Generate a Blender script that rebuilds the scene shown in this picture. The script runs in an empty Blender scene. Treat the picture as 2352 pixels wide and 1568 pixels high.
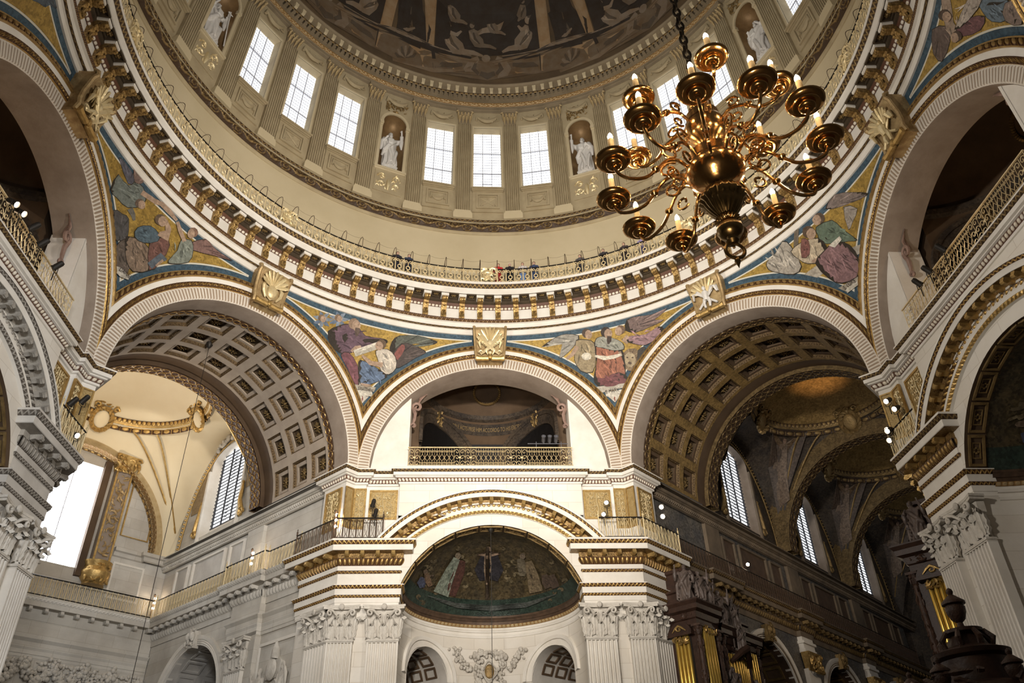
import bpy, math, random
import numpy as np
from mathutils import Matrix, Vector
random.seed(7)
PI = math.pi
SC = bpy.context.scene
COL = SC.collection
rad = math.radians
sin, cos, tan, sqrt, hyp = math.sin, math.cos, math.tan, math.sqrt, math.hypot

# ------------------------------------------------------------------ camera, world, lights, exposure
cam = bpy.data.cameras.new('camera')
cam.sensor_fit = 'HORIZONTAL'
cam.sensor_width = 36.0
cam.lens = 28.027
cam.clip_end = 400
cam_ob = bpy.data.objects.new('camera', cam)
COL.objects.link(cam_ob)
_y, _p, _r = rad(4.095), rad(34.8263), rad(-1.7853)
_f = Vector((sin(_y) * cos(_p), cos(_y) * cos(_p), sin(_p)))
_rt = Vector((cos(_y), -sin(_y), 0))
_up = _rt.cross(_f)
_r2 = _rt * cos(_r) + _up * sin(_r)
_u2 = _up * cos(_r) - _rt * sin(_r)
cam_ob.matrix_world = Matrix(((_r2.x, _u2.x, -_f.x, -1.3406), (_r2.y, _u2.y, -_f.y, -20.2229), (_r2.z, _u2.z, -_f.z, 1.6628), (0, 0, 0, 1)))
SC.camera = cam_ob
SC.view_settings.view_transform = 'Standard'
SC.view_settings.look = 'None'
SC.view_settings.gamma = 1.0
SC.view_settings.use_curve_mapping = False
SC.view_settings.exposure = 0.14
SC.cycles.max_bounces = 4
SC.cycles.diffuse_bounces = 2
SC.cycles.glossy_bounces = 2
SC.cycles.transmission_bounces = 2
SC.cycles.transparent_max_bounces = 4
SC.cycles.caustics_reflective = False
SC.cycles.caustics_refractive = False
SC.cycles.sample_clamp_indirect = 3.0
SC.cycles.use_adaptive_sampling = True
SC.cycles.adaptive_threshold = 0.02
world = bpy.data.worlds.new('world')
SC.world = world
world.use_nodes = True
world.node_tree.nodes['Background'].inputs[0].default_value = (0.9, 0.8, 0.7, 1)
world.node_tree.nodes['Background'].inputs[1].default_value = 0.04

def spot(name, loc, target, power, col, ang, size=0.5, blend=0.6):
    l = bpy.data.lights.new(name, 'SPOT')
    l.energy = power
    l.color = col
    l.spot_size = rad(ang)
    l.spot_blend = blend
    l.shadow_soft_size = size
    o = bpy.data.objects.new(name, l)
    COL.objects.link(o)
    o.location = loc
    o.rotation_euler = (Vector(target) - Vector(loc)).to_track_quat('-Z', 'Y').to_euler()
    return o
WARM = (1.0, 0.80, 0.58)
WARM2 = (1.0, 0.93, 0.84)
DAY = (0.93, 0.96, 1.0)
def fr(a, u, v, z):
    t = rad(a)
    return (u * cos(t) + v * sin(t), -u * sin(t) + v * cos(t), z)
def point(name, loc, power, col, size=.4):
    l = bpy.data.lights.new(name, 'POINT'); l.energy = power; l.color = col; l.shadow_soft_size = size
    o = bpy.data.objects.new(name, l); COL.objects.link(o); o.location = loc
spot('flood_far', (-5.0, -11.5, 9.0), (0, 16, 13.6), 13000, WARM2, 54, .6, 1.0)
spot('flood_ring', (0, -13.5, 15.8), (0, 14, 30.5), 32000, WARM2, 92, .8, 1.0)
spot('flood_from_left', (-11.5, -10.5, 16.0), (14, 6, 22), 10000, WARM2, 105, .8, 1.0)
spot('flood_from_right', (11.5, -10.5, 16.0), (-14, 6, 22), 8500, WARM2, 105, .8, 1.0)
spot('floor_flood', (-1.0, -18.5, .6), (1.5, -14.0, 8.2), 900, WARM, 22, .15, .4)
spot('left_pier_fill', (-3, -23, 13.0), (-15, 6, 13), 16000, DAY, 50, 2.0, 1.0)  # unseen cool spot added to brighten the left pier
spot('transept_uplight', fr(-45, -1.0, 27, 16.2), fr(-45, 0, 28.8, 27), 1900, WARM, 105, .4, 1.0)
point('transept_fill', fr(-45, -2.0, 27, 15), 150, DAY)
point('choir_lamp', fr(45, 0, 30, 14), 200, WARM)
spot('choir_uplight', fr(45, -4.0, 26.0, 18), fr(45, -.2, 29.6, 28), 5000, (1.0, .6, .3), 20, .2, 1.0)
for a_, p_ in ((0, 60), (-90, 90), (90, 90)): point('balcony_lamp', fr(a_, 0, 17.6, 20.2), p_, (1.0, .72, .45), .2)


# ------------------------------------------------------------------ mesh helpers
class G:
    """collects vertices and faces of one mesh; h is the relief value of each vertex, c its colour"""
    def __init__(s):
        s.v = []; s.f = []; s.h = {}; s.c = {}; s.n = 0
    def add(s, V, F, h=None, c=None):
        V = np.asarray(V, dtype=np.float64).reshape(-1, 3)
        o = s.n
        s.v.append(V); s.n += len(V)
        s.f.extend([tuple(i + o for i in f) for f in F])
        if h is not None: s.h[o] = np.asarray(h, dtype=np.float32).reshape(-1)
        if c is not None: s.c[o] = (len(V), c)
        return s
    def grid(s, P, cu=False, cv=False, h=None, c=None):
        P = np.asarray(P, dtype=np.float64)
        n, m = P.shape[:2]
        F = []
        for i in range(n if cu else n - 1):
            a = i * m; b = ((i + 1) % n) * m
            for j in range(m if cv else m - 1):
                k = (j + 1) % m
                F.append((a + j, b + j, b + k, a + k))
        return s.add(P.reshape(-1, 3), F, h, c)
    def hexa(s, p, c=None):
        return s.add(p, [(0, 3, 2, 1), (4, 5, 6, 7), (0, 1, 5, 4), (1, 2, 6, 5), (2, 3, 7, 6), (3, 0, 4, 7)], c=c)
    def box(s, x0, x1, y0, y1, z0, z1):
        return s.hexa([(x0, y0, z0), (x1, y0, z0), (x1, y1, z0), (x0, y1, z0), (x0, y0, z1), (x1, y0, z1), (x1, y1, z1), (x0, y1, z1)])
    def tube(s, pts, r, n=5, closed=False, sq=1.0):
        P = [Vector(p) for p in pts]
        m = len(P)
        R = r if hasattr(r, '__len__') else [r] * m
        rings = []
        ref = None
        for i in range(m):
            if closed: d = P[(i + 1) % m] - P[i - 1]
            else: d = P[min(i + 1, m - 1)] - P[max(i - 1, 0)]
            if d.length < 1e-9: d = Vector((0, 0, 1))
            d.normalize()
            if ref is None:
                ref = Vector((0, 0, 1)) if abs(d.z) < 0.9 else Vector((0, 1, 0))
            a = ref - d * ref.dot(d)
            if a.length < 1e-6: a = d.orthogonal()
            a.normalize(); ref = a
            b = d.cross(a)
            rings.append([P[i] + (a * cos(2 * PI * k / n) + b * sin(2 * PI * k / n) * sq) * R[i] for k in range(n)])
        o = np.array([[tuple(q) for q in rg] for rg in rings])
        s.grid(o, cu=closed, cv=True)
        if not closed:
            b = s.n - m * n
            s.f.append(tuple(b + k for k in range(n))); s.f.append(tuple(b + (m - 1) * n + k for k in reversed(range(n))))
        return s
    def lathe(s, prof, n=24, c=(0, 0, 0), a0=0, a1=360):
        full = abs(a1 - a0) >= 360
        A = np.radians(np.linspace(a0, a1, n, endpoint=not full) if full else np.linspace(a0, a1, n + 1))
        pr = np.asarray(prof, dtype=np.float64)
        P = np.zeros((len(A), len(pr), 3))
        P[:, :, 0] = c[0] + np.sin(A)[:, None] * pr[None, :, 0]
        P[:, :, 1] = c[1] + np.cos(A)[:, None] * pr[None, :, 0]
        P[:, :, 2] = c[2] + pr[None, :, 1]
        return s.grid(P, cu=full)
    def ell(s, c, r, nu=8, nv=6, M=None):
        rx, ry, rz = r if hasattr(r, '__len__') else (r, r, r)
        A = np.linspace(0, 2 * PI, nu, endpoint=False)[:, None]
        B = np.linspace(-PI / 2, PI / 2, nv + 1)[None, :]
        P = np.stack([rx * np.cos(A) * np.cos(B), ry * np.sin(A) * np.cos(B), rz * np.sin(B) + 0 * A], -1)
        if M is not None: P = P @ np.array(M.to_3x3()).T
        return s.grid(P + np.array(c), cu=True)
    def extr(s, poly, f, t0, t1, caps=True):
        """polygon of (a,b) pushed along t; f(a,b,t) gives the point"""
        n = len(poly)
        V = [f(a, b, t0) for a, b in poly] + [f(a, b, t1) for a, b in poly]
        F = [(i, (i + 1) % n, n + (i + 1) % n, n + i) for i in range(n)]
        if caps: F += [tuple(reversed(range(n))), tuple(range(n, 2 * n))]
        return s.add(V, F)
    def sweep(s, path, prof, closed=False, capends=True):
        L = [mitre(path, off, closed) for off, z in prof]
        P = np.array([[(L[j][i][0], L[j][i][1], prof[j][1]) for j in range(len(prof))] for i in range(len(path))])
        s.grid(P, cu=closed)
        if capends and not closed:
            b = s.n - P.shape[0] * P.shape[1]; m = len(prof)
            s.f.append(tuple(b + k for k in range(m))); s.f.append(tuple(b + (P.shape[0] - 1) * m + k for k in reversed(range(m))))
        return s
    def join(s, o, M=None):
        V = np.concatenate(o.v) if o.v else np.zeros((0, 3))
        if M is not None:
            m = np.array(M)
            V = V @ m[:3, :3].T + m[:3, 3]
        return s.add(V, o.f)
    def mesh(s, name):
        me = bpy.data.meshes.new(name)
        V = np.concatenate(s.v) if s.v else np.zeros((0, 3))
        me.from_pydata(V.tolist(), [], s.f)
        if True:
            a = np.ones(len(V), dtype=np.float32)
            for o, hh in s.h.items(): a[o:o + len(hh)] = hh
            me.attributes.new('h', 'FLOAT', 'POINT').data.foreach_set('value', a)
        if s.c:
            a = np.ones((len(V), 4), dtype=np.float32)
            for o, (k, cc) in s.c.items():
                a[o:o + k, :3] = cc
            me.attributes.new('col', 'FLOAT_COLOR', 'POINT').data.foreach_set('color', a.reshape(-1))
        return me

def mitre(path, off, closed=False):
    """offset a plan path to its right-hand side"""
    n = len(path); out = []
    for i in range(n):
        if closed: p, q, r = path[i - 1], path[i], path[(i + 1) % n]
        else: p, q, r = path[max(i - 1, 0)], path[i], path[min(i + 1, n - 1)]
        d1 = np.array(q, float) - np.array(p, float); d2 = np.array(r, float) - np.array(q, float)
        if np.hypot(*d1) < 1e-9: d1 = d2
        if np.hypot(*d2) < 1e-9: d2 = d1
        n1 = np.array([d1[1], -d1[0]]) / np.hypot(*d1); n2 = np.array([d2[1], -d2[0]]) / np.hypot(*d2)
        b = n1 + n2
        k = b @ b
        w = n1 if k < 1e-6 else b * (2 / k)
        out.append((q[0] + w[0] * off, q[1] + w[1] * off))
    return out

CACHE = {}
def ob(name, g, mat, parent=None, M=None, key=None, smooth=35, kind=None, label=None):
    """link one mesh object; g is a G, a mesh or a function that makes a G (made once per key)"""
    if key is not None and key in CACHE: me = CACHE[key]
    else:
        if callable(g): g = g()
        me = g.mesh(name) if isinstance(g, G) else g
        if not me.materials: me.materials.append(mat)
        if smooth:
            me.shade_smooth()
            if smooth < 180: me.set_sharp_from_angle(angle=rad(smooth))
        if key is not None: CACHE[key] = me
    o = bpy.data.objects.new(name, me)
    COL.objects.link(o)
    if parent is not None: o.parent = parent
    if M is not None: o.matrix_local = M
    if mat is not None and me.materials[0] is not mat:
        o.material_slots[0].link = 'OBJECT'; o.material_slots[0].material = mat
    if kind: o['kind'] = kind
    if label: o['label'] = label
    return o
def tag(o, label=None, cat=None, group=None, kind=None):
    if label: o['label'] = label
    if cat: o['category'] = cat
    if group: o['group'] = group
    if kind: o['kind'] = kind
    return o
def empty(name, M=None, **k):
    o = bpy.data.objects.new(name, None)
    o.empty_display_size = 0.2
    COL.objects.link(o)
    if M is not None: o.matrix_world = M
    return tag(o, **k)
def F(a): return Matrix.Rotation(-rad(a), 4, 'Z')
def T(x, y, z): return Matrix.Translation((x, y, z))
def RX(a): return Matrix.Rotation(rad(a), 4, 'X')
def RY(a): return Matrix.Rotation(rad(a), 4, 'Y')
def RZ(a): return Matrix.Rotation(rad(a), 4, 'Z')
def S3(x, y, z): return Matrix.Diagonal((x, y, z, 1))

# relief patterns: s counts repeats, t runs 0..1 across
def f_egg(s, t):
    f = s % 1.0
    e = np.sqrt(np.clip(1 - ((f - .5) / .36) ** 2 - ((t - .55) / .46) ** 2, 0, 1))
    return np.maximum(e, np.clip(1 - np.abs(((f + .5) % 1) - .5) / .09, 0, 1) * .75)
def f_guil(s, t):
    f = s % 1.0
    d = np.hypot((f - .5) / .5, (t - .5) / .5)
    return np.maximum(np.clip(1 - np.abs(d - .82) / .16, 0, 1), np.clip(1.1 - d / .42, 0, .8) * (0.6 + .4 * np.cos(6 * np.arctan2(t - .5, f - .5))))
def f_leaf(s, t):
    f = s % 1.0
    e = np.abs(f - .5) * 2
    return np.clip(1 - np.abs(t - (0.15 + .7 * (1 - e))) / .34, 0, 1) ** .7
def f_wave(s, t):
    return np.clip(1 - np.abs(t - .5 - .33 * np.sin(2 * PI * s)) / .26, 0, 1)
def f_rin(s, t):
    w = t - .5 - .2 * np.sin(2 * PI * s)
    a = np.clip(1 - np.abs(w) / .12, 0, 1)
    f = (s * 2) % 1.0; sg = np.where((np.floor(s * 2) % 2) < 1, -1.0, 1.0)
    dx, dy = (f - .5) * 2.2, (t - .5 - sg * .12) * 2.6
    d = np.hypot(dx, dy); an = np.arctan2(dy * sg, dx)
    sp = np.clip(1 - np.abs(((d * 2.2 - an / (2 * PI)) % 1.0) - .5) / .3, 0, 1) * (d < 1)
    return np.maximum(a, sp)
def f_bead(s, t):
    f = s % 1.0
    return np.sqrt(np.clip(1 - ((f - .5) / .45) ** 2 - ((t - .5) / .5) ** 2, 0, 1))
def f_acan(s, t):
    f = (s % 1.0) - .5
    return np.clip(.55 + .45 * np.cos((f * 9 + np.sign(f) * t * 2.5) * PI) - np.abs(f) * .5, 0, 1) * np.clip(1.25 - np.abs(t - .5) * 1.6, 0, 1)

def orn(g, pos, nrm, periods, res, nt, fun, amp):
    """strip pos(S,T) -> points with relief fun, pushed along nrm(S,T)"""
    S, Tt = np.meshgrid(np.linspace(0, 1, int(periods * res) + 1), np.linspace(0, 1, nt), indexing='ij')
    H = fun(S * periods, Tt)
    E = np.clip(np.minimum(Tt, 1 - Tt) * 40, 0, 1)
    g.grid(pos(S, Tt) + nrm(S, Tt) * (amp * H * E)[..., None], h=H)
    return g
def orn_lathe(g, r0, z0, r1, z1, periods, res, nt, fun, amp, a0=0, a1=360, bulge=0.0):
    nr, nz = -(z1 - z0), (r1 - r0)
    L = hyp(nr, nz); nr /= L; nz /= L
    if nr > 0: nr, nz = -nr, -nz
    def pos(S, Tt):
        A = np.radians(a0 + (a1 - a0) * S); b = bulge * np.sin(PI * Tt)
        r = r0 + (r1 - r0) * Tt + nr * b; z = z0 + (z1 - z0) * Tt + nz * b
        return np.stack([np.sin(A) * r, np.cos(A) * r, z], -1)
    def nrm(S, Tt):
        A = np.radians(a0 + (a1 - a0) * S)
        return np.stack([np.sin(A) * nr, np.cos(A) * nr, nz + 0 * A], -1)
    return orn(g, pos, nrm, periods, res, nt, fun, amp)
def orn_seg(g, p0, p1, q0, q1, period, res, nt, fun, amp, nrm):
    """ornament on the flat quad p0->p1 (lower edge), q0->q1 (upper edge)"""
    p0, p1, q0, q1 = map(np.array, (p0, p1, q0, q1))
    L = np.linalg.norm(p1 - p0)
    k = max(1, round(L / period))
    N = np.array(nrm, float)
    orn(g, lambda S, Tt: (p0 + (p1 - p0) * S[..., None]) * (1 - Tt[..., None]) + (q0 + (q1 - q0) * S[..., None]) * Tt[..., None],
        lambda S, Tt: np.broadcast_to(N, S.shape + (3,)), k, res, nt, fun, amp)
    return g
def orn_path(g, path, o0, z0, o1, z1, period, res, nt, fun, amp):
    A, B = mitre(path, o0), mitre(path, o1)
    for i in range(len(path) - 1):
        d = np.array(path[i + 1]) - np.array(path[i]); d = d / np.hypot(*d)
        n = np.array([d[1], -d[0], 0.0])
        L, hh = o1 - o0, z1 - z0
        q = hyp(L, hh)
        nn = n * (hh / q) + np.array([0, 0, -L / q])
        orn_seg(g, (*A[i], z0), (*A[i + 1], z0), (*B[i], z1), (*B[i + 1], z1), period, res, nt, fun, amp, nn)
    return g
def along(path, off, step, end=0.0):
    """points at even steps along each leg of an offset plan path: (x, y, heading of the leg in degrees)"""
    A = mitre(path, off); out = []
    for i in range(len(A) - 1):
        d = np.array(A[i + 1]) - np.array(A[i]); L = np.hypot(*d)
        if L < step * .6: continue
        k = max(1, int(round((L - 2 * end) / step)))
        for j in range(k):
            p = np.array(A[i]) + d / L * (end + (L - 2 * end) * (j + .5) / k)
            out.append((p[0], p[1], math.degrees(math.atan2(d[1], d[0]))))
    return out

# ------------------------------------------------------------------ materials
def mat(name, c1, c2=None, sc=2.0, rough=.7, metal=0.0, bump=0.0, bsc=None, low=None, colattr=False, emit=None, spec=.3, sparkle=0.0, blocks=None):
    m = bpy.data.materials.new(name); m.use_nodes = True
    nt = m.node_tree; N = nt.nodes; L = nt.links
    b = N['Principled BSDF']
    b.inputs['Roughness'].default_value = rough; b.inputs['Metallic'].default_value = metal
    b.inputs['Specular IOR Level'].default_value = spec
    col = None
    tc = N.new('ShaderNodeTexCoord')
    if colattr:
        a = N.new('ShaderNodeAttribute'); a.attribute_name = 'col'; col = a.outputs['Color']
    def mix(f, A, B, typ='MIX'):
        x = N.new('ShaderNodeMix'); x.data_type = 'RGBA'; x.blend_type = typ
        for sock, val in ((x.inputs[0], f), (x.inputs[6], A), (x.inputs[7], B)):
            if isinstance(val, bpy.types.NodeSocket): L.new(val, sock)
            elif isinstance(val, (int, float)): sock.default_value = val
            else: sock.default_value = (*val, 1)
        return x.outputs[2]
    nz = N.new('ShaderNodeTexNoise'); nz.inputs['Scale'].default_value = sc; nz.inputs['Detail'].default_value = 5; nz.inputs['Roughness'].default_value = .6
    L.new(tc.outputs['Object'], nz.inputs['Vector'])
    ramp = N.new('ShaderNodeMapRange'); ramp.inputs[1].default_value = .35; ramp.inputs[2].default_value = .68
    L.new(nz.outputs['Fac'], ramp.inputs[0])
    if col is None: col = mix(ramp.outputs[0], c1, c2 or c1)
    elif c1 is not None: col = mix(ramp.outputs[0], col, mix(1.0, col, c1, 'MULTIPLY'))
    if sparkle:
        v = N.new('ShaderNodeTexVoronoi'); v.inputs['Scale'].default_value = 11.0
        L.new(tc.outputs['Object'], v.inputs['Vector'])
        sep = N.new('ShaderNodeSeparateColor'); L.new(v.outputs['Color'], sep.inputs[0])
        col = mix(sparkle, col, mix(1.0, col, mix(sep.outputs[0], (.35, .33, .3), (1.5, 1.5, 1.45)), 'MULTIPLY'))
    if blocks:
        br = N.new('ShaderNodeTexBrick'); br.inputs['Scale'].default_value = 1.0
        br.inputs['Brick Width'].default_value = blocks[0]; br.inputs['Row Height'].default_value = blocks[1]; br.inputs['Mortar Size'].default_value = .012
        br.inputs['Color1'].default_value = (1, 1, 1, 1); br.inputs['Color2'].default_value = (.93, .91, .88, 1); br.inputs['Mortar'].default_value = (.8, .77, .73, 1)
        mp = N.new('ShaderNodeMapping'); mp.inputs['Rotation'].default_value = (rad(90), 0, 0)
        L.new(tc.outputs['Object'], mp.inputs['Vector']); L.new(mp.outputs[0], br.inputs['Vector'])
        col = mix(1.0, col, br.outputs['Color'], 'MULTIPLY')
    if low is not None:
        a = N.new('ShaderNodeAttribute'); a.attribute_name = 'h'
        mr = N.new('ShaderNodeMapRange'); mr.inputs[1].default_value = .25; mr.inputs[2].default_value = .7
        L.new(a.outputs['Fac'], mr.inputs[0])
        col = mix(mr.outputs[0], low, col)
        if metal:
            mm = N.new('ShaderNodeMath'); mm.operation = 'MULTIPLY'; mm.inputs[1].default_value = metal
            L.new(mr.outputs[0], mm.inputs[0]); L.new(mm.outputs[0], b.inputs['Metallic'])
    L.new(col, b.inputs['Base Color'])
    if bump:
        n2 = N.new('ShaderNodeTexNoise'); n2.inputs['Scale'].default_value = bsc or sc * 6; n2.inputs['Detail'].default_value = 3
        L.new(tc.outputs['Object'], n2.inputs['Vector'])
        bp = N.new('ShaderNodeBump'); bp.inputs['Strength'].default_value = bump; bp.inputs['Distance'].default_value = .05
        L.new(n2.outputs['Fac'], bp.inputs['Height']); L.new(bp.outputs[0], b.inputs['Normal'])
    if emit:
        b.inputs['Emission Color'].default_value = (*emit[0], 1); b.inputs['Emission Strength'].default_value = emit[1]
    return m

STONE = mat('portland_stone', (.86, .81, .73), (.75, .69, .60), .9, .75, bump=.12, bsc=8)
STONEB = mat('ashlar_stone', (.85, .80, .72), (.76, .70, .61), .5, .78, bump=.12, bsc=8, blocks=(1.5, .62))
RIBM = mat('coffer_rib_stone', (.47, .385, .30), (.38, .305, .235), 1.2, .8, bump=.15)
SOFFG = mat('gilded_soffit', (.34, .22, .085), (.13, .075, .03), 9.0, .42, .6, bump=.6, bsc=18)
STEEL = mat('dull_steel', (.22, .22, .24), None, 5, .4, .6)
STONEG = mat('soffit_stone', (.33, .265, .21), (.25, .195, .15), 1.2, .8, bump=.15)  # tone lowered to hold the shadow under the projecting fluted band
GREY = mat('grey_stone', (.66, .62, .56), (.50, .46, .41), .8, .8, bump=.2)
PLASTER = mat('drum_plaster', (.60, .50, .325), (.53, .435, .27), .35, .8, bump=.05)
PLASTERD = mat('drum_stone', (.45, .365, .225), (.36, .285, .17), 1.0, .75, bump=.08)
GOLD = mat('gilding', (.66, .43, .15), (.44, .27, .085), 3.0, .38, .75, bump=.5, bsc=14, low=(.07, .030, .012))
GOLDS = mat('smooth_gilding', (.62, .42, .16), (.40, .25, .085), 5.0, .42, .7, bump=.3, bsc=10)
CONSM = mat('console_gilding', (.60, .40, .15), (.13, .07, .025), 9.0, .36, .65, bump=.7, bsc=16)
GREYC = mat('unlit_gilding', (.46, .42, .36), (.30, .27, .23), 4.0, .75, bump=.4, low=(.12, .10, .08))  # gilding on the left side, greyed in colour because little light reaches it
TRANS = mat('transept_stone', (.68, .64, .57), (.52, .48, .42), .6, .8, bump=.15, blocks=(1.5, .62))
KEYG = mat('keystone_ground', (.55, .40, .20), (.34, .22, .10), 4.0, .5, .4, bump=.3)
COFG = mat('coffer_border', (.17, .11, .05), (.08, .05, .025), 8.0, .5, .4, bump=.6, bsc=20)
TAN = mat('vine_spandrel', (.40, .30, .18), (.26, .185, .10), 5.0, .6, .2, bump=.5, bsc=10)
GOLDP = mat('pale_gilding', (.86, .72, .44), (.68, .52, .26), 2.5, .45, .45, bump=.4, bsc=9)
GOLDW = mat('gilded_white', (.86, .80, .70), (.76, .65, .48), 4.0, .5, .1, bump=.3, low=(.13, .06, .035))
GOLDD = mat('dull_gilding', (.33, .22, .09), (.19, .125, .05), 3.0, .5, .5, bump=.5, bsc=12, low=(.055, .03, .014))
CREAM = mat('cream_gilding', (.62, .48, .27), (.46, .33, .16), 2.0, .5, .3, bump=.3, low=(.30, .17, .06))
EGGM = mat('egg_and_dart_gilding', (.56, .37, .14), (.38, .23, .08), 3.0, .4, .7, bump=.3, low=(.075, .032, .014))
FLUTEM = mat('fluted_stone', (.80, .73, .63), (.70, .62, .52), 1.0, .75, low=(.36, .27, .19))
GMOS = mat('gold_tesserae', (.41, .27, .066), (.30, .19, .044), .8, .5, .25, bump=.25, bsc=30, sparkle=.5)
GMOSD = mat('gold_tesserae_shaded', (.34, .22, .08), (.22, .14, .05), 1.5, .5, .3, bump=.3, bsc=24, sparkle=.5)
BLUE = mat('blue_tesserae', (.040, .075, .105), (.060, .10, .135), 2.0, .6, bump=.2, bsc=30, sparkle=.5)
LINE = mat('pale_tesserae', (.66, .62, .52), None, 2, .6)
PAINT = mat('figure_tesserae', (.78, .76, .72), None, 5.0, .6, colattr=True, sparkle=.35, bump=.15, bsc=25)
FRESCO = mat('dome_paint', (.82, .70, .56), None, 1.3, .8, colattr=True, bump=.05)
DARKEN = mat('entablature_stone', (.30, .235, .15), (.22, .17, .105), 1.0, .75, bump=.1)
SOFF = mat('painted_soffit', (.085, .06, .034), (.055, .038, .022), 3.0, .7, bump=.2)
DOMEM = mat('dome_ground', (.16, .105, .055), (.085, .06, .036), .45, .8)
DARKM = mat('dark_mosaic', (.075, .055, .038), (.035, .028, .024), 1.2, .55, bump=.3, bsc=20, sparkle=.6)
DARKP = mat('dark_paint_mosaic', (.8, .78, .75), None, 4.0, .5, colattr=True, sparkle=.6, bump=.25, bsc=22)
APSE = mat('apse_mosaic', (.085, .062, .030), (.040, .032, .020), 2.2, .4, .1, bump=.35, bsc=16, sparkle=.7)
GREEN = mat('apse_green_mosaic', (.020, .034, .026), (.034, .05, .038), 2.5, .35, bump=.35, bsc=16, sparkle=.6)
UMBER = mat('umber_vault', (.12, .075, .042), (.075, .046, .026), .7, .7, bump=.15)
VAULTW = mat('cream_vault', (.84, .72, .50), (.78, .65, .43), .4, .8)
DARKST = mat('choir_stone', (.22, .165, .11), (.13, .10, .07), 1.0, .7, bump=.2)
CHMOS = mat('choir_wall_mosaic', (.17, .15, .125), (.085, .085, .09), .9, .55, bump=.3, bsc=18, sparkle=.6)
TANARCH = mat('choir_arch_mosaic', (.20, .135, .06), (.12, .08, .035), 3.0, .5, .2, bump=.4, bsc=14, sparkle=.5)
REDST = mat('red_brown_panel', (.13, .08, .05), (.075, .048, .03), 2.0, .5, bump=.2)
COFF = mat('coffer_dark', (.11, .075, .040), (.07, .045, .024), 4.0, .6, bump=.4)
WOOD = mat('dark_oak', (.060, .030, .019), (.030, .016, .011), 3.0, .45, bump=.2)
WOODC = mat('carved_oak', (.085, .046, .031), (.04, .022, .015), 5.0, .42, bump=.4)
ANGELM = mat('dark_carving', (.16, .12, .10), (.08, .06, .05), 5.0, .4, bump=.2)
PIPE = mat('gilt_pipe', (.80, .56, .14), (.66, .42, .08), 2.0, .3, .8)
IRON = mat('black_iron', (.03, .025, .02), None, 4, .5, .3)
IRONB = mat('brown_iron', (.13, .08, .05), (.07, .045, .03), 4, .5, .3)
RAILG = mat('gilded_iron', (.85, .70, .42), (.66, .50, .26), 3, .5, .25)
PANELG = mat('gold_panel_ground', (.50, .36, .16), (.36, .245, .095), 6.0, .5, .4, bump=.4, bsc=14)
BRASS = mat('polished_brass', (.78, .46, .18), (.62, .34, .12), 3, .2, 1.0, bump=.05, spec=.5)
BRASSD = mat('dark_brass', (.10, .062, .028), (.06, .036, .018), 3, .25, .9, bump=.05, spec=.5)
BRASSM = mat('shaded_brass', (.34, .22, .09), (.22, .14, .055), 3, .28, 1.0, bump=.05, spec=.5)  # same brass, shade put into the colour for the lower body
CANDLE = mat('candle_sleeve', (.95, .74, .42), (.92, .68, .36), 4, .5)
BULB = mat('lit_bulb', (1, .9, .7), None, 1, .5, emit=((1.0, .80, .50), 60))
LAMPW = mat('lit_lamp', (1, .9, .8), None, 1, .5, emit=((1.0, .80, .58), 40))
PANE = mat('daylit_pane', (.9, .95, 1), None, 1, .3, emit=((.93, .96, 1.0), 1.7))
for _m in (BULB, LAMPW): _m.cycles.emission_sampling = 'NONE'
PANEB = mat('bright_daylit_pane', (.9, .95, 1), None, 1, .3, emit=((.95, .97, 1.0), 9.0))
BARS = mat('glazing_bar', (.50, .51, .56), None, 1, .6)  # pale tone includes the window glare that lightens the bars
BARSD = mat('iron_glazing_bar', (.05, .05, .055), None, 1, .6)
MARBLE = mat('white_marble', (.74, .71, .66), (.62, .58, .53), 2.0, .5, bump=.1)
CARVE = mat('carved_stone', (.72, .67, .59), (.52, .47, .40), 2.5, .75, bump=.3)
SKIN = mat('skin', (.55, .34, .24), None, 3, .6)
TEXTM = mat('dark_lettering', (.06, .045, .04), None, 3, .6)
TEXTG = mat('gold_lettering', (.36, .25, .11), None, 3, .5, .4)
MARF = mat('floor_marble', (.20, .185, .165), (.12, .11, .10), .8, .4)
def leaf(g, pts, w, sq=.35, n=6):
    k = len(pts)
    return g.tube(pts, [w * max(.12, sin(PI * (i + .35) / (k + .1))) for i in range(k)], n, sq=sq)
# ------------------------------------------------------------------ floor and ring cornice
AP, ZS, WC = 16.0, 19.1, 6.2
T22 = tan(rad(22.5))
g = G().box(-75, 75, -75, 75, -.3, 0)
ob('floor', g, MARF, kind='structure', label='stone floor of the crossing, below the picture')

ring = ob('trim_1', G().lathe([(16.6, 27.2), (15.82, 27.2), (15.82, 27.48), (15.74, 27.5), (15.72, 27.56), (15.66, 27.58), (15.66, 27.84), (15.55, 27.86)], 256)
          .lathe([(15.55, 28.08), (15.68, 28.09), (15.68, 28.93), (15.6, 28.94)], 256)
          .lathe([(14.96, 29.36), (14.90, 29.36), (14.88, 29.38), (14.88, 29.70), (14.84, 29.71)], 256)
          .lathe([(14.72, 29.94), (14.70, 29.95), (14.70, 30.1), (14.74, 30.12), (16.7, 30.12), (16.7, 30.0), (17.4, 29.5), (17.4, 27.0)], 256),
          STONE, kind='structure', label='white ring cornice with gilded mouldings below the drum')
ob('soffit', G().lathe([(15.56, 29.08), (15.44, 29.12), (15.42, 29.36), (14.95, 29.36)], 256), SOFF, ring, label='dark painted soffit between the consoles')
ob('gold_molding', orn_lathe(G(), 15.66, 27.85, 15.54, 28.08, 420, 7, 6, f_guil, .05), EGGM, ring)
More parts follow.
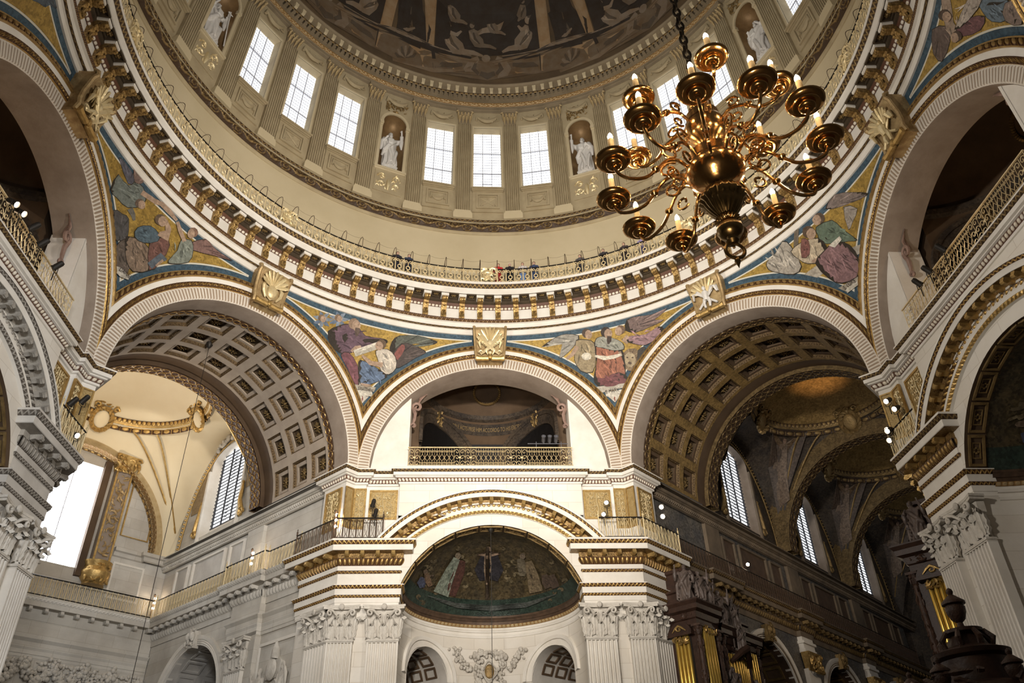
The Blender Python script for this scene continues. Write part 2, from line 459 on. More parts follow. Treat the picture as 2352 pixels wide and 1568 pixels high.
ob('dentil_course', orn_lathe(G(), 15.66, 28.80, 15.56, 28.93, 480, 6, 5, f_bead, .05).grid(G().lathe([(15.6, 28.94), (15.52, 29.1)], 256).v[0].reshape(256, 2, 3), cu=True, h=np.zeros(512)), GOLDW, ring, kind='stuff')
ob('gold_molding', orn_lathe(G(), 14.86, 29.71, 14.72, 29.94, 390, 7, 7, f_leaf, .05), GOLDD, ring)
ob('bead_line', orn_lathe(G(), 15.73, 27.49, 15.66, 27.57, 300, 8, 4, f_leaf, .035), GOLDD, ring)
def mk_console():
    g = G()
    pl = [(15.70, 28.09), (15.56, 28.09), (15.47, 28.16), (15.50, 28.28), (15.56, 28.42), (15.50, 28.58), (15.40, 28.72), (15.42, 28.84), (15.34, 28.95), (15.2, 28.93), (15.06, 28.98), (15.00, 29.08), (15.02, 29.2), (15.70, 29.22)]
    g.extr(pl, lambda a, b, t: (t, a, b), -.15, .15)
    for x in (-.1, .1):   # rolled scroll ends, and the acanthus tongue on the foot
        g.tube([(x - .075, 15.09, 29.06), (x - .05, 15.09, 29.06), (x + .05, 15.09, 29.06), (x + .075, 15.09, 29.06)], [.07, .125, .125, .07], 8)
        g.tube([(x - .06, 15.44, 28.76), (x + .06, 15.44, 28.76)], [.09, .09], 7)
    for k in (-1, 0, 1):
        g.tube([(k * .04, 15.56, 28.62), (k * .085, 15.45, 28.4), (k * .10, 15.47, 28.22), (k * .07, 15.42, 28.12)], [.03, .06, .05, .02], 5)
    return g
def mk_cap():
    return G().box(-.21, .21, 14.98, 15.42, 29.22, 29.35).box(-.185, .185, 15.0, 15.42, 29.19, 29.22)
def mk_soffit():
    g = G()
    for x0, x1, y0, y1 in ((-.27, .27, 14.93, 14.99), (-.27, .27, 15.34, 15.40), (-.27, -.21, 14.99, 15.34), (.21, .27, 14.99, 15.34)):
        g.box(x0, x1, y0, y1, 29.28, 29.36)
    return g
def mk_rosette():
    g = G().ell((0, 15.165, 29.34), (.06, .06, .05))
    for k in range(6):
        g.ell((.10 * cos(k * PI / 3), 15.165 + .10 * sin(k * PI / 3), 29.345), (.05, .05, .025), 6, 4)
    return g
for i in range(96):
    a = -0.1 + 1.875 + 3.75 * i
    az = (a + 180) % 360 - 180
    m = ob('console', mk_console, CONSM, ring, F(a), 'console')
    ob('console_cap', mk_cap, STONE, m, None, 'consolecap', 0)
    if abs(az) < 125:
        s = ob('soffit_coffer', mk_soffit, SOFF, ring, F(a + 1.875), 'scoffer', 0)
        ob('rosette', mk_rosette, GOLDD, s, None, 'srosette')

# gallery wall
wg = ob('wall_gallery', G().lathe([(16.62, 30.1), (16.62, 33), (16.55, 35.32)], 192), PLASTER, kind='structure', label='plain plaster wall behind the gallery railing')
# ------------------------------------------------------------------ drum
DR0, DZ0 = 16.42, 36.3
def dm(x, d, h):
    """drum bay: x across, d outward, h up the inward-leaning wall"""
    k = 1 - .0056 * h
    return (x * k, DR0 - .0936 * h + d * .9956, DZ0 + .9956 * h + d * .0936)
def dbox(g, x0, x1, d0, d1, h0, h1):
    return g.hexa([dm(x0, d0, h0), dm(x1, d0, h0), dm(x1, d1, h0), dm(x0, d1, h0), dm(x0, d0, h1), dm(x1, d0, h1), dm(x1, d1, h1), dm(x0, d1, h1)])
t2 = ob('trim_2', G().lathe([(16.62, 35.25), (16.5, 35.28), (16.46, 35.40), (16.40, 35.42)], 192)
        .lathe([(16.36, 36.02), (16.30, 36.04), (16.30, 36.14)], 192).lathe([(16.26, 36.28), (16.24, 36.30), (16.24, 36.36), (16.8, 36.4)], 192), PLASTERD, kind='structure', label='beige cornice at the foot of the drum with a dark gilded torus')
ob('torus_ornament', orn_lathe(G(), 16.42, 35.42, 16.32, 36.03, 62, 26, 12, f_rin, .07, bulge=.16), GOLDD, t2, label='gilded scrollwork torus on a dark ground')
ob('rope_molding', orn_lathe(G(), 16.32, 36.14, 16.24, 36.29, 320, 6, 5, f_leaf, .05), GOLDD, t2)
HW = 1.617
WX, WH0, WH1, WD = .93, 2.62, 7.95, .62
def mk_wallwin():
    g = G()
    dbox(g, -HW, -WX, 0, .9, 0, 9.5); dbox(g, WX, HW, 0, .9, 0, 9.5)
    dbox(g, -WX, WX, 0, .9, 0, WH0); dbox(g, -WX, WX, 0, .9, WH1, 9.5)
    return g
NX, NH0, NHS = .80, 2.9, 6.75
def narc(n=14, r=NX): return [(r * cos(PI * k / n), NHS + r * sin(PI * k / n)) for k in range(n + 1)]
def mk_wallniche():
    g = G()
    dbox(g, -HW, -NX, 0, .9, 0, 9.5); dbox(g, NX, HW, 0, .9, 0, 9.5); dbox(g, -NX, NX, 0, .9, 0, NH0)
    A = narc()
    for (x0, h0), (x1, h1) in zip(A[:-1], A[1:]):
        g.hexa([dm(x1, 0, h1), dm(x0, 0, h0), dm(x0, .3, h0), dm(x1, .3, h1), dm(x1, 0, 9.5), dm(x0, 0, 9.5), dm(x0, .3, 9.5), dm(x1, .3, 9.5)])
    return g
def mk_shell():
    g = G()
    B = np.linspace(0, PI, 15)
    g.grid([[dm(NX * cos(b), 0.02 + .95 * sin(b), h) for b in B] for h in (NH0, 4, 5.5, NHS)])
    g.grid([[dm(NX * cos(b) * cos(e), 0.02 + .95 * sin(b) * cos(e), NHS + NX * sin(e)) for b in B] for e in np.linspace(0, PI / 2, 8)])
    return g
def mk_nframe():
    g = G()
    for r0, r1, d in ((NX, NX + .10, -.10), (NX + .10, NX + .2, -.06)):
        A0, A1 = narc(14, r0), narc(14, r1)
        for k in range(14):
            g.hexa([dm(*q) for q in ((A0[k][0], d, A0[k][1]), (A0[k + 1][0], d, A0[k + 1][1]), (A0[k + 1][0], .1, A0[k + 1][1]), (A0[k][0], .1, A0[k][1]),
                                     (A1[k][0], d, A1[k][1]), (A1[k + 1][0], d, A1[k + 1][1]), (A1[k + 1][0], .1, A1[k + 1][1]), (A1[k][0], .1, A1[k][1]))])
    for s in (-1, 1):
        x0, x1 = sorted((s * (NX - .03), s * (NX + .24)))
        dbox(g, x0, x1, -.16, .1, NHS - .28, NHS - .16); dbox(g, x0, x1, -.12, .1, NHS - .16, NHS - .02); dbox(g, x0 + .03, x1 - .03, -.08, .1, NHS - .4, NHS - .28)
        dbox(g, x0 + .04, x1 - .04, -.05, .1, NH0, NHS - .4)
    dbox(g, -1.05, 1.05, -.18, .1, NH0 - .14, NH0); dbox(g, -1.0, 1.0, -.12, .1, NH0 - .24, NH0 - .14)
    return g
def blobs(g, f, x0, x1, h0, h1, n, r, d, seed):
    """curling foliage: many short leaves and knobs in a rectangle, on the surface f(x, d, h)"""
    R = random.Random(seed)
    for i in range(n):
        x, h, an = R.uniform(x0, x1), R.uniform(h0, h1), R.uniform(0, 6.28)
        q = R.uniform(.7, 1.4) * r
        pts = []
        for k in range(5):
            u = an + k * .55
            x += cos(u) * q * .6; h += sin(u) * q * .6
            pts.append(f(min(max(x, x0), x1), d - .05 * sin(k * .8), min(max(h, h0), h1)))
        g.tube(pts, [q * .22, q * .36, q * .32, q * .25, q * .10], 4)
    return g
def mk_scrollpanel():
    g = G()
    for s in (-1, 1):
        for hh, q in ((2.15, .26), (1.55, .24)):
            pts = []
            for k in range(15):
                u = k * .55; rr = q * (1 - k / 17)
                pts.append(dm(s * (.45 + rr * cos(u)), -.07, hh + rr * sin(u)))
            g.tube(pts, [.07 - .003 * k for k in range(15)], 4)
    g.tube([dm(0, -.05, 1.2), dm(0, -.10, 1.5), dm(0, -.1, 1.9), dm(0, -.05, 2.1)], [.05, .13, .12, .04], 5)
    return blobs(g, dm, -.75, .75, 1.2, 2.5, 14, .12, -.05, 5)
def mk_panelbox():
    g = G()
    dbox(g, -.9, .9, -.05, .05, 1.0, 2.68); return g
def mk_upperpanel(): return blobs(G(), dm, -.72, .72, 7.75, 8.75, 42, .14, -.05, 8)
def mk_dado():
    g = G()
    dbox(g, -1.08, 1.08, -.36, .1, WH0 - .16, WH0 - .06); dbox(g, -1.03, 1.03, -.26, .1, WH0 - .24, WH0 - .16); dbox(g, -.99, .99, -.17, .1, WH0 - .3, WH0 - .24)
    dbox(g, -.97, .97, -.10, .1, .72, WH0 - .3)
    for (x0, x1, h0, h1) in ((-.74, .74, 2.02, 2.12), (-.74, .74, .95, 1.05), (-.74, -.64, 1.05, 2.02), (.64, .74, 1.05, 2.02)):
        dbox(g, x0, x1, -.21, -.1, h0, h1)
    for (x0, x1, h0, h1) in ((-.58, .58, 1.88, 1.94), (-.58, -.52, 1.1, 1.88), (.52, .58, 1.1, 1.88)):
        dbox(g, x0, x1, -.17, -.1, h0, h1)
    return g
def mk_swag(w=.42, h=1.74, sag=.34, r=.10):
    g = G()
    g.tube([dm(w * (2 * k / 10 - 1), -.15, h - sag * (1 - (2 * k / 10 - 1) ** 2)) for k in range(11)], [r * (.6 + .9 * sin(PI * k / 10)) for k in range(11)], 6)
    for s in (-1, 1):
        g.tube([dm(s * w, -.15, h + .08), dm(s * (w + .02), -.17, h - .05), dm(s * (w + .04), -.16, h - .35)], [.05, .07, .09], 5)
    return g
def mk_swords():
    g = G()
    for s in (-1, 1):
        g.tube([dm(-s * .42, -.13, 1.24), dm(s * .42, -.13, 1.76)], .05, 4)
        g.tube([dm(-s * .42, -.14, 1.36), dm(-s * .30, -.14, 1.2)], .03, 4)
        g.ell(dm(-s * .45, -.13, 1.22), .05, 6, 4)
    g.ell(dm(0, -.13, 1.78), (.09, .04, .05), 6, 4)
    return g
def mk_upswag():
    g = mk_swag(.72, 8.85, .42, .12)
    return blobs(g, dm, -.8, .8, 8.35, 8.9, 10, .1, -.12, 3)
def mk_shaft():
    g = G()
    hw, n = .46, 7
    sec = [(-hw, .05), (-hw, -.22)]
    pw = 2 * hw / n
    for k in range(n):
        x = -hw + k * pw
        sec += [(x + pw * .16, -.22), (x + pw * .2, -.14), (x + pw * .5, -.08), (x + pw * .8, -.14), (x + pw * .84, -.22)]
    sec += [(hw, -.22), (hw, .05)]
    return g.extr(sec, lambda a, b, t: dm(a, b, t), .68, 8.05)
def mk_pbase():
    g = G()
    dbox(g, -.60, .60, -.36, .1, 0, .36); dbox(g, -.58, .58, -.34, .1, .36, .46); dbox(g, -.53, .53, -.29, .1, .46, .56); dbox(g, -.50, .50, -.26, .1, .56, .68)
    return g
def mk_pcap(lv):
    g = G()
    if not lv:
        V = [dm(x, d, h) for h, w, dd in ((8.05, .42, -.14), (9.05, .46, -.16)) for x, d in ((-w, .05), (-w, dd), (w, dd), (w, .05))]
        g.hexa(V)
        dbox(g, -.58, .58, -.42, .1, 9.12, 9.3); dbox(g, -.54, .54, -.38, .1, 9.05, 9.12)
        return g
    for row, (hh, xs) in enumerate(((8.10, (-.36, -.12, .12, .36)), (8.42, (-.24, 0, .24, -.46, .46)))):
        for x in xs:
            leaf(g, [dm(x, -.16, hh), dm(x, -.25, hh + .16), dm(x, -.32, hh + .32), dm(x, -.42, hh + .42), dm(x, -.47, hh + .34)], .115, .6)
    for s in (-1, 1):
        g.tube([dm(s * (.50 + .1 * cos(k * .9) * (1 - k / 9)), -.34 - .02 * k / 8, 8.95 + .1 * sin(k * .9) * (1 - k / 9)) for k in range(8)], .045, 4)
        g.tube([dm(s * .1, -.28, 8.7), dm(s * .3, -.32, 8.95)], .035, 4)
    return g
def mk_dframe():
    g = G()
    for x0, x1, h0, h1 in ((-WX, WX, WH0 - .06, WH0), (-WX - .12, -WX, WH0, WH1 + .12), (WX, WX + .12, WH0, WH1 + .12), (-WX, WX, WH1, WH1 + .12)):
        dbox(g, x0, x1, -.045, .05, h0, h1)
    return g
def mk_dpane(i, j):
    g = G()
    w = 2 * WX / 3; hh = (WH1 - WH0) / 3
    return dbox(g, -WX + i * w, -WX + (i + 1) * w, WD, WD + .03, WH0 + j * hh, WH0 + (j + 1) * hh)
def mk_dbars(fine):
    g = G()
    if not fine:
        for k in (1, 2): dbox(g, -WX + k * 2 * WX / 3 - .022, -WX + k * 2 * WX / 3 + .022, WD - .08, WD, WH0, WH1 + .0)
        for k in (0, 1, 2): dbox(g, -WX, WX, WD - .06, WD, WH0 + k * 1.777 - .025, WH0 + k * 1.777 + .025)
    else:
        for k in range(1, 12): dbox(g, -WX + k * 2 * WX / 12 - .007, -WX + k * 2 * WX / 12 + .007, WD - .03, WD, WH0, WH1)
        for k in range(1, 23): dbox(g, -WX, WX, WD - .03, WD, WH0 + k * .232 - .012, WH0 + k * .232 + .012)
    return g
def mk_casement():
    g = G()
    for x in (-.31, .29): dbox(g, x, x + .04, WD - .12, WD - .05, WH0, WH0 + 1.75)
    for h in (.85, 1.72): dbox(g, -.31, .33, WD - .12, WD - .05, WH0 + h, WH0 + h + .05)
    return g
NICHEM = mat('gilded_niche', (.30, .19, .085), (.20, .12, .055), 1.5, .5, .3, bump=.2)
wd = ob('wall_drum', G().lathe([(17.6, 36.3), (17.4, 46.2)], 64), PLASTERD, kind='structure', label='drum wall of fluted pilasters and tall windows')
NICHE_DIRS = {}
wn = 0
for i in range(32):
    a = (i if i <= 16 else i - 32) * 11.25
    niche = (i % 4 == 2)
    vis = abs(a) < 100
    M = F(a)
    if niche:
        ob('niche_bay', mk_wallniche, PLASTERD, wd, M, 'wniche', 0)
        s = ob('niche_shell', mk_shell, NICHEM, wd, M, 'nshell', 60)
        ob('niche_frame', mk_nframe, PLASTER, wd, M, 'nframe', 0)
        if vis:
            p = ob('carved_panel', mk_panelbox, PLASTERD, wd, M, 'pbox', 0); ob('scrollwork', mk_scrollpanel, GOLDP, p, None, 'nscroll')
            ob('foliage_panel', mk_upperpanel, GOLDD, wd, M, 'upanel')
    else:
        ob('window_bay', mk_wallwin, PLASTERD, wd, M, 'wwin', 0)
        wn += 1
        w = ob('window_%d' % wn, mk_dframe, PLASTER, None, M, 'dframe', 0, 'structure', ('tall gridded drum window at the middle, over the gilt scroll panel' if i == 0 else 'tall gridded drum window, bay %d to the %s of the middle one' % (abs(i if i <= 16 else i - 32), 'right' if i <= 16 else 'left')))
        for ii in range(3):
            for jj in range(3):
                ob('pane', lambda: mk_dpane(ii, jj), PANE, w, None, 'dpane%d%d' % (ii, jj), 0)
        ob('glazing_bars', lambda: mk_dbars(0), BARS, w, None, 'dbars', 0)
        if vis: ob('fine_glazing_bars', lambda: mk_dbars(1), BARS, w, None, 'dbarsf', 0, 'stuff')
        if i == 0: ob('casement', mk_casement, BARS, w, None, None, 0)
        if vis:
            p = ob('dado_panel', mk_dado, PLASTERD, wd, M, 'dado', 0)
            if i % 4 == 0: ob('crossed_swords', mk_swords, PLASTERD, p, None, 'swords')
            else: ob('swag', mk_swag, PLASTERD, p, None, 'swag')
    if vis: ob('upper_swag', mk_upswag, PLASTERD, wd, M, 'upswag')
    M2 = F(a + 5.625)
    if abs(a + 5.625) < 105:
        p = ob('pilaster', mk_shaft, PLASTERD, wd, M2, 'dshaft', 0)
        ob('pilaster_base', mk_pbase, PLASTER, p, None, 'dpbase', 0)
        k = ob('capital', lambda: mk_pcap(0), DARKEN, p, None, 'dpcap', 0)
        ob('leaves', lambda: mk_pcap(1), CREAM, k, None, 'dpcapl')
# ------------------------------------------------------------------ entablature of the drum and the dome
t3 = ob('trim_3', G().lathe([(15.62, 45.4), (15.62, 47.2), (15.4, 47.7)], 128).lathe([(17.3, 45.55), (15.52, 45.58), (15.50, 45.78), (15.44, 45.80), (15.44, 46.02), (15.40, 46.04)], 192)
        .lathe([(15.32, 46.32), (15.42, 46.36), (15.42, 46.78), (15.34, 46.80)], 192)
        .lathe([(15.12, 47.05), (15.10, 47.5), (14.88, 47.52), (14.86, 47.6), (14.80, 47.66), (14.80, 47.74), (15.3, 47.86)], 192), DARKEN, kind='structure', label='dark entablature between drum and painted dome')
ob('gold_molding', orn_lathe(G(), 15.42, 46.03, 15.30, 46.33, 150, 10, 7, f_rin, .05), CREAM, t3)
ob('rope_molding', orn_lathe(G(), 15.2, 46.93, 15.10, 47.06, 300, 5, 5, f_bead, .05), GOLDD, t3)
g = G()
for k in range(300):
    if 130 < (k * 1.2) % 360 < 230: continue
    gg = G().box(-.10, .10, 15.1, 15.42, 46.72, 46.92)
    g.join(gg, F(k * 1.2))
ob('dentil_course', g, DARKEN, t3, smooth=0, kind='stuff')
def mk_dmod(): return G().hexa([(-.10, 14.98, 47.18), (.10, 14.98, 47.18), (.10, 15.14, 47.10), (-.10, 15.14, 47.10), (-.13, 14.92, 47.48), (.13, 14.92, 47.48), (.13, 15.14, 47.48), (-.13, 15.14, 47.48)])
for k in range(160):
    a = (k + .5) * 2.25
    if 112 < a < 248: continue
    ob('modillion', mk_dmod, PLASTER, t3, F(a), 'dmod', 0)
DC, DRAD = 47.8, 15.05
def dome(az, e, d=0):
    """dome: azimuth and elevation in degrees, d inward"""
    a, b = rad(az), rad(e)
    r = (DRAD - d)
    return (sin(a) * cos(b) * r, cos(a) * cos(b) * r, DC + sin(b) * r * 1.12)
cd = ob('ceiling', G().grid([[dome(a, e) for e in np.linspace(0, 90, 28)] for a in np.linspace(0, 360, 97)[:-1]], cu=True), DOMEM, kind='structure', label='dark painted inner dome with grisaille scenes')
# ------------------------------------------------------------------ the eight great arches and the pendentives
def th0(rho, v): return math.acos(min(1.0, v * T22 / rho))
def arcpt(th, rho, v, zc=ZS): return (rho * cos(th), v, zc + rho * sin(th))
def arc_strip(g, prof, n=72, zc=ZS, lim=True, tmin=None):
    """plain arch band through (rho, v) points, cut on the corner line between faces"""
    P = []
    for k in range(n + 1):
        row = []
        for rho, v in prof:
            a = th0(rho, v) if lim else 0.0
            if tmin is not None: a = math.asin(min(1, max(0, (tmin - zc) / rho)))
            th = a + (PI - 2 * a) * k / n
            row.append(arcpt(th, rho, v, zc))
        P.append(row)
    return g.grid(P)
def orn_arc(g, r0, v0, r1, v1, period, res, nt, fun, amp, zc=ZS, lim=True, tmin=None, flip=1):
    a0, a1 = (th0(r0, v0), th0(r1, v1)) if lim else (0.0, 0.0)
    if tmin is not None: a0, a1 = [math.asin(min(1, max(0, (tmin - zc) / r))) for r in (r0, r1)]
    dr, dv = r1 - r0, v1 - v0
    L = hyp(dr, dv)
    nr, nv = dv / L * flip, -dr / L * flip
    def ang(S, Tt):
        a = a0 + (a1 - a0) * Tt
        return a + (PI - 2 * a) * S
    def pos(S, Tt):
        A = ang(S, Tt); r = r0 + dr * Tt
        return np.stack([np.cos(A) * r, v0 + dv * Tt, zc + np.sin(A) * r], -1)
    def nrm(S, Tt):
        A = ang(S, Tt)
        return np.stack([np.cos(A) * nr, nv + 0 * A, np.sin(A) * nr], -1)
    k = max(2, round((PI - a0 - a1) * (r0 + r1) / 2 / period))
    return orn(g, pos, nrm, k, res, nt, fun, amp)
def f_flute(s, t):
    f = s % 1.0
    return 1 - np.clip((.30 - np.abs(f - .5)) / .10, 0, 1) * np.clip((.44 - np.abs(t - .52)) / .05, 0, 1)

def pend(ph, z, d=0.0):
    """pendentive surface: ph degrees from its middle, height z, d towards the room"""
    f = rad(max(22.5 - abs(ph), 0)); u = AP * tan(f); r0 = AP / cos(f)
    z0 = ZS + sqrt(max(7.45 ** 2 - u * u, 0))
    t = min(max((z - z0) / (27.2 - z0 + 1e-6), -.05), 1.02)
    r = r0 + (15.9 - r0) * t - d
    a = rad(ph)
    return (sin(a) * r, cos(a) * r, z)
def zin(ph, off):
    u = AP * tan(rad(max(22.5 - abs(ph), 0)))
    return ZS + sqrt(max((7.45 + off) ** 2 - u * u, 0))
def mk_pend(pmax, off, ztop, d):
    def go():
        g = G()
        return g.grid([[pend(p, zin(p, off) + (ztop - zin(p, off)) * t, d) for t in np.linspace(0, 1, 15)] for p in np.linspace(-pmax, pmax, 61)])
    return go
def poly_on(g, f, pts, d, col, sub=2):
    """flat coloured patch laid on a curved surface f(a, b, d)"""
    n = len(pts)
    c = (sum(p[0] for p in pts) / n, sum(p[1] for p in pts) / n)
    rows = [[f(c[0] + (p[0] - c[0]) * k / sub, c[1] + (p[1] - c[1]) * k / sub, d) for p in pts] for k in range(1, sub + 1)]
    V = [f(c[0], c[1], d)] + [q for r in rows for q in r]
    Fc = [(0, 1 + i, 1 + (i + 1) % n) for i in range(n)]
    for k in range(sub - 1):
        Fc += [(1 + k * n + i, 1 + (k + 1) * n + i, 1 + (k + 1) * n + (i + 1) % n, 1 + k * n + (i + 1) % n) for i in range(n)]
    return g.add(V, Fc, c=col)
def textmesh(s, size, f, spacing=1.0):
    """lettering as a flat mesh laid on f(x, y)"""
    cu = bpy.data.curves.new('lettering', 'FONT'); cu.body = s; cu.size = size; cu.align_x = 'CENTER'; cu.align_y = 'CENTER'; cu.space_character = spacing
    cu.resolution_u = 3
    o = bpy.data.objects.new('lettering', cu); COL.objects.link(o)
    bpy.context.view_layer.update()
    me = o.evaluated_get(bpy.context.evaluated_depsgraph_get()).to_mesh()
    g = G()
    g.add([f(v.co.x, v.co.y) for v in me.vertices], [tuple(p.vertices) for p in me.polygons])
    bpy.data.objects.remove(o); bpy.data.curves.remove(cu)
    return g

NAMES = {0: 'wall_far', -45: 'wall_far_left', 45: 'wall_far_right', -90: 'wall_left', 90: 'wall_right', -135: 'wall_near_left', 135: 'wall_near_right', 180: 'wall_near'}
def mk_keybody():
    g = G()
    pl = [(16.1, 27.3), (15.2, 27.3), (15.05, 27.2), (15.02, 27.02), (15.16, 26.9), (15.24, 26.6), (15.36, 26.2), (15.40, 25.8), (15.36, 25.55), (15.45, 25.3), (16.1, 25.25)]
    g.extr(pl, lambda a, b, t: (t * (.66 + .07 * (b - 25.2)), a, b), -1, 1)
    for s in (-1, 1):   # raised side scrolls
        g.tube([(s * (.72 + .07 * (b - 25.2)), a - .02, b) for a, b in pl[1:-1]], .085, 6)
    return g
def mk_keyroll():
    g = G()
    for s in (-1, 1):
        g.tube([(s * .02, 15.3, 25.32), (s * .1, 15.28, 25.3), (s * .52, 15.28, 25.3), (s * .72, 15.3, 25.33)], [.06, .13, .13, .17], 8)
    g.ell((0, 15.2, 25.36), (.13, .1, .15))
    return g
def mk_palm():
    g = G()
    for k in range(-4, 5):
        an = k * .36
        leaf(g, [(.12 * sin(an), 15.18, 26.35), (.34 * sin(an), 15.08, 26.35 + .36 * cos(an)), (.58 * sin(an), 14.98, 26.35 + .66 * cos(an)), (.72 * sin(an), 14.9, 26.35 + .78 * cos(an))], .12, .6)
    return g
def mk_keyvar(v):
    def go():
        g = G()
        if v == 0:   # crossing acanthus stems
            for s in (-1, 1):
                leaf(g, [(s * .5, 15.2, 25.5), (s * .2, 15.12, 25.75), (-s * .1, 15.08, 26.05), (-s * .38, 15.02, 26.45), (-s * .6, 14.95, 26.75)], .15, .7)
                leaf(g, [(s * .5, 15.25, 25.95), (s * .58, 15.1, 26.2), (s * .45, 15.02, 26.5)], .13, .7)
                g.tube([(s * (.48 + .14 * cos(q * .8) * (1 - q / 10)), 15.18, 25.62 + .14 * sin(q * .8) * (1 - q / 10)) for q in range(9)], .05, 5)
            for s in (-1, 1):
                for k in range(4): leaf(g, [(s * (.1 + .12 * k), 15.2, 25.9 + .1 * k), (s * (.22 + .13 * k), 15.05, 26.12 + .1 * k), (s * (.36 + .1 * k), 15.0, 26.1 + .14 * k)], .085, .6)
                leaf(g, [(s * .12, 15.2, 25.5), (s * .2, 15.12, 25.65), (s * .08, 15.1, 25.85)], .11, .6)
            g.ell((0, 15.05, 26.2), (.13, .12, .20)); g.ell((0, 15.15, 25.6), (.12, .1, .12))
        elif v == 1:   # shield with flames
            g.extr([(-.36, 26.4), (-.18, 26.5), (.18, 26.5), (.36, 26.4), (.34, 26.0), (.2, 25.72), (0, 25.58), (-.2, 25.72), (-.34, 26.0)], lambda a, b, t: (a * t, 15.42 - .3 * (1 - .5 * t), b), .999, .9)
            g.ell((0, 15.2, 26.05), (.28, .16, .40), 10, 8)
            for s in (-1, 1):
                g.tube([(s * .40, 15.2, 26.5), (s * .5, 15.12, 26.2), (s * .46, 15.15, 25.9), (s * .3, 15.2, 25.6)], [.05, .1, .08, .04], 6)
        else:   # trophy of crossed staves with a small winged torso
            for s in (-1, 1):
                g.tube([(s * .55, 15.12, 26.55), (-s * .5, 15.2, 25.55)], .06, 6)
                leaf(g, [(s * .12, 15.15, 26.2), (s * .4, 15.02, 26.45), (s * .62, 15.0, 26.4), (s * .66, 15.1, 26.1)], .17, .5)
                g.tube([(s * .1, 15.12, 25.95), (s * .16, 15.1, 25.7), (s * .12, 15.14, 25.45)], [.1, .085, .05], 6)
            g.tube([(0, 15.1, 25.85), (0, 15.05, 26.05), (0, 15.04, 26.3), (0, 15.06, 26.42)], [.13, .15, .17, .07], 8)
            g.ell((0, 15.0, 26.54), (.1, .11, .13))
        return g
    return go
FACES = {}
for a in (0, -45, 45, -90, 90, -135, 135, 180):
    M = F(a)
    w = ob(NAMES[a], lambda: arc_strip(G(), [(6.85, 15.80), (7.10, 15.80), (7.12, 15.86)]), STONE, None, M, 'archface', 60, 'structure', 'great semicircular arch ' + {0: 'over the middle balcony', -45: 'of the bright transept', 45: 'of the dark choir', -90: 'over the balcony at the left edge', 90: 'over the balcony at the right edge'}.get(a, 'behind the camera, side %d' % a))
    FACES[a] = w
    dep = {0: 17.6, -90: 17.6, 90: 17.6}.get(a, 17.1)
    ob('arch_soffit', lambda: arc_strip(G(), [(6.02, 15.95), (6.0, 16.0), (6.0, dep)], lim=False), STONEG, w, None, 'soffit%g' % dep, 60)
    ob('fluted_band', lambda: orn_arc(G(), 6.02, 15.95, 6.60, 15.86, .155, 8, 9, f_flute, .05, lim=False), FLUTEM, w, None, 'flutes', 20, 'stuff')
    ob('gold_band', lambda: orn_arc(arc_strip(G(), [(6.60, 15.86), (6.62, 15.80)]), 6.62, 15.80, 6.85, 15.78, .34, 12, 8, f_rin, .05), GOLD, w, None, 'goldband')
    ob('egg_band', lambda: orn_arc(arc_strip(arc_strip(G(), [(7.10, 15.80), (7.12, 15.72), (7.16, 15.72)]), [(7.40, 15.84), (7.45, 15.84), (7.47, 16.0)]), 7.16, 15.74, 7.40, 15.86, .34, 12, 8, f_egg, .07), EGGM, w, None, 'eggband')
    v = {0: 0, -45: 1, 45: 2, -90: 0, 90: 2}.get(a, 0)
    k = ob('keystone', mk_keybody, KEYG, w, None, 'keybody')
    ob('scroll_roll', mk_keyroll, GOLDS, k, None, 'keyroll'); ob('palmette', mk_palm, GOLDP, k, None, 'keypalm')
    ob('carving', mk_keyvar(v), MARBLE if v == 2 and a == 45 else GOLDP, k, None, 'keyvar%d' % v)
PEND = {}
for a in (-22.5, 22.5, -67.5, 67.5, -112.5, 112.5, -157.5, 157.5):
    nm = 'wall_pendentive' if a == -22.5 else None
    p = ob('wall_pendentive', mk_pend(22.5, 0, 27.2, 0), BLUE, None, F(a), 'pendblue', 90, 'structure', 'blue-bordered gold mosaic pendentive ' + {-22.5: 'with a purple-robed scribe and a kneeling angel', 22.5: 'with a red-robed figure and a lion', -67.5: 'with a prophet and two flying angels', 67.5: 'with an ox and readers, beside the chandelier', -112.5: 'cut by the top left corner', 112.5: 'cut by the top right corner'}.get(a, 'behind the camera, side %g' % a))
    ob('pale_border', mk_pend(19.0, .33, 26.93, .012), LINE, p, None, 'pendline', 90)
    ob('gold_ground', mk_pend(18.7, .40, 26.86, .02), GMOS, p, None, 'pendgold', 90)
    PEND[a] = p
# mosaic and painted figures: smooth flag, colour in thousandths; outline on the curved wall in hundredths of degrees and of metres
def unpack(t):
    out = []
    for ln in t.split('\n'):
        a, b = ln.split(';')
        k, r, g_, b_ = map(int, a.split(',')); v = list(map(int, b.split(',')))
        q = [(v[i] / 100, v[i + 1] / 100) for i in range(0, len(v), 2)]
        if k:
            n = len(q); o = []
            for i in range(n):
                p = [np.array(q[(i + j) % n]) for j in (-1, 0, 1, 2)]
                o += [tuple(p[1]), tuple(.5 * (2 * p[1] + (p[2] - p[0]) * .5 + (2 * p[0] - 5 * p[1] + 4 * p[2] - p[3]) * .25 + (3 * p[1] - p[0] - 3 * p[2] + p[3]) * .125))]
            q = o
        m_ = .35 * r + .45 * g_ + .2 * b_
        if k:
            n = len(q); mx, my = sum(p_[0] for p_ in q) / n, sum(p_[1] for p_ in q) / n
            out.append(((.035, .026, .018), [(mx + (p_[0] - mx) * 1.05, my + (p_[1] - my) * 1.05) for p_ in q]))
        out.append((tuple((.70 * x + .30 * m_ * k_) / 1000 for x, k_ in ((r, 1.1), (g_, 1.0), (b_, .85))), q))
    return out
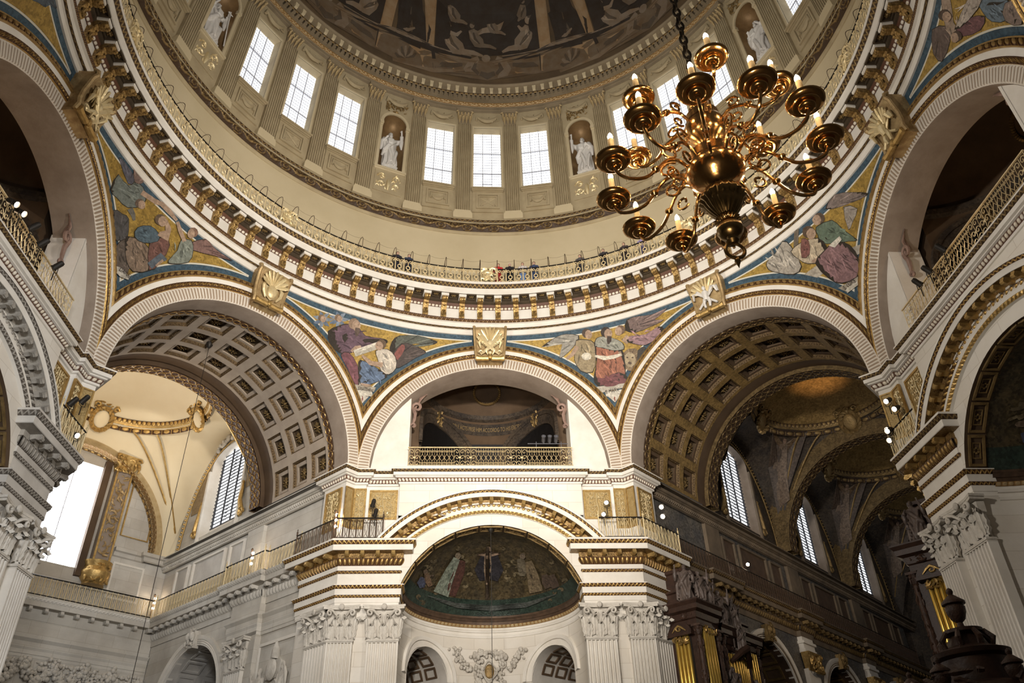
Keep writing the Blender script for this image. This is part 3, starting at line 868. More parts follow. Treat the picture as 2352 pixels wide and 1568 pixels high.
FIG = {-22.5: '''0,200,280,400;-1032,2641,-924,2647,-843,2663,-848,2667,-943,2666,-1041,2652\n0,120,190,320;-1048,2642,-969,2622,-890,2625,-887,2628,-934,2640,-1025,2651\n0,200,280,400;-1056,2646,-1071,2616,-1052,2602,-1033,2603,-997,2618,-1017,2647\n0,120,190,320;-1051,2649,-1139,2632,-1195,2613,-1186,2610,-1100,2616,-1026,2642\n0,200,280,400;-1032,2652,-1138,2658,-1226,2647,-1224,2644,-1147,2638,-1040,2641\n0,120,190,320;-1019,2649,-1052,2678,-1109,2683,-1120,2681,-1118,2664,-1053,2644\n0,200,280,400;-1017,2645,-961,2670,-939,2688,-951,2690,-1021,2680,-1055,2647\n0,220,130,70;-998,2659,-1000,2647,-1025,2639,-1065,2635,-1105,2637,-1129,2645,-1122,2659,-1098,2668,-1058,2671,-1017,2669\n0,460,290,190;-974,2657,-975,2646,-998,2636,-1030,2632,-1059,2637,-1080,2645,-1079,2656,-1056,2666,-1025,2669,-995,2665\n0,276,174,114;-996,2656,-997,2655,-1000,2654,-1006,2654,-1015,2652,-1018,2653,-1013,2656,-1010,2657,-1004,2657,-999,2656\n0,598,377,247;-997,2656,-984,2651,-975,2653,-992,2657\n0,200,280,400;-730,2670,-623,2674,-539,2690,-544,2693,-640,2693,-741,2679\n0,120,190,320;-749,2669,-671,2649,-591,2651,-586,2655,-633,2667,-726,2678\n0,200,280,400;-758,2673,-771,2645,-753,2631,-738,2630,-700,2645,-717,2674\n0,120,190,320;-748,2678,-839,2662,-898,2643,-889,2640,-800,2645,-723,2671\n0,200,280,400;-733,2679,-837,2688,-923,2680,-925,2674,-847,2668,-742,2668\n0,120,190,320;-720,2676,-751,2705,-805,2713,-820,2709,-815,2694,-755,2671\n0,200,280,400;-718,2672,-658,2697,-635,2715,-647,2718,-719,2707,-753,2677\n0,220,130,70;-693,2688,-697,2677,-727,2666,-767,2662,-804,2667,-827,2675,-824,2687,-795,2698,-754,2701,-717,2697\n0,460,290,190;-674,2684,-675,2673,-695,2665,-728,2662,-758,2666,-778,2674,-777,2685,-757,2694,-724,2697,-694,2692\n0,276,174,114;-696,2683,-697,2682,-700,2681,-706,2681,-711,2681,-714,2682,-714,2683,-710,2684,-704,2684,-699,2684\n0,598,377,247;-697,2683,-684,2679,-671,2683,-688,2687\n1,150,75,120;-862,2599,-694,2642,-536,2666,-330,2663,-188,2631,95,2636,231,2632,174,2604,-148,2567,-448,2517,-618,2519,-764,2537\n0,75,37,60;-375,2598,-241,2579,-129,2572,-127,2574,-232,2585,-373,2599\n0,217,109,174;-740,2594,-632,2586,-545,2568,-540,2570,-620,2592,-735,2598\n0,75,37,60;-489,2624,-403,2623,-271,2621,-270,2623,-402,2629,-485,2628\n0,217,109,174;-526,2562,-448,2557,-382,2547,-375,2551,-436,2566,-526,2563\n0,75,37,60;-410,2626,-301,2641,-171,2656,-173,2658,-314,2648,-413,2627\n0,217,109,174;-151,2582,-12,2582,120,2593,119,2595,-14,2592,-149,2586\n0,75,37,60;-624,2558,-485,2550,-371,2541,-368,2542,-479,2557,-624,2559\n0,217,109,174;-524,2618,-455,2621,-379,2632,-382,2634,-465,2628,-525,2619\n0,75,37,60;-727,2559,-625,2560,-550,2566,-551,2568,-629,2567,-728,2560\n0,217,109,174;-528,2600,-448,2599,-394,2590,-386,2593,-438,2608,-528,2602\n0,75,37,60;-278,2567,-163,2578,-47,2596,-51,2597,-175,2585,-280,2568\n0,217,109,174;-812,2606,-688,2611,-549,2630,-552,2632,-697,2618,-813,2607\n1,220,60,90;-423,2523,-221,2470,-132,2375,-213,2378,-399,2450,-548,2501\n0,110,30,45;-251,2423,-219,2407,-180,2401,-175,2402,-199,2411,-244,2425\n0,319,87,131;-401,2441,-408,2413,-361,2400,-352,2403,-379,2416,-393,2443\n0,110,30,45;-446,2478,-424,2453,-376,2441,-371,2442,-400,2455,-441,2478\n0,319,87,131;-358,2478,-356,2469,-296,2458,-292,2459,-334,2475,-354,2479\n0,110,30,45;-287,2411,-242,2402,-225,2397,-218,2398,-223,2409,-285,2412\n0,319,87,131;-393,2492,-372,2473,-328,2454,-318,2457,-345,2477,-388,2492\n0,110,30,45;-426,2412,-370,2408,-326,2397,-321,2398,-358,2413,-426,2414\n0,319,87,131;-281,2427,-278,2408,-221,2391,-215,2392,-251,2412,-276,2427\n0,300,180,110;-334,2685,-343,2666,-388,2651,-451,2647,-513,2652,-545,2668,-541,2685,-496,2700,-429,2706,-369,2699\n0,460,290,190;-303,2678,-309,2660,-340,2648,-394,2642,-441,2650,-468,2665,-467,2681,-432,2695,-381,2699,-333,2691\n0,276,174,114;-336,2678,-338,2676,-344,2675,-353,2675,-365,2673,-366,2677,-365,2679,-358,2680,-349,2680,-341,2679\n0,598,377,247;-336,2679,-315,2671,-305,2673,-327,2682\n0,130,80,60;-397,2659,-391,2635,-360,2616,-330,2615,-295,2639,-314,2662\n0,460,290,190;-356,2528,-288,2550,-213,2565,-227,2576,-333,2565,-399,2537\n0,500,460,380;-337,2536,85,2608,158,2587,-290,2511\n0,720,680,580;-347,2541,60,2612,105,2598,-314,2527\n1,110,125,100;346,2581,361,2633,485,2670,830,2686,1070,2677,1204,2666,1135,2650,1022,2645,903,2649,651,2629,471,2587\n0,55,62,50;432,2627,477,2655,489,2670,481,2671,453,2657,422,2628\n0,187,212,170;584,2636,746,2666,832,2686,829,2690,731,2671,577,2638\n0,55,62,50;584,2636,746,2666,832,2686,829,2690,731,2671,577,2638\n0,187,212,170;689,2632,933,2657,1071,2676,1068,2678,925,2665,685,2634\n0,55,62,50;748,2627,1038,2649,1205,2665,1202,2667,1033,2657,745,2630\n0,187,212,170;718,2619,985,2637,1136,2649,1134,2651,979,2643,715,2622\n0,55,62,50;667,2616,895,2632,1023,2644,1020,2646,888,2638,666,2621\n0,187,212,170;667,2616,895,2632,1023,2644,1020,2646,888,2638,666,2621\n1,85,60,55;394,2566,536,2630,736,2633,915,2618,1006,2600,820,2566,616,2519,483,2503\n0,43,30,28;487,2582,527,2610,540,2630,532,2631,503,2613,476,2583\n0,145,102,93;574,2583,684,2612,739,2632,733,2634,665,2617,566,2585\n0,43,30,28;574,2583,684,2612,739,2632,733,2634,665,2617,566,2585\n0,145,102,93;652,2575,824,2601,917,2618,913,2619,812,2606,646,2577\n0,43,30,28;692,2568,894,2586,1008,2599,1005,2601,888,2594,688,2571\n0,145,102,93;692,2568,894,2586,1008,2599,1005,2601,888,2594,688,2571\n0,43,30,28;610,2552,746,2559,821,2565,819,2567,740,2565,607,2555\n0,145,102,93;610,2552,746,2559,821,2565,819,2567,740,2565,607,2555\n1,300,70,60;418,2569,540,2626,608,2609,499,2541\n1,600,530,450;68,2563,271,2585,444,2554,482,2497,369,2459,224,2467,129,2523\n0,300,265,225;167,2499,237,2483,272,2478,279,2481,256,2491,170,2500\n0,870,768,652;331,2546,374,2531,435,2513,441,2515,395,2536,335,2547\n0,300,265,225;177,2563,260,2544,314,2531,320,2532,280,2551,180,2564\n0,870,768,652;223,2539,286,2526,330,2527,332,2529,299,2535,225,2540\n0,300,265,225;229,2515,261,2492,296,2478,304,2479,289,2497,233,2516\n0,870,768,652;207,2514,268,2499,315,2492,320,2494,284,2505,210,2515\n0,300,265,225;216,2500,225,2480,294,2467,299,2468,249,2484,221,2501\n0,870,768,652;178,2521,234,2498,291,2487,298,2491,257,2505,182,2521\n0,300,265,225;215,2528,238,2500,292,2487,301,2490,266,2505,220,2528\n0,870,768,652;350,2536,359,2510,390,2487,398,2488,387,2511,355,2537\n0,300,265,225;203,2508,221,2487,240,2472,250,2474,251,2491,208,2508\n0,870,768,652;287,2567,314,2549,347,2531,355,2531,342,2554,292,2568\n0,460,290,190;234,2512,5,2504,-164,2529,-186,2518,-17,2482,232,2485\n0,170,100,50;243,2609,234,2594,191,2580,133,2577,82,2584,52,2597,63,2614,106,2628,164,2631,216,2624\n0,460,290,190;186,2599,178,2582,147,2571,102,2568,60,2575,35,2587,43,2604,73,2615,119,2618,161,2611\n0,276,174,114;91,2595,89,2594,80,2591,72,2590,65,2591,61,2592,62,2594,71,2597,79,2597,87,2596\n0,598,377,247;52,2594,39,2585,52,2584,59,2593\n1,100,180,330;-208,2482,-104,2495,254,2462,334,2442,174,2408,22,2381,-112,2381\n0,50,90,165;44,2438,63,2418,148,2398,154,2399,88,2423,48,2438\n0,145,261,478;-37,2435,33,2425,113,2411,118,2413,49,2433,-36,2436\n0,50,90,165;-28,2457,12,2451,85,2448,88,2450,24,2460,-27,2459\n0,145,261,478;-113,2477,-66,2458,-13,2447,-8,2448,-45,2465,-110,2478\n0,50,90,165;-81,2407,-27,2397,56,2394,61,2397,-16,2406,-80,2408\n0,145,261,478;-91,2415,-59,2405,-13,2393,-7,2395,-39,2412,-89,2416\n0,50,90,165;-11,2468,58,2446,118,2425,124,2426,82,2452,-7,2469\n0,145,261,478;103,2442,146,2429,194,2421,199,2422,164,2434,106,2443\n0,50,90,165;164,2427,208,2416,244,2395,253,2397,233,2422,167,2428\n0,145,261,478;-101,2436,-67,2416,-32,2409,-26,2410,-43,2422,-97,2437\n0,50,90,165;-50,2445,19,2435,65,2427,71,2429,35,2443,-49,2447\n0,145,261,478;164,2429,215,2414,243,2401,250,2402,239,2420,167,2430\n0,50,90,165;-7,2466,-9,2443,33,2424,40,2424,21,2446,-2,2466\n0,145,261,478;-106,2433,-53,2413,-12,2405,-7,2407,-35,2418,-103,2434\n0,50,90,165;-177,2439,-92,2424,-13,2407,-8,2408,-74,2431,-173,2442\n0,460,290,190;-112,2374,-3,2365,84,2379,79,2384,-4,2382,-109,2383\n0,420,370,300;-255,2369,170,2377,150,2352,-210,2347\n0,660,620,530;-205,2345,117,2351,143,2326,5,2321,-22,2301,-103,2321,-179,2325\n0,620,570,500;-144,2318,70,2322,-31,2277\n0,360,90,60;-54,2315,-58,2303,-39,2288,-32,2288,-19,2304,-41,2318''',
22.5: '''1,330,310,270;-482,2682,-724,2701,-935,2690,-1214,2646,-1066,2652,-918,2658,-798,2666,-683,2656,-846,2614,-890,2577,-706,2606,-537,2648\n0,165,155,135;-714,2676,-852,2689,-934,2691,-936,2689,-858,2681,-717,2673\n0,561,527,459;-842,2656,-1080,2653,-1214,2647,-1213,2645,-1077,2645,-841,2653\n0,165,155,135;-775,2659,-961,2658,-1066,2653,-1065,2651,-959,2650,-775,2656\n0,561,527,459;-775,2659,-961,2658,-1066,2653,-1065,2651,-959,2650,-775,2656\n0,165,155,135;-709,2661,-843,2663,-918,2659,-918,2657,-841,2654,-708,2658\n0,561,527,459;-654,2665,-745,2669,-798,2667,-798,2665,-746,2661,-654,2660\n0,165,155,135;-603,2660,-656,2662,-684,2657,-683,2655,-653,2654,-603,2657\n0,561,527,459;-679,2641,-792,2628,-848,2615,-844,2613,-779,2620,-674,2638\n0,165,155,135;-679,2641,-792,2628,-848,2615,-844,2613,-779,2620,-674,2638\n1,350,260,130;-537,2657,-334,2651,-202,2626,-211,2546,-311,2479,-526,2497,-612,2558,-568,2605\n0,175,130,65;-438,2633,-462,2617,-473,2599,-463,2596,-431,2613,-432,2633\n0,507,377,189;-386,2582,-387,2568,-388,2549,-380,2549,-355,2567,-379,2580\n0,175,130,65;-431,2613,-412,2594,-368,2574,-361,2575,-384,2598,-426,2613\n0,507,377,189;-402,2580,-376,2558,-322,2551,-317,2553,-352,2563,-397,2581\n0,175,130,65;-383,2587,-338,2565,-268,2548,-261,2549,-314,2570,-379,2588\n0,507,377,189;-396,2588,-389,2562,-351,2535,-343,2536,-359,2564,-391,2588\n0,175,130,65;-355,2628,-348,2598,-277,2578,-270,2580,-319,2601,-349,2629\n0,507,377,189;-403,2604,-355,2583,-328,2558,-320,2558,-327,2586,-399,2605\n0,175,130,65;-439,2592,-451,2571,-409,2554,-401,2555,-421,2573,-434,2592\n0,507,377,189;-363,2641,-317,2612,-275,2593,-267,2594,-289,2616,-358,2642\n0,175,130,65;-516,2587,-541,2567,-565,2534,-557,2534,-510,2564,-510,2587\n0,507,377,189;-326,2628,-320,2606,-312,2573,-304,2573,-288,2605,-320,2628\n0,460,290,190;-560,2634,-665,2595,-776,2574,-753,2562,-618,2579,-497,2619\n0,100,60,40;-224,2684,-249,2669,-300,2663,-356,2664,-398,2677,-408,2692,-383,2707,-331,2713,-273,2710,-233,2699\n0,460,290,190;-207,2674,-228,2661,-269,2654,-312,2655,-343,2666,-351,2682,-329,2696,-288,2703,-243,2699,-212,2689\n0,276,174,114;-230,2677,-234,2676,-241,2675,-249,2676,-255,2677,-259,2680,-255,2681,-248,2682,-240,2682,-232,2679\n0,598,377,247;-229,2678,-223,2671,-208,2670,-221,2679\n0,680,620,500;-285,2560,-308,2548,-361,2545,-418,2546,-463,2558,-476,2571,-451,2580,-399,2586,-340,2582,-296,2573\n1,220,140,130;463,2656,536,2709,775,2708,1007,2696,1323,2700,1139,2675,1039,2665,1214,2649,1045,2640,894,2637,654,2632\n0,110,70,65;625,2683,728,2695,780,2705,773,2709,713,2702,620,2685\n0,374,238,221;625,2683,728,2695,780,2705,773,2709,713,2702,620,2685\n0,110,70,65;728,2677,908,2687,1008,2695,1007,2696,903,2692,725,2680\n0,374,238,221;869,2681,1160,2691,1323,2700,1322,2701,1154,2699,868,2683\n0,110,70,65;788,2668,1012,2671,1140,2674,1139,2676,1011,2676,788,2670\n0,374,238,221;788,2668,1012,2671,1140,2674,1139,2676,1011,2676,788,2670\n0,110,70,65;744,2662,933,2661,1039,2664,1039,2666,930,2669,741,2667\n0,374,238,221;820,2658,1070,2650,1213,2648,1214,2650,1069,2658,821,2660\n0,110,70,65;744,2653,935,2642,1047,2637,1045,2641,939,2648,746,2656\n1,360,190,230;358,2612,552,2619,806,2605,1061,2623,1154,2601,978,2567,760,2553,548,2577\n0,180,95,115;598,2581,664,2580,732,2577,735,2579,666,2589,595,2585\n0,522,275,334;796,2617,840,2618,911,2614,914,2615,841,2627,794,2618\n0,180,95,115;765,2589,788,2579,829,2569,835,2570,810,2584,769,2590\n0,522,275,334;783,2605,789,2589,858,2578,863,2580,813,2594,788,2605\n0,180,95,115;539,2610,610,2595,687,2590,690,2592,621,2604,542,2611\n0,522,275,334;595,2605,670,2602,742,2595,745,2597,677,2609,595,2606\n0,180,95,115;622,2621,663,2606,703,2602,708,2603,680,2614,625,2622\n0,522,275,334;535,2602,590,2600,631,2599,634,2601,589,2610,534,2603\n0,180,95,115;869,2590,919,2578,1019,2574,1021,2576,928,2585,872,2591\n0,522,275,334;543,2647,571,2635,636,2614,643,2615,595,2640,547,2648\n0,180,95,115;944,2577,976,2567,1010,2558,1017,2559,998,2572,948,2578\n0,460,290,190;448,2632,332,2607,427,2582,450,2588,401,2600,493,2615\n0,200,110,60;446,2658,416,2646,365,2640,310,2644,272,2655,266,2670,293,2684,345,2690,401,2686,438,2675\n0,460,290,190;379,2656,357,2642,315,2636,272,2639,243,2650,240,2664,262,2678,304,2684,348,2680,377,2670\n0,276,174,114;292,2665,291,2661,281,2663,273,2663,267,2664,266,2666,270,2667,277,2667,285,2667,291,2666\n0,598,377,247;260,2667,238,2662,249,2660,266,2666\n0,250,160,80;649,2483,587,2450,473,2436,352,2444,268,2472,255,2508,317,2541,433,2557,556,2549,641,2518\n0,140,80,45;519,2490,618,2471,623,2476,535,2495\n0,360,250,130;488,2479,539,2448,551,2449,515,2480\n0,140,80,45;444,2474,430,2441,442,2440,472,2471\n0,360,250,130;399,2478,326,2453,335,2451,420,2472\n0,140,80,45;371,2489,264,2480,267,2477,378,2481\n0,360,250,130;369,2504,263,2516,257,2513,357,2498\n0,140,80,45;395,2515,329,2544,317,2542,372,2512\n0,360,250,130;438,2522,435,2557,422,2557,409,2524\n0,140,80,45;483,2522,546,2549,536,2551,462,2525\n0,360,250,130;515,2512,621,2522,618,2525,508,2518\n0,140,80,45;526,2496,635,2487,639,2490,532,2504\n0,460,350,200;525,2491,489,2470,426,2460,360,2464,316,2482,310,2506,347,2527,411,2538,477,2533,521,2515\n0,120,70,40;399,2511,394,2509,384,2508,372,2509,365,2510,361,2514,366,2516,376,2517,390,2514,398,2513\n0,120,70,40;492,2504,486,2502,476,2501,462,2504,455,2505,453,2507,459,2509,469,2510,480,2510,488,2508\n0,130,80,50;436,2478,427,2475,409,2473,388,2476,375,2479,370,2485,379,2488,397,2490,418,2487,431,2484\n1,70,60,50;602,2535,749,2539,646,2484,549,2467\n1,400,120,55;-181,2608,-21,2582,254,2569,314,2523,278,2430,221,2392,3,2382,-239,2403,-290,2446,-196,2521\n0,200,60,28;-75,2539,-80,2515,-57,2482,-49,2482,-50,2516,-70,2539\n0,580,174,80;125,2489,117,2459,102,2431,110,2430,146,2459,131,2489\n0,200,60,28;43,2503,14,2480,34,2445,42,2446,43,2480,48,2503\n0,580,174,80;-35,2577,-53,2555,-76,2518,-68,2517,-22,2552,-29,2577\n0,200,60,28;-34,2466,-35,2441,-18,2408,-8,2406,-6,2442,-29,2466\n0,580,174,80;-114,2561,-74,2537,-49,2506,-41,2507,-43,2538,-109,2562\n0,200,60,28;-103,2540,-76,2516,-6,2492,1,2493,-50,2520,-98,2541\n0,580,174,80;-225,2481,-181,2438,-131,2404,-123,2404,-153,2441,-220,2482\n0,200,60,28;-94,2459,-48,2425,35,2401,42,2402,-23,2430,-90,2459\n0,580,174,80;82,2540,98,2526,150,2503,158,2504,125,2530,87,2541\n0,200,60,28;-87,2454,-66,2430,-23,2401,-16,2402,-38,2433,-82,2455\n0,580,174,80;30,2475,68,2446,119,2431,126,2432,94,2450,35,2476\n0,200,60,28;88,2511,35,2489,48,2470,56,2470,65,2486,93,2510\n0,580,174,80;-5,2583,6,2544,37,2502,45,2503,36,2545,0,2583\n0,200,60,28;-76,2577,-86,2552,-118,2517,-110,2517,-54,2549,-70,2577\n0,580,174,80;-66,2567,-64,2546,-19,2524,-12,2525,-34,2549,-61,2568\n0,200,60,28;-110,2577,-45,2543,68,2510,74,2512,-20,2548,-105,2578\n0,580,174,80;-77,2504,-49,2480,32,2460,38,2461,-24,2485,-72,2505\n0,200,60,28;162,2490,114,2467,132,2441,139,2441,145,2464,167,2489\n1,200,50,60;-287,2443,-113,2429,172,2444,320,2401,213,2378,24,2376,-228,2396\n0,100,25,30;-40,2410,13,2394,60,2398,58,2402,22,2403,-37,2411\n0,290,72,87;-83,2423,-78,2415,-28,2406,-22,2407,-57,2420,-79,2424\n0,100,25,30;-175,2415,-166,2409,-116,2397,-110,2399,-145,2415,-172,2416\n0,290,72,87;-114,2437,-81,2435,-22,2425,-17,2426,-69,2442,-114,2439\n0,100,25,30;63,2425,97,2425,139,2422,143,2424,101,2435,62,2426\n0,290,72,87;-46,2426,1,2410,28,2407,34,2408,19,2418,-42,2427\n0,100,25,30;55,2406,106,2391,160,2394,161,2396,119,2398,59,2407\n0,290,72,87;40,2397,89,2396,149,2390,151,2393,95,2405,38,2400\n1,310,320,270;-127,2645,17,2647,185,2627,335,2594,341,2559,137,2565,-46,2590,-188,2607\n0,155,160,135;-101,2633,-63,2630,-1,2619,5,2620,-49,2637,-100,2634\n0,450,464,392;134,2598,148,2596,200,2593,203,2595,156,2603,133,2599\n0,155,160,135;156,2585,174,2576,212,2568,219,2569,196,2582,160,2586\n0,450,464,392;-5,2641,45,2629,82,2616,90,2617,65,2637,-2,2642\n0,155,160,135;70,2628,108,2610,129,2607,136,2608,131,2617,74,2629\n0,450,464,392;-63,2632,-54,2619,-16,2606,-9,2607,-24,2621,-58,2633\n0,155,160,135;107,2592,154,2582,203,2567,210,2568,175,2588,109,2593\n0,450,464,392;122,2606,162,2598,250,2596,252,2598,170,2605,124,2607\n0,155,160,135;32,2594,51,2588,98,2580,104,2582,67,2596,33,2595\n0,450,464,392;81,2618,92,2609,129,2598,136,2600,115,2616,85,2619\n0,155,160,135;200,2592,215,2582,251,2567,259,2568,242,2586,204,2593\n0,60,40,30;169,2662,139,2647,82,2639,19,2643,-25,2655,-35,2674,-5,2690,53,2697,117,2693,162,2679\n0,460,290,190;187,2652,162,2637,116,2630,69,2631,34,2645,29,2661,54,2676,101,2683,151,2679,183,2668\n0,276,174,114;162,2655,158,2654,150,2653,138,2656,132,2657,130,2658,135,2660,143,2660,152,2660,158,2659\n0,598,377,247;164,2656,169,2648,183,2649,172,2657\n0,70,45,35;81,2645,57,2625,60,2603,87,2600,146,2615,161,2639\n0,720,660,530;-227,2550,-59,2521,146,2519,297,2527,292,2539,142,2539,-45,2539,-210,2559\n0,460,290,190;231,2550,244,2528,297,2532,282,2551\n0,500,450,380;-349,2394,268,2382,259,2361,-223,2357\n0,660,620,540;-130,2356,175,2354,174,2326,50,2318,-126,2333\n0,640,580,500;-87,2329,125,2322,17,2291\n0,360,90,60;19,2322,4,2311,17,2297,25,2297,43,2311,29,2322''',
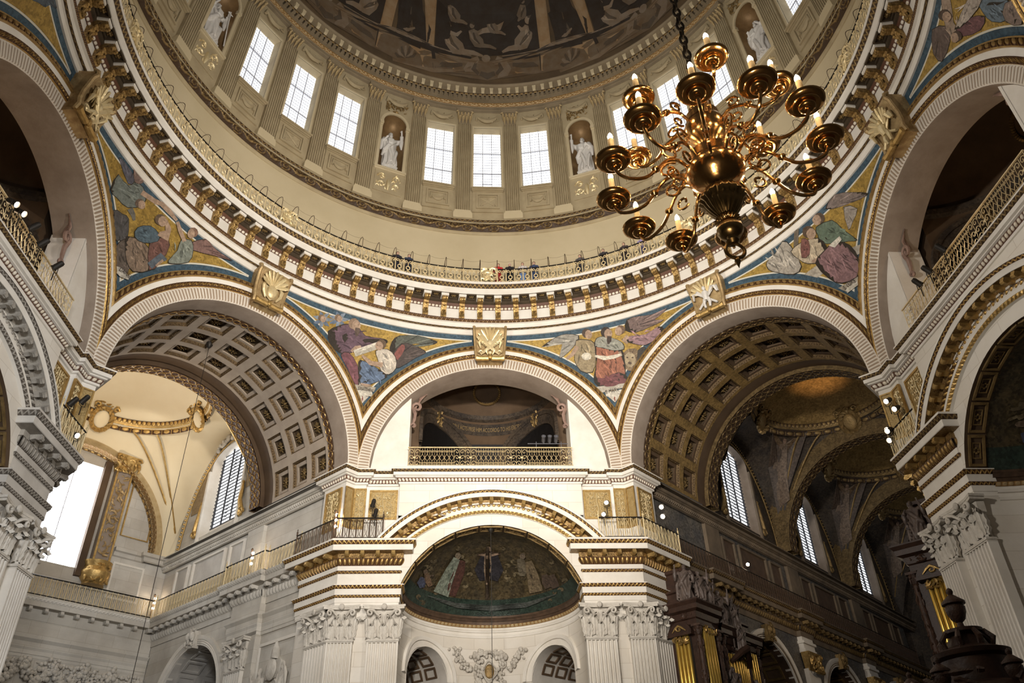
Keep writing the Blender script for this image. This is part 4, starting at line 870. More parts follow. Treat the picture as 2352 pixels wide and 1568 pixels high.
-67.5: '''1,160,195,180;-937,2651,-725,2648,-586,2696,-408,2692,-320,2648,-505,2587,-722,2580,-898,2581\n0,80,98,90;-623,2643,-550,2652,-478,2673,-482,2674,-564,2657,-617,2647\n0,232,283,261;-672,2682,-575,2677,-500,2679,-500,2680,-568,2684,-672,2683\n0,80,98,90;-613,2620,-543,2624,-483,2632,-485,2633,-551,2629,-615,2621\n0,232,283,261;-812,2611,-752,2616,-679,2627,-682,2628,-761,2621,-814,2612\n0,80,98,90;-736,2610,-584,2619,-479,2632,-474,2636,-592,2625,-737,2611\n0,232,283,261;-674,2632,-561,2633,-436,2644,-431,2648,-559,2640,-675,2633\n0,80,98,90;-657,2637,-598,2642,-511,2656,-514,2657,-608,2647,-659,2638\n0,232,283,261;-653,2625,-560,2629,-487,2625,-479,2629,-555,2636,-654,2626\n0,80,98,90;-774,2674,-641,2673,-549,2676,-549,2677,-636,2680,-767,2677\n0,232,283,261;-631,2628,-537,2623,-419,2628,-420,2629,-531,2630,-631,2629\n0,80,98,90;-676,2684,-601,2677,-484,2673,-483,2674,-584,2687,-668,2687\n0,232,283,261;-857,2641,-715,2646,-601,2650,-602,2652,-712,2653,-858,2642\n0,80,98,90;-848,2647,-745,2648,-645,2650,-638,2654,-741,2655,-849,2647\n0,232,283,261;-666,2670,-570,2675,-502,2689,-505,2690,-572,2683,-668,2671\n1,100,100,140;-729,2658,-1096,2698,-973,2707,-772,2704,-670,2690\n0,50,50,70;-889,2683,-1014,2696,-1096,2698,-1097,2697,-1031,2688,-890,2682\n0,170,170,238;-889,2683,-1014,2696,-1096,2698,-1097,2697,-1031,2688,-890,2682\n0,50,50,70;-830,2688,-919,2701,-972,2708,-973,2707,-932,2696,-840,2684\n0,170,170,238;-830,2688,-919,2701,-972,2708,-973,2707,-932,2696,-840,2684\n0,50,50,70;-739,2685,-752,2698,-770,2704,-774,2704,-772,2696,-752,2683\n1,200,120,100;-655,2686,-792,2724,-570,2724,-544,2707\n0,100,60,50;-640,2689,-648,2690,-656,2686,-654,2685,-648,2683,-637,2687\n0,340,204,170;-698,2706,-750,2720,-790,2724,-800,2721,-771,2713,-701,2705\n0,100,60,50;-593,2706,-571,2717,-567,2724,-572,2725,-594,2717,-608,2704\n0,340,204,170;-593,2706,-571,2717,-567,2724,-572,2725,-594,2717,-608,2704\n0,460,290,190;-461,2667,-187,2684,-4,2705,299,2695,316,2709,9,2727,-197,2706,-460,2690\n0,160,100,70;-324,2652,-311,2640,-327,2627,-363,2619,-411,2616,-451,2621,-463,2633,-448,2646,-405,2657,-357,2659\n0,460,290,190;-295,2651,-275,2642,-288,2630,-320,2622,-363,2621,-393,2628,-413,2637,-400,2649,-369,2656,-326,2658\n0,276,174,114;-317,2649,-315,2648,-316,2647,-327,2644,-331,2644,-335,2644,-336,2645,-335,2646,-325,2649,-320,2649\n0,598,377,247;-318,2649,-292,2648,-290,2649,-309,2653\n0,160,150,130;-495,2575,-399,2570,-318,2560,-292,2569,-354,2589,-446,2601\n1,90,85,90;-666,2528,-515,2546,-395,2551,-238,2480,-335,2457,-398,2451\n0,45,43,45;-443,2512,-481,2535,-513,2546,-516,2546,-499,2532,-455,2509\n0,153,145,153;-443,2512,-481,2535,-513,2546,-516,2546,-499,2532,-455,2509\n0,45,43,45;-391,2513,-384,2538,-392,2551,-397,2551,-406,2537,-397,2514\n0,153,145,153;-324,2480,-276,2476,-238,2479,-238,2480,-270,2482,-325,2482\n0,45,43,45;-372,2470,-352,2461,-336,2457,-333,2458,-336,2465,-368,2471\n1,130,95,75;-320,2423,-274,2472,-158,2482,10,2397,-4,2353,-173,2359\n0,65,48,37;-200,2403,-194,2390,-154,2387,-146,2390,-177,2394,-190,2405\n0,189,138,109;-84,2403,-62,2393,-30,2385,-21,2388,-44,2397,-75,2405\n0,65,48,37;-180,2442,-129,2442,-94,2433,-92,2434,-120,2449,-181,2443\n0,189,138,109;-317,2434,-298,2425,-236,2421,-235,2422,-284,2431,-309,2437\n0,65,48,37;-156,2416,-141,2401,-88,2394,-79,2397,-124,2405,-153,2416\n0,189,138,109;-91,2395,-33,2384,7,2382,14,2386,-22,2390,-83,2398\n0,65,48,37;-180,2403,-179,2392,-129,2384,-126,2384,-160,2396,-177,2403\n0,189,138,109;-308,2436,-273,2425,-212,2431,-214,2433,-266,2432,-307,2437\n0,65,48,37;-105,2408,-63,2394,-45,2386,-41,2386,-44,2398,-104,2409\n0,189,138,109;-96,2385,-84,2380,-31,2382,-31,2383,-77,2388,-95,2386\n0,65,48,37;-212,2424,-198,2409,-143,2402,-135,2406,-181,2414,-210,2424\n1,250,165,110;-264,2489,-2,2516,213,2501,331,2448,93,2391,-64,2404,-200,2450\n0,125,83,55;-81,2468,-6,2460,80,2464,79,2466,1,2467,-81,2468\n0,362,239,160;61,2435,91,2422,113,2413,117,2413,112,2426,63,2436\n0,125,83,55;-152,2481,-87,2469,-44,2464,-42,2465,-74,2474,-144,2484\n0,362,239,160;-115,2477,-46,2463,15,2453,18,2453,-32,2469,-114,2477\n0,125,83,55;-102,2474,-88,2452,-24,2440,-22,2441,-62,2459,-99,2474\n0,362,239,160;-75,2434,-36,2425,46,2431,46,2432,-30,2432,-75,2435\n0,125,83,55;33,2484,97,2470,208,2465,216,2469,116,2479,34,2485\n0,362,239,160;-56,2516,-40,2500,27,2489,36,2492,-22,2505,-46,2519\n0,125,83,55;-61,2469,-30,2452,19,2453,19,2454,-16,2457,-59,2469\n0,362,239,160;-71,2455,3,2451,58,2454,59,2455,9,2458,-71,2456\n0,125,83,55;-141,2496,-71,2482,8,2476,9,2477,-59,2489,-140,2497\n0,362,239,160;84,2473,103,2456,159,2455,166,2459,120,2462,86,2473\n0,125,83,55;-5,2443,51,2419,108,2406,111,2407,70,2423,-3,2444\n0,362,239,160;42,2443,137,2433,224,2438,223,2439,145,2441,43,2443\n0,125,83,55;8,2503,53,2496,120,2490,129,2494,66,2502,9,2504\n0,362,239,160;-92,2491,-41,2483,52,2486,52,2487,-34,2490,-85,2494\n1,190,75,60;87,2539,264,2597,403,2588,418,2505,312,2444\n0,95,37,30;387,2526,441,2518,464,2520,471,2524,450,2525,388,2526\n0,275,109,87;185,2567,255,2565,329,2557,331,2557,271,2574,184,2568\n0,95,37,30;162,2531,230,2522,295,2522,302,2525,240,2529,170,2534\n0,275,109,87;212,2538,209,2520,264,2504,274,2507,231,2524,215,2538\n0,95,37,30;250,2554,310,2542,352,2541,359,2544,322,2549,251,2555\n0,275,109,87;204,2524,260,2522,323,2517,325,2518,270,2529,204,2525\n0,95,37,30;251,2519,324,2517,400,2520,400,2522,330,2525,257,2522\n0,275,109,87;300,2519,341,2514,427,2519,426,2521,348,2521,307,2523\n1,70,130,180;-204,2549,-54,2592,140,2594,190,2565,0,2515,-168,2511\n0,35,65,90;-136,2556,-76,2557,-48,2568,-52,2569,-81,2565,-137,2557\n0,102,189,261;-113,2542,-23,2541,18,2546,17,2548,-21,2549,-106,2546\n0,35,65,90;-127,2555,-88,2550,-57,2552,-52,2556,-81,2557,-119,2559\n0,102,189,261;-72,2557,-24,2551,16,2555,15,2557,-17,2558,-65,2561\n0,35,65,90;-157,2537,-111,2538,-51,2547,-53,2548,-119,2544,-158,2538\n0,102,189,261;-177,2543,-132,2549,-110,2551,-104,2555,-136,2557,-180,2543\n0,35,65,90;-84,2532,-29,2531,-1,2533,-2,2534,-33,2536,-85,2533\n0,102,189,261;-71,2536,-21,2542,7,2549,4,2550,-27,2550,-73,2537\n0,460,290,190;137,2584,349,2597,288,2651,146,2670,121,2659,244,2640,291,2606,138,2603\n0,150,90,50;125,2667,133,2650,114,2635,57,2622,1,2620,-45,2627,-54,2644,-36,2658,14,2670,78,2674\n0,460,290,190;159,2665,174,2651,153,2635,116,2627,65,2626,22,2633,7,2647,28,2663,65,2671,116,2672\n0,276,174,114;127,2660,128,2659,127,2658,115,2655,110,2655,105,2656,103,2657,105,2658,116,2661,122,2661\n0,598,377,247;126,2661,155,2658,158,2660,134,2664\n0,100,140,190;342,2453,407,2519,465,2517,479,2531,334,2534,227,2458\n0,460,290,190;409,2517,355,2475,391,2473,448,2514\n1,250,125,110;708,2660,911,2719,1084,2710,1288,2707,1492,2707,1182,2679,807,2641\n0,125,62,55;822,2683,883,2703,914,2719,908,2720,866,2707,815,2685\n0,425,212,187;899,2679,1022,2698,1086,2709,1082,2711,1011,2702,894,2681\n0,125,62,55;899,2679,1022,2698,1086,2709,1082,2711,1011,2702,894,2681\n0,425,212,187;990,2679,1177,2693,1289,2706,1287,2708,1176,2700,986,2681\n0,125,62,55;990,2679,1177,2693,1289,2706,1287,2708,1176,2700,986,2681\n0,425,212,187;1080,2680,1339,2694,1493,2707,1491,2708,1340,2702,1078,2682\n0,125,62,55;1080,2680,1339,2694,1493,2707,1491,2708,1340,2702,1078,2682\n1,220,260,220;534,2638,685,2669,799,2634,815,2580,581,2528,513,2531,561,2594\n0,110,130,110;645,2632,697,2627,737,2625,744,2629,705,2634,645,2633\n0,319,377,319;443,2612,476,2602,521,2584,526,2584,497,2606,445,2613\n0,110,130,110;571,2635,603,2619,665,2605,669,2606,630,2626,574,2635\n0,319,377,319;613,2636,671,2633,774,2631,774,2633,678,2641,620,2639\n0,110,130,110;609,2606,625,2581,686,2569,690,2570,647,2585,612,2606\n0,319,377,319;639,2643,647,2631,704,2616,714,2620,668,2636,642,2643\n0,110,130,110;668,2623,670,2605,726,2589,736,2592,693,2609,671,2623\n0,319,377,319;588,2566,621,2563,686,2560,688,2561,631,2570,595,2569\n0,110,130,110;601,2597,617,2583,673,2576,675,2577,636,2588,604,2598\n0,319,377,319;611,2622,649,2603,741,2592,743,2593,666,2609,613,2623\n0,110,130,110;605,2610,638,2595,673,2577,677,2577,661,2599,614,2612\n0,460,290,190;614,2654,463,2679,329,2701,293,2689,414,2661,572,2637\n0,260,130,80;727,2721,738,2707,717,2693,666,2683,611,2682,574,2691,563,2704,583,2718,634,2729,690,2730\n0,460,290,190;687,2705,699,2692,682,2679,645,2672,603,2673,570,2682,558,2695,568,2705,611,2715,654,2714\n0,276,174,114;607,2692,609,2691,607,2690,595,2687,590,2687,586,2688,585,2689,587,2690,598,2693,603,2693\n0,598,377,247;578,2688,576,2680,586,2680,584,2688\n0,520,490,430;-187,2357,-98,2365,81,2358,88,2344,-46,2331,-132,2336''',
67.5: '''0,450,400,330;-606,2527,-41,2519,471,2470,393,2440,-119,2471,-430,2478\n1,240,180,165;306,2701,572,2718,848,2663,1046,2606,870,2618,709,2639,545,2658\n0,120,90,83;462,2704,539,2710,573,2718,572,2719,528,2716,453,2708\n0,408,306,281;462,2704,539,2710,573,2718,572,2719,528,2716,453,2708\n0,120,90,83;586,2680,751,2667,847,2662,849,2664,757,2672,581,2684\n0,408,306,281;586,2680,751,2667,847,2662,849,2664,757,2672,581,2684\n0,120,90,83;676,2655,909,2622,1044,2605,1048,2606,918,2626,680,2657\n0,408,306,281;591,2661,769,2630,869,2617,872,2618,779,2635,596,2663\n0,120,90,83;591,2661,769,2630,869,2617,872,2618,779,2635,596,2663\n0,408,306,281;520,2669,634,2649,707,2638,710,2640,644,2654,525,2671\n1,360,310,270;576,2647,751,2596,561,2569,435,2557\n0,180,155,135;577,2638,587,2642,585,2645,573,2647,565,2644,570,2638\n0,612,527,459;648,2616,710,2601,749,2596,753,2597,721,2605,653,2617\n0,180,155,135;648,2616,710,2601,749,2596,753,2597,721,2605,653,2617\n0,612,527,459;566,2602,557,2580,559,2569,571,2566,579,2579,573,2602\n0,180,155,135;566,2602,557,2580,559,2569,571,2566,579,2579,573,2602\n1,120,190,130;-5,2665,283,2640,350,2576,455,2497,326,2518,125,2551,-66,2590,-51,2630\n0,60,95,65;202,2558,224,2546,270,2533,275,2534,242,2551,205,2559\n0,174,275,189;313,2585,350,2565,366,2544,372,2545,377,2566,317,2586\n0,60,95,65;230,2586,292,2566,348,2555,352,2556,308,2571,233,2587\n0,174,275,189;-83,2612,-30,2591,18,2571,23,2572,-3,2593,-79,2613\n0,60,95,65;125,2609,169,2595,206,2587,211,2589,186,2600,128,2610\n0,174,275,189;323,2588,357,2569,392,2562,397,2563,375,2573,327,2589\n0,60,95,65;261,2567,309,2556,361,2540,366,2541,326,2561,263,2568\n0,174,275,189;168,2603,228,2578,282,2573,285,2575,244,2583,171,2604\n0,60,95,65;204,2618,212,2608,223,2591,235,2589,240,2608,208,2619\n0,174,275,189;305,2561,322,2539,372,2528,377,2530,341,2543,308,2561\n0,60,95,65;144,2626,175,2600,232,2578,237,2579,195,2603,148,2627\n0,130,80,50;200,2670,152,2663,92,2664,40,2676,19,2691,28,2708,78,2716,138,2714,191,2703,216,2685\n0,460,290,190;129,2676,91,2667,38,2668,-2,2676,-17,2690,-8,2707,38,2714,85,2715,131,2704,145,2690\n0,276,174,114;49,2697,44,2696,38,2696,27,2699,25,2700,26,2702,31,2703,37,2703,49,2700,51,2698\n0,598,377,247;19,2706,-7,2702,-3,2700,27,2702\n0,170,130,90;-335,2758,-539,2663,-467,2648,-252,2738\n1,400,360,310;-1086,2678,-936,2681,-670,2716,-576,2670,-581,2566,-758,2556,-980,2602,-1113,2642\n0,200,180,155;-662,2658,-693,2636,-689,2599,-683,2599,-665,2635,-658,2658\n0,580,522,450;-728,2655,-700,2615,-657,2578,-651,2579,-670,2616,-718,2653\n0,200,180,155;-996,2660,-948,2627,-903,2605,-897,2606,-924,2631,-992,2661\n0,580,522,450;-920,2720,-953,2683,-917,2651,-904,2649,-923,2682,-910,2718\n0,200,180,155;-975,2714,-922,2681,-851,2661,-845,2662,-900,2686,-971,2715\n0,580,522,450;-1045,2670,-995,2643,-916,2614,-910,2615,-973,2648,-1041,2671\n0,200,180,155;-1092,2678,-1041,2647,-949,2615,-943,2616,-1013,2649,-1087,2679\n0,580,522,450;-767,2668,-807,2636,-819,2597,-807,2595,-779,2633,-763,2668\n0,200,180,155;-684,2672,-643,2645,-632,2617,-625,2618,-620,2647,-680,2673\n0,580,522,450;-826,2629,-820,2610,-833,2592,-822,2590,-791,2608,-822,2630\n0,200,180,155;-784,2642,-753,2607,-714,2570,-708,2571,-724,2607,-780,2642\n0,580,522,450;-763,2657,-759,2628,-767,2594,-761,2594,-730,2626,-759,2658\n0,200,180,155;-750,2713,-753,2681,-776,2644,-770,2644,-724,2679,-746,2713\n0,580,522,450;-870,2659,-822,2630,-781,2618,-769,2617,-800,2635,-866,2660\n0,200,180,155;-982,2656,-975,2629,-968,2600,-961,2600,-951,2631,-978,2656\n0,580,522,450;-845,2723,-844,2691,-833,2659,-826,2659,-814,2690,-840,2724\n0,200,180,155;-830,2686,-843,2655,-838,2633,-826,2631,-814,2654,-826,2687\n0,580,522,450;-939,2649,-874,2626,-833,2606,-827,2607,-853,2631,-935,2650\n0,200,180,155;-908,2726,-922,2705,-919,2682,-912,2683,-893,2703,-903,2726\n0,200,170,140;-1034,2660,-1042,2658,-1052,2658,-1066,2661,-1071,2663,-1075,2667,-1067,2669,-1051,2667,-1042,2667,-1032,2662\n0,500,460,400;-1083,2700,-1043,2679,-968,2671,-966,2678,-1024,2685,-1070,2702\n1,500,400,270;-376,2654,-91,2621,-33,2561,-234,2529,-451,2556,-549,2598,-609,2650\n0,250,200,135;-236,2593,-246,2575,-235,2562,-229,2563,-211,2572,-232,2593\n0,725,580,392;-337,2596,-341,2566,-346,2544,-340,2544,-313,2565,-333,2596\n0,250,200,135;-513,2620,-560,2609,-565,2587,-559,2587,-535,2605,-511,2620\n0,725,580,392;-477,2646,-476,2632,-417,2611,-411,2612,-447,2634,-472,2646\n0,250,200,135;-442,2613,-431,2588,-421,2578,-409,2576,-402,2588,-438,2614\n0,725,580,392;-253,2623,-246,2606,-225,2577,-219,2577,-217,2606,-249,2624\n0,250,200,135;-369,2610,-393,2580,-399,2556,-393,2557,-366,2578,-365,2610\n0,725,580,392;-252,2568,-280,2547,-293,2530,-287,2530,-254,2545,-248,2568\n0,250,200,135;-249,2577,-256,2564,-235,2541,-229,2542,-228,2563,-245,2578\n0,725,580,392;-346,2593,-308,2567,-283,2546,-277,2546,-280,2568,-342,2593\n0,250,200,135;-490,2632,-488,2621,-466,2597,-460,2598,-459,2621,-486,2632\n0,725,580,392;-464,2637,-458,2617,-411,2606,-406,2607,-430,2619,-460,2638\n0,250,200,135;-184,2599,-222,2594,-231,2571,-219,2569,-191,2588,-181,2598\n0,725,580,392;-478,2640,-491,2618,-505,2596,-499,2596,-464,2615,-468,2638\n1,230,75,65;-341,2665,-245,2637,-344,2585,-492,2596\n0,115,37,33;-335,2616,-350,2613,-342,2605,-336,2605,-323,2610,-325,2614\n0,334,109,94;-310,2636,-335,2629,-307,2618,-301,2619,-307,2629,-307,2636\n0,115,37,33;-388,2622,-395,2619,-401,2615,-391,2611,-368,2616,-384,2623\n0,334,109,94;-392,2612,-403,2614,-413,2604,-409,2603,-372,2608,-388,2613\n0,115,37,33;-308,2646,-316,2643,-328,2630,-323,2629,-289,2640,-304,2646\n0,120,70,40;-73,2652,-119,2640,-191,2643,-249,2655,-279,2674,-263,2690,-215,2702,-142,2699,-84,2687,-56,2668\n0,460,290,190;-64,2639,-112,2630,-169,2630,-212,2639,-229,2654,-218,2672,-169,2680,-111,2680,-69,2672,-46,2654\n0,276,174,114;-88,2648,-93,2647,-100,2646,-112,2650,-114,2651,-113,2652,-107,2653,-101,2654,-89,2650,-86,2649\n0,598,377,247;-85,2648,-89,2638,-73,2636,-72,2646\n0,460,290,190;-373,2542,-285,2533,-192,2538,-206,2549,-290,2550,-362,2557\n1,270,130,150;-103,2548,154,2546,311,2496,313,2424,151,2365,-99,2384,-238,2435,-320,2530\n0,135,65,75;12,2491,24,2466,66,2438,72,2439,45,2469,16,2492\n0,392,189,217;-225,2511,-189,2485,-114,2452,-109,2453,-162,2487,-222,2512\n0,135,65,75;149,2480,231,2450,277,2425,283,2426,250,2455,152,2481\n0,392,189,217;24,2535,2,2499,35,2467,41,2467,22,2501,28,2535\n0,135,65,75;-119,2504,-97,2467,-26,2416,-20,2417,-70,2467,-115,2504\n0,392,189,217;6,2536,-17,2501,-10,2465,-4,2465,10,2500,16,2533\n0,135,65,75;92,2472,126,2434,166,2396,172,2397,153,2434,96,2473\n0,392,189,217;29,2545,59,2504,115,2459,120,2460,87,2504,33,2546\n0,135,65,75;-18,2479,51,2450,106,2418,111,2419,77,2452,-15,2480\n0,392,189,217;-158,2496,-197,2474,-184,2447,-178,2448,-171,2472,-154,2496\n0,135,65,75;-166,2496,-100,2468,-1,2436,4,2437,-82,2473,-162,2497\n0,392,189,217;110,2491,76,2447,74,2408,80,2408,102,2446,113,2491\n0,135,65,75;-149,2529,-120,2490,-30,2453,-18,2452,-93,2491,-138,2527\n0,392,189,217;-44,2491,-100,2448,-113,2408,-102,2406,-74,2446,-40,2491\n0,135,65,75;272,2501,259,2465,260,2424,272,2422,285,2464,276,2501\n0,392,189,217;-52,2527,-98,2499,-100,2466,-88,2464,-72,2497,-48,2527\n0,135,65,75;-49,2488,-50,2458,12,2428,17,2429,-23,2459,-45,2489\n0,392,189,217;105,2511,114,2471,156,2441,168,2439,141,2472,109,2511\n0,135,65,75;109,2498,133,2458,205,2427,210,2428,153,2462,113,2499\n0,392,189,217;-202,2533,-164,2504,-82,2464,-77,2465,-137,2505,-198,2534\n0,135,65,75;84,2434,119,2410,186,2376,198,2375,139,2414,88,2435\n0,392,189,217;-236,2475,-202,2450,-143,2418,-137,2419,-182,2454,-226,2474\n0,700,660,580;30,2554,265,2557,267,2538,100,2529\n0,420,370,300;-193,2375,203,2360,178,2345,-112,2341\n0,640,600,520;-105,2355,165,2350,135,2330,-98,2330''',
112.5: '''1,150,100,85;-857,2704,-688,2647,-831,2615,-1130,2619,-1143,2654,-1084,2677\n0,75,50,43;-733,2660,-713,2652,-690,2646,-686,2647,-701,2655,-727,2662\n0,255,170,145;-733,2660,-713,2652,-690,2646,-686,2647,-701,2655,-727,2662\n0,75,50,43;-802,2648,-828,2628,-840,2617,-829,2615,-812,2626,-790,2645\n0,255,170,145;-802,2648,-828,2628,-840,2617,-829,2615,-812,2626,-790,2645\n0,75,50,43;-936,2652,-1069,2635,-1139,2622,-1130,2619,-1059,2630,-935,2651\n0,255,170,145;-936,2652,-1069,2635,-1139,2622,-1130,2619,-1059,2630,-935,2651\n0,75,50,43;-942,2668,-1071,2661,-1143,2654,-1135,2651,-1063,2656,-934,2664\n1,400,280,200;-406,2694,-326,2654,-569,2621,-627,2578,-778,2588,-712,2646\n0,200,140,100;-536,2604,-588,2602,-651,2598,-643,2594,-571,2594,-535,2604\n0,580,406,290;-537,2666,-543,2653,-550,2644,-539,2642,-524,2651,-527,2664\n0,200,140,100;-512,2667,-577,2663,-623,2657,-615,2654,-560,2655,-504,2664\n0,580,406,290;-522,2620,-546,2614,-576,2599,-566,2596,-522,2608,-521,2620\n0,200,140,100;-581,2655,-600,2650,-592,2634,-589,2634,-573,2645,-571,2652\n0,580,406,290;-472,2614,-516,2610,-576,2605,-567,2602,-507,2605,-464,2611\n0,200,140,100;-483,2650,-521,2640,-573,2632,-573,2632,-509,2636,-482,2650\n0,580,406,290;-434,2668,-476,2670,-489,2655,-487,2655,-455,2663,-426,2665\n0,200,140,100;-471,2659,-530,2657,-551,2645,-550,2645,-510,2649,-471,2659\n0,580,406,290;-722,2650,-741,2632,-741,2619,-737,2620,-721,2630,-720,2650\n0,200,140,100;-647,2631,-696,2631,-730,2615,-720,2612,-675,2624,-647,2631\n1,200,75,90;-607,2604,-378,2558,-234,2496,-432,2504,-646,2566\n0,100,37,45;-510,2566,-481,2548,-442,2532,-430,2530,-467,2552,-507,2566\n0,290,109,131;-533,2559,-514,2539,-487,2526,-483,2527,-492,2539,-522,2556\n0,100,37,45;-470,2577,-455,2562,-444,2546,-441,2546,-433,2561,-468,2578\n0,290,109,131;-500,2561,-465,2546,-462,2540,-451,2537,-442,2546,-498,2562\n0,100,37,45;-461,2560,-446,2551,-407,2536,-403,2537,-423,2552,-458,2561\n0,290,109,131;-369,2540,-341,2523,-329,2507,-318,2504,-319,2523,-367,2541\n0,100,37,45;-460,2580,-486,2572,-479,2555,-476,2555,-459,2567,-459,2580\n0,290,109,131;-416,2567,-424,2551,-413,2535,-410,2535,-404,2550,-414,2567\n1,130,210,290;-72,2524,136,2413,-80,2401,-224,2460,-189,2503\n0,65,105,145;-118,2447,-129,2438,-108,2425,-105,2426,-101,2434,-116,2448\n0,189,304,420;-156,2487,-150,2469,-119,2453,-107,2451,-121,2466,-153,2488\n0,65,105,145;-50,2443,-70,2430,-52,2410,-49,2410,-43,2426,-48,2443\n0,189,304,420;12,2461,-1,2451,3,2439,6,2440,17,2450,14,2461\n0,65,105,145;-110,2462,-108,2444,-76,2421,-65,2419,-79,2440,-108,2463\n0,189,304,420;17,2443,-10,2429,15,2405,18,2405,17,2425,18,2443\n0,65,105,145;-60,2465,-82,2452,-72,2430,-69,2430,-55,2447,-50,2462\n0,189,304,420;-81,2464,-89,2449,-115,2435,-114,2435,-64,2444,-71,2462\n0,65,105,145;-144,2477,-182,2466,-177,2448,-166,2446,-156,2461,-134,2475\n0,189,304,420;-110,2475,-121,2453,-96,2435,-93,2436,-101,2452,-100,2472\n0,65,105,145;-87,2475,-110,2463,-75,2442,-72,2442,-91,2462,-77,2473\n1,460,390,340;-125,2571,0,2508,-402,2557,-625,2605\n0,230,195,170;-263,2577,-309,2577,-374,2578,-368,2574,-295,2568,-263,2577\n0,667,566,493;-311,2570,-405,2576,-471,2577,-473,2576,-402,2570,-312,2569\n0,230,195,170;-183,2562,-260,2577,-325,2573,-325,2572,-249,2569,-185,2561\n0,667,566,493;-198,2570,-289,2595,-393,2611,-396,2610,-301,2591,-200,2569\n0,230,195,170;-291,2569,-344,2580,-404,2583,-406,2582,-344,2573,-293,2569\n0,667,566,493;-336,2583,-411,2586,-479,2587,-472,2583,-398,2578,-336,2582\n0,230,195,170;-148,2527,-180,2537,-241,2552,-245,2551,-193,2533,-151,2526\n0,667,566,493;-227,2581,-307,2602,-386,2625,-390,2624,-320,2598,-229,2580\n0,100,60,40;-502,2639,-559,2642,-605,2650,-639,2666,-645,2683,-612,2691,-554,2688,-501,2677,-467,2661,-470,2647\n0,460,290,190;-510,2630,-565,2634,-609,2641,-635,2653,-625,2663,-595,2671,-547,2671,-503,2663,-478,2651,-480,2638\n0,276,174,114;-521,2640,-525,2639,-535,2642,-535,2643,-541,2647,-538,2648,-535,2648,-525,2645,-516,2641,-518,2640\n0,598,377,247;-520,2640,-536,2635,-525,2632,-509,2637\n0,100,60,40;-645,2566,-690,2567,-734,2575,-761,2587,-762,2600,-734,2608,-688,2608,-644,2600,-618,2587,-618,2574\n0,460,290,190;-694,2579,-730,2577,-773,2584,-799,2596,-793,2605,-766,2612,-722,2612,-687,2607,-661,2595,-668,2586\n0,276,174,114;-734,2601,-737,2600,-739,2600,-748,2604,-746,2605,-743,2606,-740,2606,-738,2606,-730,2603,-731,2602\n0,598,377,247;-749,2610,-772,2611,-774,2609,-742,2606\n1,280,200,170;98,2415,226,2361,-1,2335,-100,2401\n0,140,100,85;85,2405,60,2397,28,2388,36,2385,81,2391,86,2405\n0,406,290,246;98,2364,72,2362,76,2351,78,2351,95,2356,99,2364\n0,140,100,85;119,2383,75,2383,56,2378,56,2377,82,2378,119,2382\n0,406,290,246;65,2393,53,2383,44,2380,53,2377,69,2381,67,2394\n0,140,100,85;63,2379,37,2378,15,2366,16,2366,55,2371,63,2379\n0,406,290,246;99,2403,85,2399,70,2394,71,2394,99,2395,101,2403\n0,140,100,85;89,2393,69,2388,53,2383,53,2382,82,2384,90,2393\n0,406,290,246;123,2402,77,2402,55,2396,64,2393,93,2395,122,2401''',
-112.5: '''1,80,120,170;664,2615,892,2731,990,2714,891,2690,883,2668,781,2645\n0,40,60,85;831,2699,874,2718,902,2734,890,2732,862,2721,825,2700\n0,136,204,289;831,2699,874,2718,902,2734,890,2732,862,2721,825,2700\n0,40,60,85;870,2690,952,2705,992,2713,988,2714,943,2707,874,2694\n0,136,204,289;831,2681,867,2684,892,2689,890,2690,868,2689,827,2682\n0,40,60,85;824,2671,851,2664,875,2665,883,2668,867,2672,824,2671'''}
TXT = {-22.5: ('S MATTHEW', .26, (-.1, 23.50), .55), 22.5: ('S. MARK', .27, (.0, 23.52), .75), -67.5: ('DANIEL', .26, (-.1, 23.55), .75), 67.5: ('S. LUKE', .27, (.1, 23.52), .75)}
for a, its in FIG.items():
    g = G(); its = unpack(its)
    for k, (c, q) in enumerate(its): poly_on(g, pend, q, .026 + .0007 * k, c, 2)
    m = ob('mosaic_figures', g, PAINT, PEND[a], None, None, 0)
    if a in TXT:
        s_, z_, (p_, h_), k_ = TXT[a]
        ob('inscription', textmesh(s_, z_, lambda x, y: pend(p_ + math.degrees(x * k_ / 17.0), h_ + y, .16)), TEXTM, PEND[a], None, None, 0)
